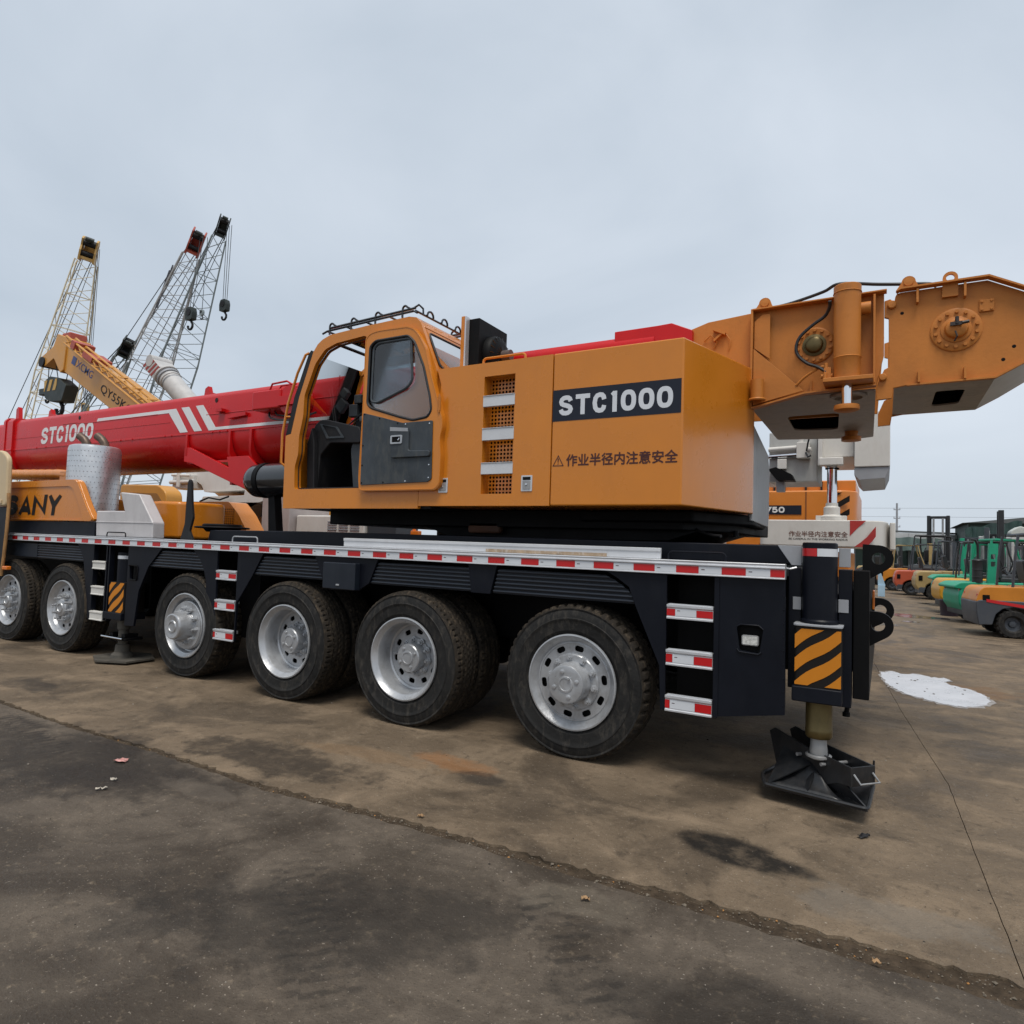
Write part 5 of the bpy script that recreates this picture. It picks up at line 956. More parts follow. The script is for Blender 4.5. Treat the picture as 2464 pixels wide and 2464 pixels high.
part('hydraulic_hose', G().tube(bez([(-.36, 5.33, 3.46), (-.365, 5.36, 3.42), (-.40, 5.40, 3.37), (-.48, 5.41, 3.32), (-.57, 5.41, 3.24), (-.60, 5.41, 3.16), (-.585, 5.41, 3.09), (-.52, 5.40, 3.02), (-.44, 5.38, 2.975), (-.385, 5.37, 2.93)]), .0125, 8), HOSE, CR_)
part('hydraulic_hose', G().tube(bez([(-.60, 5.43, 2.86), (-.53, 5.41, 2.92), (-.46, 5.40, 2.96), (-.41, 5.40, 2.98), (-.37, 5.39, 2.96)]), .010, 6), TAN, CR_)
part('top_hose', G().tube(bez([(-.82, 5.52, 3.535), (-.65, 5.52, 3.555), (-.42, 5.50, 3.60), (-.30, 5.45, 3.625), (-.05, 5.55, 3.615), (.12, 5.6, 3.605), (.28, 5.6, 3.58), (.33, 5.6, 3.55)]), .013, 8), HOSE, CR_)
for x in (-.845, .15):
    cz = 3.553; part('sheave_lug', G().plate([[(x - .08, 3.515)] + [(x + .045 * math.cos(R(t)), cz + .015 + .045 * math.sin(R(t))) for t in range(180, -1, -20)] + [(x + .07, 3.515)]], YT - .03, YT + .02).lathe([(.032, -.034), (.030, -.040), (0, -.042)], (x, YT, cz + .015), D_, 16), TAN, CR_)
wb_o = [(-.0035, 2.94), (.026, 2.955), (.024, 3.325), (-.0035, 3.335), (-.0035, 3.46), (.035, 3.47), (.060, 3.44), (.066, 3.48), (.075, 3.50), (.10, 3.508), (.624, 3.510), (.83, 3.393), (1.02, 3.28), (1.05, 3.20), (1.05, 3.06), (1.0, 3.02), (.826, 2.905), (.664, 2.814), (.14, 2.808), (.055, 2.795), (.045, 2.72), (-.052, 2.714), (-.052, 2.82), (-.020, 2.90)]
wbx = part('winch_box', G().plate([wb_o], YT, YT + .03), TAN, CR_, .004)
part('winch_far_plate', G().plate([wb_o], 6.62, 6.65), TAN, CR_)
part('winch_floor', G().plate([[(.06, 5.531), (.664, 5.531), (.664, 6.62), (.06, 6.62)], rounded([(.335, 5.78), (.52, 5.78), (.52, 6.30), (.335, 6.36)], .05)], 2.808, 2.822, 'z'), UNDER, wbx); part('floor_hole_shade', tub(.28, .58, 5.7, 6.45, 2.823, 2.91), BLACK, wbx)  # black tub over the winch floor hole stands in for shade
part('winch_slope', G().plate([(.664, 2.815), (.83, 2.906), (1.0, 3.02), (.99, 3.04), (.82, 2.925), (.66, 2.83)], 5.531, 6.62), mat('bright_plate', (.5, .5, .49), .4, .3, dirt=.2), wbx)
part('top_flange', G().plate([(.075, 3.498), (.10, 3.511), (.624, 3.513), (1.02, 3.29), (1.02, 3.302), (.626, 3.526), (.09, 3.523)], YT - .07, YT - .001), TAN, wbx); part('bottom_flange', G().plate([(.14, 2.797), (.666, 2.803), (.83, 2.895), (.826, 2.905), (.662, 2.814), (.14, 2.808)], YT - .04, YT - .001), TAN, wbx)
hub_ring(.440, 3.18, .155, .085, 14, wbx); part('fitting', G().box(.40, .47, 5.415, 5.43, 3.19, 3.215).cyl((.44, 5.42, 3.20), (.44, 5.42, 3.25), .012, n=8).cyl((.47, 5.41, 3.20), (.51, 5.41, 3.205), .012, n=8).tube([(.43, 5.42, 3.15), (.44, 5.41, 3.11), (.425, 5.43, 3.08)], .006, 6), mat('dark_fitting', (.03, .022, .018), .5), wbx)
for x in (.205, .49): part('rib', G().box(x - .007, x + .007, YT - .06, YT - .001, 3.40, 3.50), TAN, wbx)
for x in (.215, .49): part('rib', G().box(x - .007, x + .007, YT - .05, YT - .001, 2.815, 2.90), TAN, wbx)
le = part('lifting_eye', G().plate([[(.355, 3.42), (.36, 3.55)] + [(.405 + .046 * math.cos(R(t)), 3.555 + .046 * math.sin(R(t))) for t in range(180, -1, -15)] + [(.452, 3.42)], circ(.405, 3.557, .026, 20)], YT - .028, YT - .004), TAN, wbx)
part('cover_plate', G().box(.575, .66, YT - .015, YT - .001, 3.285, 3.37), TAN, wbx, .003)
for x, z in ((.59, 3.355), (.645, 3.358), (.59, 3.30), (.645, 3.30)): part('bolt', G().lathe([(.009, 0), (.008, -.006), (0, -.007)], (x, YT - .0155, z), D_, 8), TAN, wbx)
for x, z, r_ in ((.045, 3.42, .03), (.045, 2.88, .027)): part('hinge_pin', G().lathe([(r_, 0), (r_, -.02), (r_ - .006, -.026), (0, -.027)], (x if z > 3 else -.012, YT - .001, z), D_, 18), TAN, wbx)
for x, z in ((.77, 3.02), (.71, 2.935), (.11, 3.35)): part('bolt_hole', G().lathe([(.012, -.001), (0, -.0015)], (x, YT, z), D_, 12), BLACK, wbx)
part('winch_drum', G().cyl((.44, 5.54, 3.18), (.44, 6.6, 3.18), .25, n=28), TAN, CR_)

# ------------------------------------------------------------------ helpers for background machines
def world_part(name, g_, m, parent, bev=0.): return part(name, g_, m, parent, bev)
def lattice(T, B, wt, wb, taper_at, side, n, rt=.050, rl=.024, foot=None):
    """four chords and zigzag lacing from foot B to head T; side = horizontal unit vector across the boom"""
    T, B = Vector(T), Vector(B); ax_ = (T - B); L_ = ax_.length; ax_.normalize(); s = Vector(side); s = (s - ax_ * s.dot(ax_)).normalized(); q = ax_.cross(s)
    def w(t): return wb if t < taper_at else wb + (wt - wb) * (t - taper_at) / (1 - taper_at)
    def P(t, i): h = w(t) / 2; return B + ax_ * L_ * t + s * h * (1 if i in (0, 1) else -1) + q * h * (1 if i in (0, 3) else -1)
    ch, la = G(), G(); ts = [i / n for i in range(n + 1)]
    for i in range(4):
        for a, b in ((0, taper_at), (taper_at, 1)): ch.cyl(P(a, i), P(b, i), rt, n=6)
    for k in range(n):
        for i in range(4):
            j = (i + 1) % 4; a, b = (i, j) if k % 2 else (j, i); la.cyl(P(ts[k], a), P(ts[k + 1], b), rl, n=5, cap=False)
        if k % 3 == 0:
            for i in range(4): la.cyl(P(ts[k], i), P(ts[k], (i + 1) % 4), rl, n=5, cap=False)
    return ch, la, P, ax_, s, q
def hook(g_, c, s_):
    path = [(c[0], c[1], c[2])] + [(c[0] + s_ * .33 * math.sin(R(a)), c[1], c[2] - s_ * .55 - s_ * .33 * math.cos(R(a)) + 0) for a in (150, 110, 70, 30, 0, -30, -60, -95)]
    return g_.tube(path, s_ * .10, 8)
def hook_block(parent_name, c, s_, label, m1, group):
    o = thing(parent_name, c, label, 'hook', group); x, y, z = c
    part('block', G().plate([rounded([(x - s_ * .4, z + s_ * .1), (x - s_ * .45, z + s_ * .7), (x - s_ * .3, z + s_ * 1.1), (x + s_ * .3, z + s_ * 1.1), (x + s_ * .45, z + s_ * .7), (x + s_ * .4, z + s_ * .1)], s_ * .1)], y - s_ * .22, y + s_ * .22), m1, o)
    part('sheave', G().cyl((x, y - s_ * .26, z + s_ * .68), (x, y + s_ * .26, z + s_ * .68), s_ * .26, n=18), DARKIN, o)
    part('hook', hook(G(), (x, y, z + s_ * .15), s_ * .9), DARKIN, o); return o
def crawler(root, x, y, m, s=1.):
    for dy in (-1.9, 1.9): part('track', G().plate([rounded([(x - 3 * s, .05), (x - 3.3 * s, .55), (x - 3 * s, 1.05), (x + 3 * s, 1.05), (x + 3.3 * s, .55), (x + 3 * s, .05)], .3)], y + dy - .4, y + dy + .4), BLACK, root)
    part('machine_house', G().box(x - 1.2, x + 4.2, y - 1.5, y + 1.5, 1.3, 3.3), m, root, .05); part('operator_cab', G().box(x - 2.4, x - 1.25, y - 1.5, y - .5, 1.4, 3.3), m, root, .05); part('turntable', G().cyl((x, y, .8), (x, y, 1.3), 1.1, n=20), BLACK, root)
BEIGE = mat('beige_paint_in_haze', (.66, .57, .40), .5, dirt=.3, dirtcol=(.25, .17, .09)); OCHRE = mat('ochre_paint', (.52, .32, .10), .5, dirt=.4, dirtcol=(.16, .08, .03)); SLATE = mat('slate_green_in_haze', (.22, .26, .27), .5, dirt=.3); DKGREEN = mat('dark_green_black', (.018, .026, .024), .5, dirt=.3)  # BEIGE and SLATE are lightened, distance haze put into the colour
LGREY = mat('lattice_grey_in_haze', (.42, .42, .42), .5, var=.2); REDHEAD = mat('faded_red_paint', (.38, .07, .045), .5, dirt=.4, dirtcol=(.10, .03, .02)); ROPE = mat('wire_rope', (.06, .065, .07), .5, .3)  # LGREY is lightened for distance haze too
def lattice_crane(name, label, T, B, wt, wb, tp_, head_m, chord_m, house_m, headL, n, pend, fx=1):
    root = thing(name, (B[0], B[1], 0), label, 'crane', 'lattice boom crawler cranes behind the red boom'); side = Vector((.87, -.5, 0))
    ch, la, P, ax_, s, q = lattice(T, B, wt, wb, tp_, side, n)
    part('boom_chords', ch, chord_m, root); part('boom_lacing', la, chord_m, root)
    T = Vector(T); c = T + ax_ * headL * .5
    hw = wt * .40; hp = [(-.5, 0), (-.5, .45), (-.36, .62), (-.42, .82), (-.20, 1.0), (.16, .96), (.46, .86), (.40, .60), (.52, .40), (.5, 0)]; hd_ = None
    for sg in (-1, 1):
        g_ = G(); n_ = len(hp); ring = circ(.08, .66, .11, 12)[::-1]; ring2 = circ(-.12, .34, .10, 12)[::-1]; allp = hp + ring + ring2; P3 = lambda u, v, w_: T + s * (u * wt) + ax_ * (v * headL) + q * (w_ * hw)
        tr = tessellate_polygon([[Vector((a, b, 0)) for a, b in lp] for lp in (hp, ring, ring2)]); m_ = len(allp)
        g_.add([P3(a, b, sg) for a, b in allp] + [P3(a, b, sg * .78) for a, b in allp], [tuple(t) for t in tr] + [tuple(k + m_ for k in t) for t in tr] + [(k, (k + 1) % n_, m_ + (k + 1) % n_, m_ + k) for k in range(n_)])
        o_ = part('boom_head' if hd_ is None else 'head_plate', g_, head_m, root if hd_ is None else hd_, smooth=0); hd_ = hd_ or o_
    part('head_web', G().obox(T + ax_ * headL * .12, s * wt * .46, q * hw * .76, ax_ * headL * .05).obox(T + ax_ * headL * .5 - s * wt * .42, s * wt * .03, q * hw * .76, ax_ * headL * .35), head_m, hd_)
    for k, (u, v, r_) in enumerate(((.30, .72, .17), (-.12, .80, .14), (.28, .30, .15))): c = T + s * (u * wt) + ax_ * (v * headL); part('sheave', G().cyl(c - q * hw * .74, c + q * hw * .74, wt * r_, n=14), DARKIN, hd_)
    part('head_arm', G().bar(T + ax_ * headL * .8, T + ax_ * headL * .88 + s * wt * .72, .09).cyl(T + ax_ * headL * .86 + s * wt * .6 - q * wt * .2, T + ax_ * headL * .86 + s * wt * .6 + q * wt * .2, wt * .13, n=14), DKGREEN, hd_)
    g_ = G(); Bv = Vector(B)
    for a in (-.3, .3):
        g_.cyl(T + ax_ * headL * .5 - s * wt * .5 + q * a, Vector((B[0] + pend, B[1] + a, 4.6)), .028, n=5).cyl(T + ax_ * headL * .2 - s * wt * .5 + q * a, Vector((B[0] + pend * .55, B[1] + a, 4.0)), .022, n=5)
    part('pendant_ropes', g_, ROPE, root)
    crawler(root, B[0] + .8, B[1], house_m); return root, ax_, s, q
def below(T, M_, z):            # carry the line T-M_ on down to height z
    t = (z - T[2]) / (M_[2] - T[2]); return tuple(T[i] + (M_[i] - T[i]) * t for i in range(3))
T1 = (-49.6, 24, 20.7); B1 = below(T1, (-51.5, 24, 14.6), 1.8)
lattice_crane('lattice_crane', 'beige lattice boom crane with ochre head, pendant ropes slanting down beside it', T1, B1, 1.25, 2.7, .58, OCHRE, BEIGE, OCHRE, 1.75, 24, -8)
T2 = (-38.9, 25, 19.5); B2 = below(T2, (-42.75, 25, 12.7), 1.8)
r2, *_ = lattice_crane('lattice_crane', 'grey lattice boom crane with faded red head and lettered boards along its boom', T2, B2, 1.0, 2.5, .62, REDHEAD, LGREY, REDHEAD, 1.75, 25, -9)
T3 = (-37.6, 26, 20.8); B3 = below(T3, (-41.35, 26, 12.3), 1.8)
lattice_crane('lattice_crane', 'slate lattice boom crane with black green head, tallest of the lattice cranes', T3, B3, .85, 2.2, .60, DKGREEN, SLATE, SLATE, 1.5, 24, -6)
T4 = (-36.85, 20, 11.25); B4 = below(T4, (-38.6, 20, 9.0), 1.6)
r4, ax4, s4, q4 = lattice_crane('lattice_crane', 'short dark lattice boom crane with black and white striped head', T4, B4, .72, 1.5, .5, DKGREEN, SLATE, SLATE, 1.25, 14, -6)
g = G()
for k in range(3): c = Vector(T4) + ax4 * (.25 + .33 * k) - q4 * .30; g.obox(c, s4 * .26 + ax4 * .14, q4 * .010, ax4 * .06)
for k in range(3): c = Vector(T4) + ax4 * (.25 + .33 * k) + q4 * .30; g.obox(c, s4 * .26 + ax4 * .14, q4 * .010, ax4 * .06)
part('stripes', g, WHITEP, r4)
# name boards on the red headed crane
a2 = (Vector(T2) - Vector(B2)); L2 = a2.length; a2.normalize(); s2 = Vector((.87, -.5, 0)); s2 = (s2 - a2 * s2.dot(a2)).normalized(); q2 = a2.cross(s2)
for off, t0 in ((-.55, 2.6), (.42, 2.9)):
    c = Vector(T2) - a2 * t0 + s2 * off - q2 * .8; part('name_board', G().obox(c, s2 * .16, q2 * .03, a2 * 1.5), mat('faded_board', (.10, .10, .12), .6), r2, .01)
c = Vector(T2) - a2 * 2.6 - s2 * .55 - q2 * .84
o = lettering('lettering', 'ZOOMLION', DKLET, r2, c.x - 1.3, c.x + 1.3, c.z - .1, c.z + .1, c.y)
mtx = Matrix((a2, q2, -s2 if s2.z < 0 else s2)).transposed().to_4x4(); o.matrix_parent_inverse = Matrix.Identity(4); o.rotation_euler = mtx.to_euler()
hk = 'hooks hanging from the lattice cranes'
hook_block('hook_block', (-37.06, 26.3, 15.9), .75, 'dark hook block on long ropes from the black green boom head', DKGREEN, hk)
hook_block('hook_block', (-37.95, 24.6, 14.9), .8, 'dark hook block in front of the slate lattice boom', DKGREEN, hk)
hook_block('hook_block', (-36.99, 24.7, 15.15), .35, 'small hook ball beside the hook block at the slate boom', SLATE, hk)
hook_block('hook_block', (-41.0, 20.3, 8.45), .55, 'small striped hook block low beside the beige lattice boom', OCHRE, hk)
def ropes(name, segs, label, m=None, r_=.02):
    g_ = G()
    for a, b in segs: g_.cyl(a, b, r_, n=5)
    return tag(part(name, g_, m or ROPE), label, 'rope', 'hoist ropes of the background cranes')
ropes('hoist_rope', [((-37.06 + dx, 26.3, 16.6), (-36.6 + dx * 1.2, 26.0, 21.4)) for dx in (-.2, 0, .2)], 'hoist ropes from black green boom head to its hook block')
ropes('hoist_rope', [((-37.95 + dx, 24.6, 15.7), (-37.6 + dx, 24.8, 20.3)) for dx in (-.15, .15)] + [((-36.99, 24.7, 15.5), (-37.0, 24.8, 20.2))], 'hoist ropes from faded red boom head to the two hooks')
ropes('hoist_rope', [((-48.6 + dx, 24.2, 10.0), (-48.2 + dx * .6, 24.1, 21.4)) for dx in (-.5, -.2, .1)], 'hoist ropes falling beside the beige lattice boom')
ropes('hoist_rope', [((-41.0 + dx, 20.3, 8.9), (-41.6 + dx, 20.2, 12.6)) for dx in (-.1, .1, .25)], 'hoist ropes of the small striped hook block')

# ------------------------------------------------------------------ yellow crane with raised boom and lattice jib
YEL = mat('crane_yellow', (.56, .255, .035), .4, var=.06, dirt=.15, dirtcol=(.3, .13, .04), coat=.2)
qc = thing('yellow_crane', (-16, 11.5, 0), 'yellow mobile crane with its boom raised and lattice jib folded along it', 'crane')
d2 = Vector((-20.7, 0, 5.46)) - Vector((-23.15, 0, 6.7)); d2.normalize(); up2 = Vector((-d2.z, 0, d2.x)); up2 = up2 if up2.z > 0 else -up2
hd0 = Vector((-23.15, 11, 7.22)); bs = hd0 + d2 * 10.5
def qb(o_, u, v0, v1): return [hd0 + d2 * a + up2 * b for a, b in u]
def qplate(pts_, y0, y1): return G().plate([[((hd0 + d2 * a + up2 * b).x, (hd0 + d2 * a + up2 * b).z) for a, b in pts_]], y0, y1)
qbm = part('boom', qplate([(0, -.42), (0, .38), (.15, .46), (10.5, .46), (10.5, -.46), (.15, -.46)], 10.7, 11.35), YEL, qc, .03)
part('boom_head', G().plate([rounded([(-23.5, 7.95), (-22.9, 7.75), (-23.0, 6.7), (-23.2, 6.62), (-23.65, 7.15), (-24.2, 6.95), (-24.65, 7.0), (-24.6, 7.25), (-23.75, 7.55)], .05)], 10.65, 11.4), YEL, qc, .02)
part('head_cap', G().box(-23.45, -22.95, 10.75, 11.3, 7.75, 7.98), REDHEAD, qbm, .04); part('sheave', G().cyl((-24.35, 10.6, 7.1), (-24.35, 11.45, 7.1), .17, n=16), DARKIN, qbm)
def on_boom(body, a, b, h0, hh, m, nm, bold=.006):
    o = lettering(nm, body, m, qbm, 0, b - a, 0, hh, 0, bold=bold); ang = math.atan2(-d2.z, d2.x)
    p = hd0 + d2 * (a + (b - a) / 2) + up2 * h0; o.location = Vector((p.x, 10.694, p.z)) - WP[qbm.name]; o.rotation_euler = (0, ang, 0); return o
on_boom('XCMG', .95, 2.05, .06, .24, mat('blue_vinyl', (.05, .07, .20), .5), 'lettering'); on_boom('QY55KC', 2.7, 4.6, -.10, .30, DKLET, 'lettering')
part('logo', G().plate([[((hd0 + d2 * a + up2 * b).x, (hd0 + d2 * a + up2 * b).z) for a, b in ((.62, -.06), (.88, -.06), (.88, .20), (.62, .20))]], 10.692, 10.698), MATS['blue_vinyl'], qbm)
# folded jib along the boom
jb = G()
for dy in (10.35, 10.62):
    for dv in (.52, .95 - .2): jb.cyl(hd0 + d2 * .6 + up2 * dv - Vector((0, 11 - dy, 0)), hd0 + d2 * 6.6 + up2 * (dv - .15) - Vector((0, 11 - dy, 0)), .035, n=6)
for k in range(14):
    a = .6 + k * .43; jb.cyl(hd0 + d2 * a + up2 * .52 - Vector((0, .65, 0)), hd0 + d2 * (a + .43) + up2 * .72 - Vector((0, .38 if k % 2 else .65, 0)), .022, n=5).cyl(hd0 + d2 * a + up2 * .72 - Vector((0, .65, 0)), hd0 + d2 * (a + .43) + up2 * .50 - Vector((0, .65, 0)), .022, n=5)
part('folding_jib', jb, YEL, qc); part('jib_bracket', G().obox(hd0 + d2 * 2.2 + up2 * .62 - Vector((0, .4, 0)), d2 * .3, Vector((0, .3, 0)), up2 * .08).obox(hd0 + d2 * 1.2 + up2 * .66 - Vector((0, .4, 0)), d2 * .12, Vector((0, .3, 0)), up2 * .12), MATS['faded_red_paint'], qc)
part('carrier', G().box(-22, -9.2, 10.2, 12.6, .9, 1.35).box(-15.0, -13.7, 8.6, 10.6, 1.35, 1.9), YEL, qc, .05)
part('cab_hood', G().plate([rounded([(-15.6, 1.4), (-15.6, 2.66), (-14.1, 2.62), (-13.8, 2.45), (-13.7, 1.4)], .12)], 8.6, 9.0), YEL, qc, .03); part('cab_window', G().plate([rounded([(-15.2, 2.2), (-15.2, 2.46), (-14.1, 2.43), (-13.85, 2.2)], .06)], 8.585, 8.598), mat('dull_amber_panel', (.28, .13, .025), .5), qc)
part('superstructure', G().box(-13.9, -10.5, 10.3, 12.3, 1.4, 2.9), YEL, qc, .06); part('turntable', G().cyl((-12.5, 11.4, 1.3), (-12.5, 11.4, 1.45), 1.0, n=20), BLACK, qc)
tyq = None
for x in (-20.5, -19, -14.6, -12.0, -10.4):
    for y in (10.0, 12.4):
        g_ = G().lathe([(.2, .3), (.35, .32), (.52, .3), (.56, .24), (.56, .06), (.52, 0), (.35, -.02), (.2, 0)], (x, y, .56), D_, 24, True)
        part('wheel', g_, RUBBER, qc)
part('superstructure_frame', G().bar((-13.6, 11.0, 2.6), tuple(bs), .5, .6), YEL, qc)
hkb = thing('hook_block', (-23.6, 10.9, 5.4), 'large dark hook block with yellow chevrons hanging from the yellow crane', 'hook')
hb_ = part('block', G().plate([rounded([(-24.2, 5.9), (-24.3, 6.45), (-23.95, 6.6), (-23.4, 6.5), (-22.87, 6.2), (-23.1, 5.7), (-23.9, 5.75)], .06)], 10.7, 11.1), DKGREEN, hkb, .02)
for k in range(3): part('chevron', G().plate([clip_rect([(-24.4 + k * .34, 6.05), (-24.22 + k * .34, 6.05), (-24.02 + k * .34, 6.55), (-24.2 + k * .34, 6.55)], -24.24, -23.45, 6.1, 6.47)], 10.69, 10.699), mat('chevron_yellow', (.5, .30, .07), .5), hb_)
part('hook', hook(G(), (-23.6, 10.9, 5.85), .62), DARKIN, hkb); hkc = thing('hook_block', (-24.55, 10.95, 5.9), 'small black ball hook beside the chevroned hook block', 'hook'); part('ball', G().plate([rounded([(-24.85, 6.28), (-24.3, 6.28), (-24.32, 6.05), (-24.83, 6.05)], .05)], 10.8, 11.1), DKGREEN, hkc, .03); part('hook', hook(G(), (-24.55, 10.95, 6.1), .33), DARKIN, hkc)
ropes('hoist_rope', [((-24.57, 10.95, 6.28), (-24.58, 10.95, 7.0)), ((-23.7, 10.85, 6.5), (-24.0, 10.9, 7.0)), ((-23.4, 10.95, 6.45), (-23.3, 10.95, 6.8)), ((-22.95, 10.95, 6.2), (-23.1, 10.95, 6.75))], 'short hoist ropes under the yellow crane boom head', r_=.015)

# ------------------------------------------------------------------ white crane behind the cab
def big_wheel(root, x, y, r_=.56, w_=.32):
    o = part('wheel', G().lathe([(.2, w_ * .1), (.3, 0), (r_ * .9, 0), (r_, w_ * .15), (r_, w_ * .85), (r_ * .9, w_), (.3, w_), (.2, w_ * .9)], (x, y, r_), D_, 28, True), RUBBER, root)
    part('rim', G().lathe([(.30, .005), (.27, .03), (.2, .05), (.12, .02), (0, .015)], (x, y, r_), D_, 24), SILVER, o); return o
wc = thing('white_crane', (-11, 9.5, 0), 'white mobile crane with curved mudguards parked behind the reservoir tank', 'crane')
part('carrier_deck', G().plate([rounded([(-13.75, 2.27), (-13.65, 2.42), (-12.22, 2.43), (-12.2, 2.55), (-12.0, 2.56), (-11.72, 2.44), (-10.6, 2.42), (-10.6, 2.30), (-11.6, 2.30), (-11.7, 2.27)], .03)], 9.4, 11.2), WHITEP, wc, .01)
part('mudguard', G().plate([[(-12.75, 2.27)] + [(-12.0 + .82 * math.cos(R(a)), 1.50 + .80 * math.sin(R(a))) for a in range(150, -1, -10)] + [(-11.12, 1.50)] + [(-12.0 + .90 * math.cos(R(a)), 1.50 + .88 * math.sin(R(a))) for a in range(0, 151, 10)]], 9.5, 10.2), WHITEP, wc)
bx('chassis', wc, BLACK, -13.4, -7.0, 9.5, 11.0, .7, 1.3, .02); bx('side_box', wc, mat('grey_pink_paint', (.42, .37, .35), .5), -10.25, -9.5, 8.3, 9.3, .9, 2.33, .02)
lv = bx('louvre_box', wc, WHITEP, -9.48, -7.79, 8.45, 9.3, .9, 1.96, .03)
for i in range(3):
    for j in range(4): part('louvre', G().plate([rounded([(-8.66 + i * .27, 1.70 + j * .045), (-8.44 + i * .27, 1.70 + j * .045), (-8.44 + i * .27, 1.72 + j * .045), (-8.66 + i * .27, 1.72 + j * .045)], .008)], 8.435, 8.449), GREYP, lv)
for x in (-12.9, -11.86, -10.2, -8.6):
    for y in (9.1, 10.9): big_wheel(wc, x, y)
bt_ = part('boom_base', G().plate([rounded([(-14.0, 2.70), (-14.85, 3.10), (-13.95, 3.09), (-12.62, 2.70), (-12.30, 2.57), (-13.9, 2.54)], .04)], 9.6, 10.9), WHITEP, wc, .02)
part('valve_bank', G().box(-15.0, -14.2, 9.5, 9.9, 2.62, 2.95).cyl((-15.0, 9.45, 2.78), (-14.1, 9.45, 2.78), .05, n=12).cyl((-14.9, 9.42, 2.95), (-14.2, 9.42, 2.92), .035, n=10).cyl((-14.6, 9.4, 2.65), (-14.6, 9.4, 3.0), .05, n=12), WHITEP, bt_, .01)
part('deck_rail', G().tube([(-13.6, 9.3, 2.30), (-13.3, 9.3, 2.38), (-12.9, 9.3, 2.33), (-12.6, 9.3, 2.40)], .02, 6), BLACK, wc)
sb = tag(part('storage_bin', G().plate([(-7.74, 1.30), (-7.78, 1.90), (-7.72, 1.94), (-7.14, 1.84), (-7.12, 1.78), (-7.18, 1.30)], 8.5, 9.1).box(-7.72, -7.12, 8.47, 9.13, 1.30, 1.34), mat('dark_grey_plastic', (.035, .042, .05), .5, dirt=.2), None, .015), 'dark grey plastic bin standing on the white machine', 'bin')
tag(part('traffic_post', G().cyl((-6.78, 8.55, 1.0), (-6.78, 8.55, 1.86), .03, n=10).box(-6.82, -6.66, 8.5, 8.6, 1.62, 1.72).box(-6.95, -6.62, 8.4, 8.7, 0, 1.0), LENS, None, .01), 'orange lamp post glimpsed under the slewing platform', 'lamp post')
# white telescopic crane with striped head further back
wt = thing('white_crane', (-15, 14.2, 0), 'white mobile crane with round boom raised, red and white chevrons on its head', 'crane')
p0 = Vector((-22.05, 13.5, 7.12)); d3 = Vector((.785, 0, -.62)).normalized()
p1 = p0 + d3 * 9; WGR = mat('greyed_white', (.46, .45, .44), .45, dirt=.3, dirtcol=(.3, .27, .24)); wb1 = part('boom', G().cyl(p0, p1, .345, n=28), WGR, wt)
for k in range(4): part('boom_ring', G().cyl(p0 + d3 * (.02 + k * .16), p0 + d3 * (.10 + k * .16), .42 - .025 * k, n=28), WGR if k % 2 == 0 else GREYP, wb1)
u3 = Vector((.62, 0, .785)); hd3 = part('boom_head', G().obox(p0 - d3 * .42, d3 * .42, Vector((0, .36, 0)), u3 * .26).cyl(p0 - d3 * .65 + u3 * .10 - Vector((0, .38, 0)), p0 - d3 * .65 + u3 * .10 + Vector((0, .38, 0)), .22, n=18), WGR, wt, .02)
for k in range(4): c = p0 - d3 * (.12 + .2 * k) - Vector((0, .365, 0)); part('chevron', G().obox(c, u3 * .25 + d3 * .10, Vector((0, .004, 0)), d3 * .05), mat('chevron_red', (.30, .04, .03), .5), hd3)
part('carrier', G().box(-19, -9, 13.2, 15.4, .8, 1.5), WHITEP, wt, .05); part('superstructure', G().box(-16.5, -13.2, 13.3, 15.3, 1.5, 2.8), WHITEP, wt, .06)
for x in (-18, -16.6, -11.5, -10.1): big_wheel(wt, x, 13.0)
# ------------------------------------------------------------------ white crane with chromed cylinder behind the tail
ww = thing('white_crane', (-2.5, 10.6, 0), 'white mobile crane with red striped counterweight and chromed upright cylinder', 'crane')
cwt = part('counterweight', G().plate([rounded([(-1.5, 9.5), (-.20, 9.5), (-.02, 9.62), (.05, 9.9), (.05, 11.6), (-1.5, 11.6)], .10, 5)], 1.655, 2.005, 'z'), WHITEP, ww, .015, 3)
lettering('warning_text', '作业半径内注意安全', mat('brown_vinyl', (.16, .08, .06), .6), cwt, -1.12, -.41, 1.78, 1.855, 9.497, fat=.0015); lettering('warning_text', 'BE CAREFUL IN THE WORKING RADIUS', DKLET, cwt, -1.12, -.41, 1.738, 1.762, 9.497, bold=.012)
SR = mat('stripe_red', (.42, .035, .03), .45)
part('stripe', G().plate([[(-.385, 2.0), (-.20, 2.0), (-.30, 1.90), (-.385, 1.80)]], 9.496, 9.499), SR, cwt, smooth=0)
def bend(x): return 9.496 if x < -.20 else 9.496 + max(0, (x + .20)) ** 1.6 * 1.2
sv = [(x / 100, z) for x, z in ()]
part('stripe', G().plate([[(-.335, 1.66), (-.20, 1.66), (-.135, 1.73), (-.09, 1.80), (-.09, 1.93), (-.19, 1.79), (-.26, 1.72)]], 9.494, 9.5005), SR, cwt, smooth=0)
part('counterweight_block', G().plate([rrect(.065, .13, 9.75, 11.5, .02)], 1.64, 1.99, 'z').box(-.2, .06, 10.0, 11.4, 1.66, 1.98), WHITEP, ww, .01)
part('cylinder_base', G().lathe([(.15, 2.01), (.15, 2.06), (.10, 2.08), (.10, 2.18), (.075, 2.20), (.075, 2.24)], (-.61, 9.68, 0), (0, 0, 1), 20).box(-.80, -.70, 9.6, 9.76, 2.006, 2.07).box(-.53, -.43, 9.6, 9.76, 2.006, 2.07), WHITEP, ww, .006)
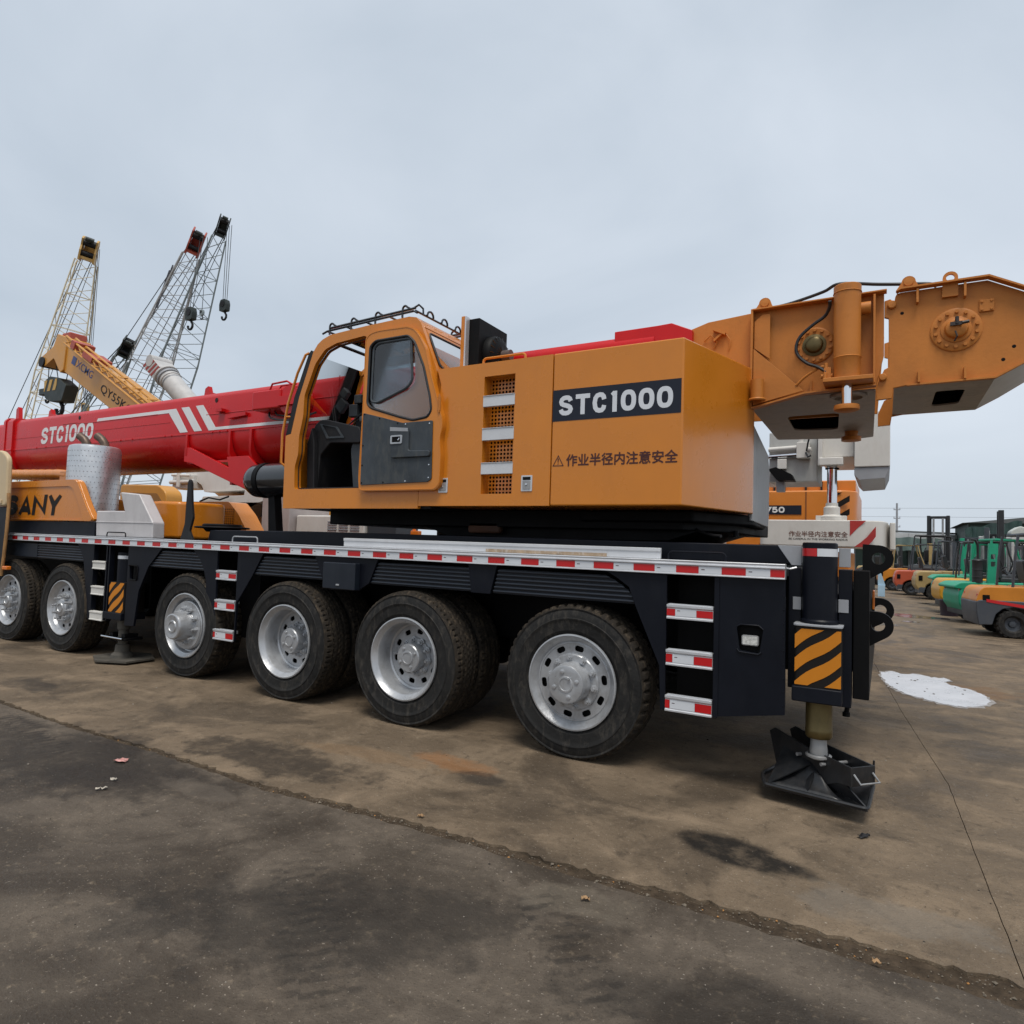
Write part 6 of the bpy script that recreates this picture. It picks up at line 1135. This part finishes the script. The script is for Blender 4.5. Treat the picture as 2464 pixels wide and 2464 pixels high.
part('cylinder_rod', G().cyl((-.61, 9.68, 2.2), (-.61, 9.68, 2.76), .062, n=24), CHROME, ww); part('cylinder_flange', G().lathe([(.085, 2.70), (.085, 2.715), (.0, 2.72)], (-.61, 9.68, 0), (0, 0, 1), 20), BLACK, ww)
part('tail_box', G().box(-.34, .065, 9.5, 11.2, 2.70, 3.42), WHITEP, ww, .012); part('tail_slope', G().plate([(-.34, 2.695), (.065, 2.695), (.01, 2.55), (-.28, 2.53), (-.34, 2.60)], 9.52, 11.2), GREYP, ww, .006)
part('tail_frame', G().box(-.78, -.35, 9.66, 11.2, 2.86, 3.40).box(-.775, -.72, 9.52, 9.66, 2.74, 3.2), WHITEP, ww, .01); part('guide_block', G().box(-.76, -.47, 9.5, 9.656, 2.735, 2.84), WHITEP, ww, .012)
vb = part('valve_panel', G().box(-1.42, -.80, 9.75, 10.6, 2.55, 3.25), mat('pale_grey_paint', (.42, .42, .40), .5, dirt=.3), ww, .01)
part('pipe', G().cyl((-1.42, 9.7, 3.0), (-.95, 9.7, 3.02), .035, n=12), WHITEP, vb); part('pipe', G().cyl((-1.42, 9.7, 2.90), (-.95, 9.7, 2.92), .03, n=12), CHROME, vb)
part('valve', G().box(-1.05, -.88, 9.62, 9.74, 2.86, 3.08).cyl((-1.0, 9.68, 3.08), (-1.0, 9.68, 3.14), .035, n=10).cyl((-.92, 9.62, 2.97), (-.86, 9.6, 2.97), .03, n=10), WHITEP, vb, .008); part('valve', G().box(-1.30, -1.18, 9.66, 9.74, 2.72, 2.86), WHITEP, vb, .008)
part('hose', G().tube([(-.92, 9.6, 2.95), (-.9, 9.55, 3.05), (-.87, 9.5, 3.15), (-.92, 9.45, 3.2)], .012, 6).tube([(-.93, 9.6, 2.93), (-.9, 9.56, 2.86), (-.86, 9.55, 2.88)], .012, 6), HOSE, vb)
part('drip_cover', G().plate([(-1.40, 2.70), (-1.30, 2.73), (-1.10, 2.63), (-1.06, 2.54), (-1.28, 2.55)], 9.5, 9.74), BLACK, vb); part('bracket', G().box(-1.3, -1.2, 9.6, 9.75, 2.40, 2.54), GREYP, vb)
part('upper_beam', G().box(-2.6, -1.5, 9.9, 11.1, 2.6, 2.85), WHITEP, ww, .02); part('carrier', G().box(-6.3, -1.0, 9.7, 12.0, .8, 1.45), WHITEP, ww, .03); part('superstructure', G().box(-5.0, -2.4, 9.9, 11.8, 1.65, 2.6), WHITEP, ww, .04); part('turntable', G().cyl((-3.2, 10.8, 1.4), (-3.2, 10.8, 1.7), .8, n=24), BLACK, ww)
for x in (-5.6, -4.3, -2.4, -1.3):
    for y in (9.6, 11.7): big_wheel(ww, x, y)
part('outrigger_plate', G().plate([(-3.35, 1.66), (-2.95, 1.86), (-2.2, 1.86), (-2.5, 1.66)], 9.6, 9.7), GREYP, ww)
tag(part('blue_container', G().box(-4.9, -3.5, 8.6, 9.4, .0, 1.78).box(-4.95, -3.45, 8.56, 9.44, 1.70, 1.74), mat('blue_paint', (.012, .022, .09), .5, dirt=.3), None, .01), 'dark blue steel box seen under the counterweight', 'container')
# ------------------------------------------------------------------ orange crane behind
OR2 = mat('bright_orange_paint', (.60, .19, .022), .4, var=.05, dirt=.1, dirtcol=(.35, .12, .03), coat=.2)
oc = thing('orange_crane', (-3, 13.3, 0), 'bright orange mobile crane with black tail stripes and dark number plaque', 'crane')
sp_ = part('superstructure', G().plate([rounded([(-5.0, 12.2), (-.60, 12.2), (-.40, 12.4), (-.38, 12.7), (-.38, 14.4), (-5.0, 14.4)], .12, 5)], 1.75, 2.645, 'z'), OR2, oc, .03, 3)
part('panel_seam', G().box(-1.18, -1.16, 12.192, 12.199, 1.8, 2.62), mat('seam_brown', (.2, .06, .01), .6), sp_)
pl_ = part('number_plaque', G().box(-2.6, -1.24, 12.19, 12.199, 2.225, 2.385), PLAQUE, sp_); bold_letters('lettering', 'STC750', WHITEV, pl_, -2.16, -1.51, 2.255, 2.36, 12.188, wt=.24, gap=.2)
part('upper_housing', G().box(-4.8, -.42, 12.5, 14.3, 2.646, 2.84), OR2, oc, .02)
for i in range(4): part('stripe', G().plate([clip_rect([(-.78 + i * .0, 2.05 + i * .22), (-.30, 2.36 + i * .22), (-.30, 2.46 + i * .22), (-.78, 2.15 + i * .22)], -.685, -.50, 2.10, 2.60)], 12.19, 12.199), DKLET, sp_, smooth=0) if clip_rect([(-.78, 2.05 + i * .22), (-.30, 2.36 + i * .22), (-.30, 2.46 + i * .22), (-.78, 2.15 + i * .22)], -.685, -.50, 2.10, 2.60) else None
for x in (-1.72, -1.55, -1.2, -.95, -.72): part('hinge', G().box(x - .015, x + .015, 12.46, 12.50, 2.66, 2.82), DARKIN, sp_)
part('carrier', G().box(-8, -.5, 12.4, 14.5, .8, 1.6), OR2, oc, .03); part('slope_cover', G().plate([(-2.9, 1.62), (-2.6, 1.90), (-1.7, 1.92), (-1.95, 1.62)], 12.0, 12.19), OR2, oc, .01); part('turntable', G().cyl((-4, 13.3, 1.5), (-4, 13.3, 1.76), .9, n=24), BLACK, oc)
for x in (-7, -5.6, -2.6, -1.2): big_wheel(oc, x, 12.1)

# ------------------------------------------------------------------ forklifts
FB = mat('forklift_black', (.016, .017, .019), .5, dirt=.3, dirtcol=(.06, .055, .05)); FG = mat('forklift_grey', (.045, .052, .064), .5, dirt=.3, dirtcol=(.12, .11, .10))
def tyre_small(name, root, x, y, r_, w_, nb=18):
    g_ = G().lathe([(r_ * .5, w_ * .12), (r_ * .62, .0), (r_ * .9, .0), (r_ * .97, w_ * .1), (r_ * .97, w_ * .9), (r_ * .9, w_), (r_ * .62, w_), (r_ * .5, w_ * .88)], (x, y, r_), D_, 28, True)
    for i in range(nb):
        a = 2 * math.pi * i / nb; c = Vector((x + r_ * .965 * math.cos(a), y + w_ / 2, r_ + r_ * .965 * math.sin(a)))
        if c.z < r_ * .06: continue
        g_.obox(c, Vector((math.cos(a), 0, math.sin(a))) * r_ * .035, Vector((0, w_ * .48, 0)), Vector((-math.sin(a), 0, math.cos(a))) * r_ * .09)
    o = part(name, g_, RUBBER, root); part('rim', G().lathe([(r_ * .52, w_ * .1), (r_ * .46, w_ * .3), (r_ * .25, w_ * .34), (r_ * .2, w_ * .2), (0, w_ * .18)], (x, y, r_), D_, 20), FG, o); return o
def forklift(pos, rz, body, lower, label, mast=2.15, stripe=None, s=1., mastm=None, guardm=None, cwlow=.30, lip=False, pillar=False):
    o = thing('forklift', (0, 0, 0), label, 'forklift', 'forklifts parked in a row')
    cw_ = part('counterweight', G().plate([rounded([(.0, max(.48, cwlow)), (-.01, max(.70, cwlow + .06)), (.06, .93), (.14, 1.0), (.80, 1.02), (.82, max(.62, cwlow)), (.50, max(.60, cwlow)), (.34, max(.50, cwlow)), (.27, cwlow), (.12, cwlow), (.05, cwlow + .02 if cwlow > .4 else .40)], .06, 4)], -.56, .56), body, o, .07, 3)
    if lip: part('counterweight_lip', G().plate([rounded([(-.10, .86), (-.10, .92), (.04, 1.005), (.5, 1.03), (.5, .90), (.06, .84)], .03, 4)], -.565, .565), body, cw_, .03, 3)
    if pillar:
        part('rear_pillar', G().plate([rounded([(.60, 1.0), (.64, 1.98), (.84, 1.98), (.80, 1.0)], .02), rrect(.68, .78, 1.60, 1.72, .015), rrect(.68, .78, 1.42, 1.54, .015)], -.54, -.48), body, o)
        part('rear_pillar', G().plate([rounded([(.60, 1.0), (.64, 1.98), (.84, 1.98), (.80, 1.0)], .02), rrect(.68, .78, 1.60, 1.72, .015), rrect(.68, .78, 1.42, 1.54, .015)], .48, .54), body, o)
    part('rear_pocket', G().box(.10, .22, -.572, -.565, .66, .84), BLACK, cw_)
    lt = .74 if cwlow > .4 else .44; lb_ = -.02 if cwlow > .4 else .10
    part('lower_body', G().plate([rounded([(lb_ + .01, lt - .24), (lb_, lt - .04), (lb_ + .08, lt), (.30, lt) if cwlow > .4 else (.24, .42), (.92, max(lt, .60) if cwlow > .4 else .60), (1.55, .62), (1.60, .30), (1.1, .22), (.98, .26), (.92, .46), (.80, .575), (.62, .615), (.44, .575), (.32, .46), (.26, .24), (.12, .24), (lb_ + .05, .22)], .03)], -.575, .575), lower, o, .02)
    part('engine_cover', G().plate([rounded([(.80, .6), (.80, 1.03), (1.45, 1.04), (1.52, .98), (1.52, .6)], .04)], -.5, .5), body, o, .03)
    if stripe: part('stripe', G().plate([(.16, .70), (.16, .76), (.85, .66), (.85, .60)], -.583, -.577), stripe, o)
    for i in range(5): part('vent', G().box(.86, 1.12, -.506, -.5005, .72 + i * .045, .74 + i * .045), BLACK, cw_)
    part('seat', G().box(1.0, 1.42, -.22, .22, 1.04, 1.14).plate([rounded([(.92, 1.12), (.86, 1.55), (.96, 1.58), (1.06, 1.14)], .03)], -.22, .22), FB, o, .03)
    part('cowl', G().plate([rounded([(1.72, .5), (1.72, 1.15), (1.86, 1.2), (1.95, 1.1), (1.95, .5)], .03)], -.5, .5), lower, o, .02)
    part('steering_wheel', G().tube([Vector((1.62, 0, 1.30)) + Vector((.10 * math.cos(a), .16 * math.sin(a), .10 * math.cos(a))) for a in [2 * math.pi * i / 16 for i in range(16)]], .014, 6, True).cyl((1.62, 0, 1.30), (1.78, 0, 1.14), .02, n=8), FB, o)
    gm = guardm or FB
    for sy in (-.5, .5):
        part('guard_post', G().tube([(.62, sy, 1.0), (.66, sy, 1.6), (.72, sy * .96, 2.06)], .026, 6), gm, o); part('guard_post', G().tube([(1.86, sy, 1.15), (1.66, sy, 1.75), (1.60, sy * .96, 2.06)], .026, 6), gm, o)
    g_ = G().tube([(.82, -.48, 2.08), (1.62, -.48, 2.08), (1.62, .48, 2.08), (.82, .48, 2.08)], .035, 6, True)
    for i in range(7): g_.box(.86 + i * .11, .90 + i * .11, -.46, .46, 2.07, 2.10)
    part('overhead_guard', g_, gm, o)
    mm = mastm or FB
    for sy in (-.32, .32): part('mast_rail', G().box(2.02, 2.16, sy - .05, sy + .05, .08, mast).box(2.06, 2.12, sy * .8 - .03, sy * .8 + .03, .1, mast - .05), mm, o, .01)
    part('mast_crossbar', G().box(2.03, 2.14, -.28, .28, mast - .12, mast - .02), mm, o, .008); part('mast_crossbar', G().box(2.03, 2.14, -.28, .28, 1.1, 1.18), mm, o, .008); part('lift_cylinder', G().cyl((2.04, -.15, .1), (2.04, -.15, mast - .1), .035, n=10).cyl((2.04, .15, .1), (2.04, .15, mast - .1), .035, n=10), GALV, o)
    part('carriage', G().box(2.17, 2.22, -.5, .5, .25, .32).box(2.17, 2.22, -.5, .5, .55, .62), FB, o)
    for sy in (-.28, .28): part('fork', G().box(2.22, 2.27, sy - .06, sy + .06, .06, .62).box(2.27, 3.2, sy - .06, sy + .06, .05, .09), FB, o)
    for sy in (-.61, .37): tyre_small('wheel', o, .60, sy, .28, .24)
    for sy in (-.62, .36): tyre_small('wheel', o, 1.82, sy, .33, .26)
    part('tail_lamp', G().box(.02, .05, -.50, -.44, .80, .85), REFRED, cw_); part('tail_lamp', G().box(.02, .05, .44, .50, .80, .85), REFRED, cw_)
    o.location = pos; o.rotation_euler = (0, 0, R(rz)); o.scale = (s, s, s); return o
GRN = mat('forklift_green', (.020, .29, .165), .42, dirt=.2, dirtcol=(.02, .12, .07), spec=.3); YLW = mat('forklift_yellow', (.56, .28, .02), .42, dirt=.25, dirtcol=(.3, .15, .03), spec=.3); TANF = mat('forklift_tan', (.36, .25, .10), .5, dirt=.4, dirtcol=(.18, .12, .06)); REDF = mat('forklift_red', (.44, .075, .03), .45, dirt=.25, dirtcol=(.25, .08, .04)); ORF = mat('forklift_orange', (.52, .19, .02), .42, dirt=.2, dirtcol=(.3, .11, .02), spec=.3)
WHM = mat('pale_mast_paint', (.5, .5, .48), .5)
forklift((1.56, 16.75, 0), 8, ORF, FG, 'orange and slate forklift with a red stripe along its counterweight', 2.0, REFRED, 1.0, FG, FG, .66)
forklift((1.44, 19.5, 0), 14, GRN, FB, 'green forklift with jutting counterweight between orange and yellow forklifts', 2.2, None, .98, GRN, GRN, .30, True, True)
forklift((1.29, 22.4, 0), 8, YLW, FB, 'yellow forklift behind the purple black tub', 2.0, None, .98, None, None, .36)
forklift((1.42, 25.6, 0), 4, GRN, FB, 'green forklift with pale mast behind the yellow forklift', 2.3, None, 1.0, WHM, FG, .30, True)
forklift((.98, 29.2, 0), 4, TANF, FG, 'worn tan forklift with grey overhead guard and pale mast', 2.3, None, 1.05, WHM, FG)
forklift((.35, 31.6, 0), 2, REDF, FG, 'red forklift with light grey overhead guard', 2.2, None, 1.0, FG, FG)
forklift((-.28, 35.0, 0), 3, ORF, FB, 'orange forklift at the far end of the row', 2.2, None, 1.0, TANF, TANF)
forklift((5.15, 24.3, 0), 176, ORF, FB, 'orange forklift with a tall black mast facing the row', 3.05, None, 1.0)
forklift((5.3, 28.6, 0), 172, YLW, FG, 'yellow forklift with dark guard standing opposite the tan one', 2.7, None, 1.0, FG, FB)
forklift((4.9, 32.6, 0), 178, GRN, FB, 'green forklift with green guard standing opposite the red one', 2.4, None, 1.0, GRN, GRN)
forklift((1.6, 38.5, 0), 40, YLW, FB, 'yellow forklift closest to the green curtained shed', 2.2, None, 1.0)
forklift((4.6, 37.5, 0), 150, ORF, FB, 'orange forklift by the tarpaulin covered load', 2.6, None, 1.0)
forklift((-1.0, 40.5, 0), 40, TANF, FB, 'tan forklift partly hidden behind the orange one at the row end', 2.2, None, 1.0)
forklift((1.55, 33.8, 0), 75, FB, FB, 'tall black forklift with boxy black guard behind the tan one', 2.9, None, 1.22)
forklift((3.2, 20.6, 0), 12, ORF, FB, 'orange forklift with dark mast beyond the green one', 2.3, None, 1.0, FB, FG)
forklift((2.6, 27.0, 0), 62, GRN, FB, 'green forklift turned away between yellow and tan machines', 2.5, None, 1.0, FB, GRN, .30, True, True)
forklift((2.9, 35.5, 0), 70, YLW, FB, 'yellow forklift turned away near the curtained shed', 2.6, None, 1.0, FG, FB)
dm = tag(part('steel_drum', G().lathe([(0, 1.54), (.03, 1.565), (.10, 1.55), (.115, 1.525), (.108, 1.51), (.108, 1.32), (.116, 1.315), (.116, 1.30), (.108, 1.295), (.108, 1.14), (.116, 1.135), (.116, 1.12), (.108, 1.115), (.108, 1.0), (0, 1.0)], (1.95, 19.15, 0), (0, 0, 1), 28), FB), 'tall black ribbed drum standing on the green forklift cover', 'drum')
part('snorkel', G().tube([(1.97, 19.15, 1.54), (1.96, 19.15, 1.9), (1.90, 19.1, 2.02), (1.80, 19.05, 2.03)], .03, 8), FB, dm)
tag(part('plastic_tub', G().lathe([(0, .01), (.21, .01), (.235, .40), (.25, .42), (.235, .43), (.2, .05), (0, .05)], (1.55, 21.3, 0), (0, 0, 1), 28), mat('purple_black_plastic', (.022, .016, .03), .45)), 'purple black plastic tub on the ground by the yellow forklift', 'tub')
tag(part('blue_board', G().plate([(-.20, .42), (-.20, .86), (-.10, .92), (.06, .42)], 29.0, 29.03).box(-.2, .04, 28.95, 29.1, .0, .44), mat('pale_blue_sheet', (.35, .5, .62), .5), None, .005), 'pale blue board leaning at the end of the forklift row', 'board')
# ------------------------------------------------------------------ sheds, tarpaulin, pole
SHG = mat('shed_grey', (.10, .11, .11), .6, dirt=.3); SHW = mat('shed_white', (.50, .51, .51), .6, dirt=.2); CURT = mat('green_curtain', (.030, .055, .048), .7, var=.25, dirt=.3, dirtcol=(.06, .09, .08))
sh = thing('open_shed', (5, 62, 0), 'long low shed with grey roof and dark green curtains along its front', 'shed')
for i in range(12):
    x0 = -2 + i * 1.25; x1 = x0 + 1.23; f_ = lambda x: 58 + (x + 2) * .9
    part('roof_panel', G().add([(x0, f_(x0), 3.66), (x1, f_(x1), 3.66), (x1, f_(x1) + 9, 4.0), (x0, f_(x0) + 9, 4.0), (x0, f_(x0), 3.52), (x1, f_(x1), 3.52), (x1, f_(x1) + 9, 3.86), (x0, f_(x0) + 9, 3.86)], [(0, 1, 2, 3), (4, 7, 6, 5), (0, 4, 5, 1), (1, 5, 6, 2), (2, 6, 7, 3), (3, 7, 4, 0)]), SHG, sh)
    part('fascia', G().add([(x0, f_(x0) - .05, 3.50), (x1, f_(x1) - .05, 3.50), (x1, f_(x1) + .1, 3.50), (x0, f_(x0) + .1, 3.50), (x0, f_(x0) - .05, 3.08), (x1, f_(x1) - .05, 3.08), (x1, f_(x1) + .1, 3.08), (x0, f_(x0) + .1, 3.08)], [(0, 1, 2, 3), (4, 7, 6, 5), (0, 4, 5, 1), (1, 5, 6, 2), (2, 6, 7, 3), (3, 7, 4, 0)]), SHW, sh)
    part('post', G().box(x0 - .06, x0 + .06, f_(x0) + .12, f_(x0) + .26, 0, 3.5), SHG, sh)
vv = []; ff = []
for i in range(81):
    x = -2 + i * 15 / 80
    for j, z in enumerate((3.12, 2.6, 2.05)): vv.append((x, 57.6 + (x + 2) * .9 + .10 * math.sin(i * 1.3 + j) - j * .12, z + .05 * math.sin(i * .7)))
for i in range(80):
    for j in range(2): ff.append((i * 3 + j, i * 3 + 3 + j, i * 3 + 4 + j, i * 3 + 1 + j))
part('canopy_curtain', G().add(vv, ff), mat('grey_green_tarp', (.085, .125, .115), .7, var=.2), sh); part('dark_front', G().add([(-2, 58.4, 0), (13, 71.9, 0), (13, 71.9, 2.3), (-2, 58.4, 2.3)], [(0, 1, 2, 3)]), CURT, sh)
s2_ = thing('green_shed', (12, 58, 0), 'taller green sided shed behind the covered load', 'shed')
part('wall', G().box(5.2, 16, 56, 66, 0, 4.1), CURT, s2_); part('roof', G().add([(4.8, 55.5, 4.1), (10.5, 55.5, 4.75), (16.5, 55.5, 4.1), (4.8, 66.5, 4.1), (10.5, 66.5, 4.75), (16.5, 66.5, 4.1)], [(0, 1, 4, 3), (1, 2, 5, 4), (0, 2, 1), (3, 4, 5)]), SHG, s2_)
tl_ = thing('covered_load', (5, 46, 0), 'load under a creased dark green tarpaulin between shed and forklifts', 'tarpaulin')
vv = []; ff = []; NX, NZ = 26, 8
for i in range(NX + 1):
    for j in range(NZ + 1):
        u = i / NX; t = j / NZ; x = 4.0 + u * 2.6; zt = 3.25 + .5 * u ** .7 + .06 * math.sin(u * 16)
        vv.append((x + .05 * math.sin(t * 7 + u * 9), 45 - .12 * math.sin(u * 40 + t * 2) * (.4 + t) - t * .25 + .06 * random.uniform(-1, 1), zt * (1 - t) + .6 * t))
for i in range(NX):
    for j in range(NZ): k = i * (NZ + 1) + j; ff.append((k, k + NZ + 1, k + NZ + 2, k + 1))
part('tarpaulin', G().add(vv, ff), mat('tarp_green', (.018, .045, .038), .45, var=.4, scale=2.5), tl_, smooth=50); part('load_body', G().plate([(4.05, 0), (4.05, 3.15), (4.3, 3.25), (6.6, 3.7), (6.6, 0)], 45.15, 48), CURT, tl_)
wm = tag(part('white_machine', G().plate([rounded([(5.6, 2.4), (5.75, 3.1), (6.1, 3.35), (6.6, 3.2), (7.4, 3.0), (7.4, 2.2)], .1)], 42.2, 43.4).box(5.9, 7.3, 42.4, 43.2, 0, 2.4), mat('off_white_paint', (.5, .52, .48), .5, dirt=.3), None, .05), 'off white machine top standing beside the covered load', 'machine')
pw = thing('power_pole', (1.36, 92, 0), 'slender concrete power pole with three crossarms beyond the shed', 'pole')
part('pole', G().cyl((1.36, 92, 0), (1.36, 92, 8.1), .16, .11, n=10), GREYP, pw)
for z in (7.3, 6.25, 5.2): part('crossarm', G().box(1.0, 1.72, 91.9, 92.0, z - .05, z + .05).cyl((1.05, 91.95, z + .05), (1.05, 91.95, z + .22), .04, n=6).cyl((1.67, 91.95, z + .05), (1.67, 91.95, z + .22), .04, n=6), GREYP, pw)
for z in (7.5, 6.45): tag(part('power_line', G().tube([(-60 + i * 8, 92 + (i - 7) * .3, z + .012 * (i - 7.5) ** 2 * .2) for i in range(20)], .012, 4), ROPE), 'thin power line crossing the sky at the %s crossarm' % ('upper' if z > 7 else 'middle'), 'wire')
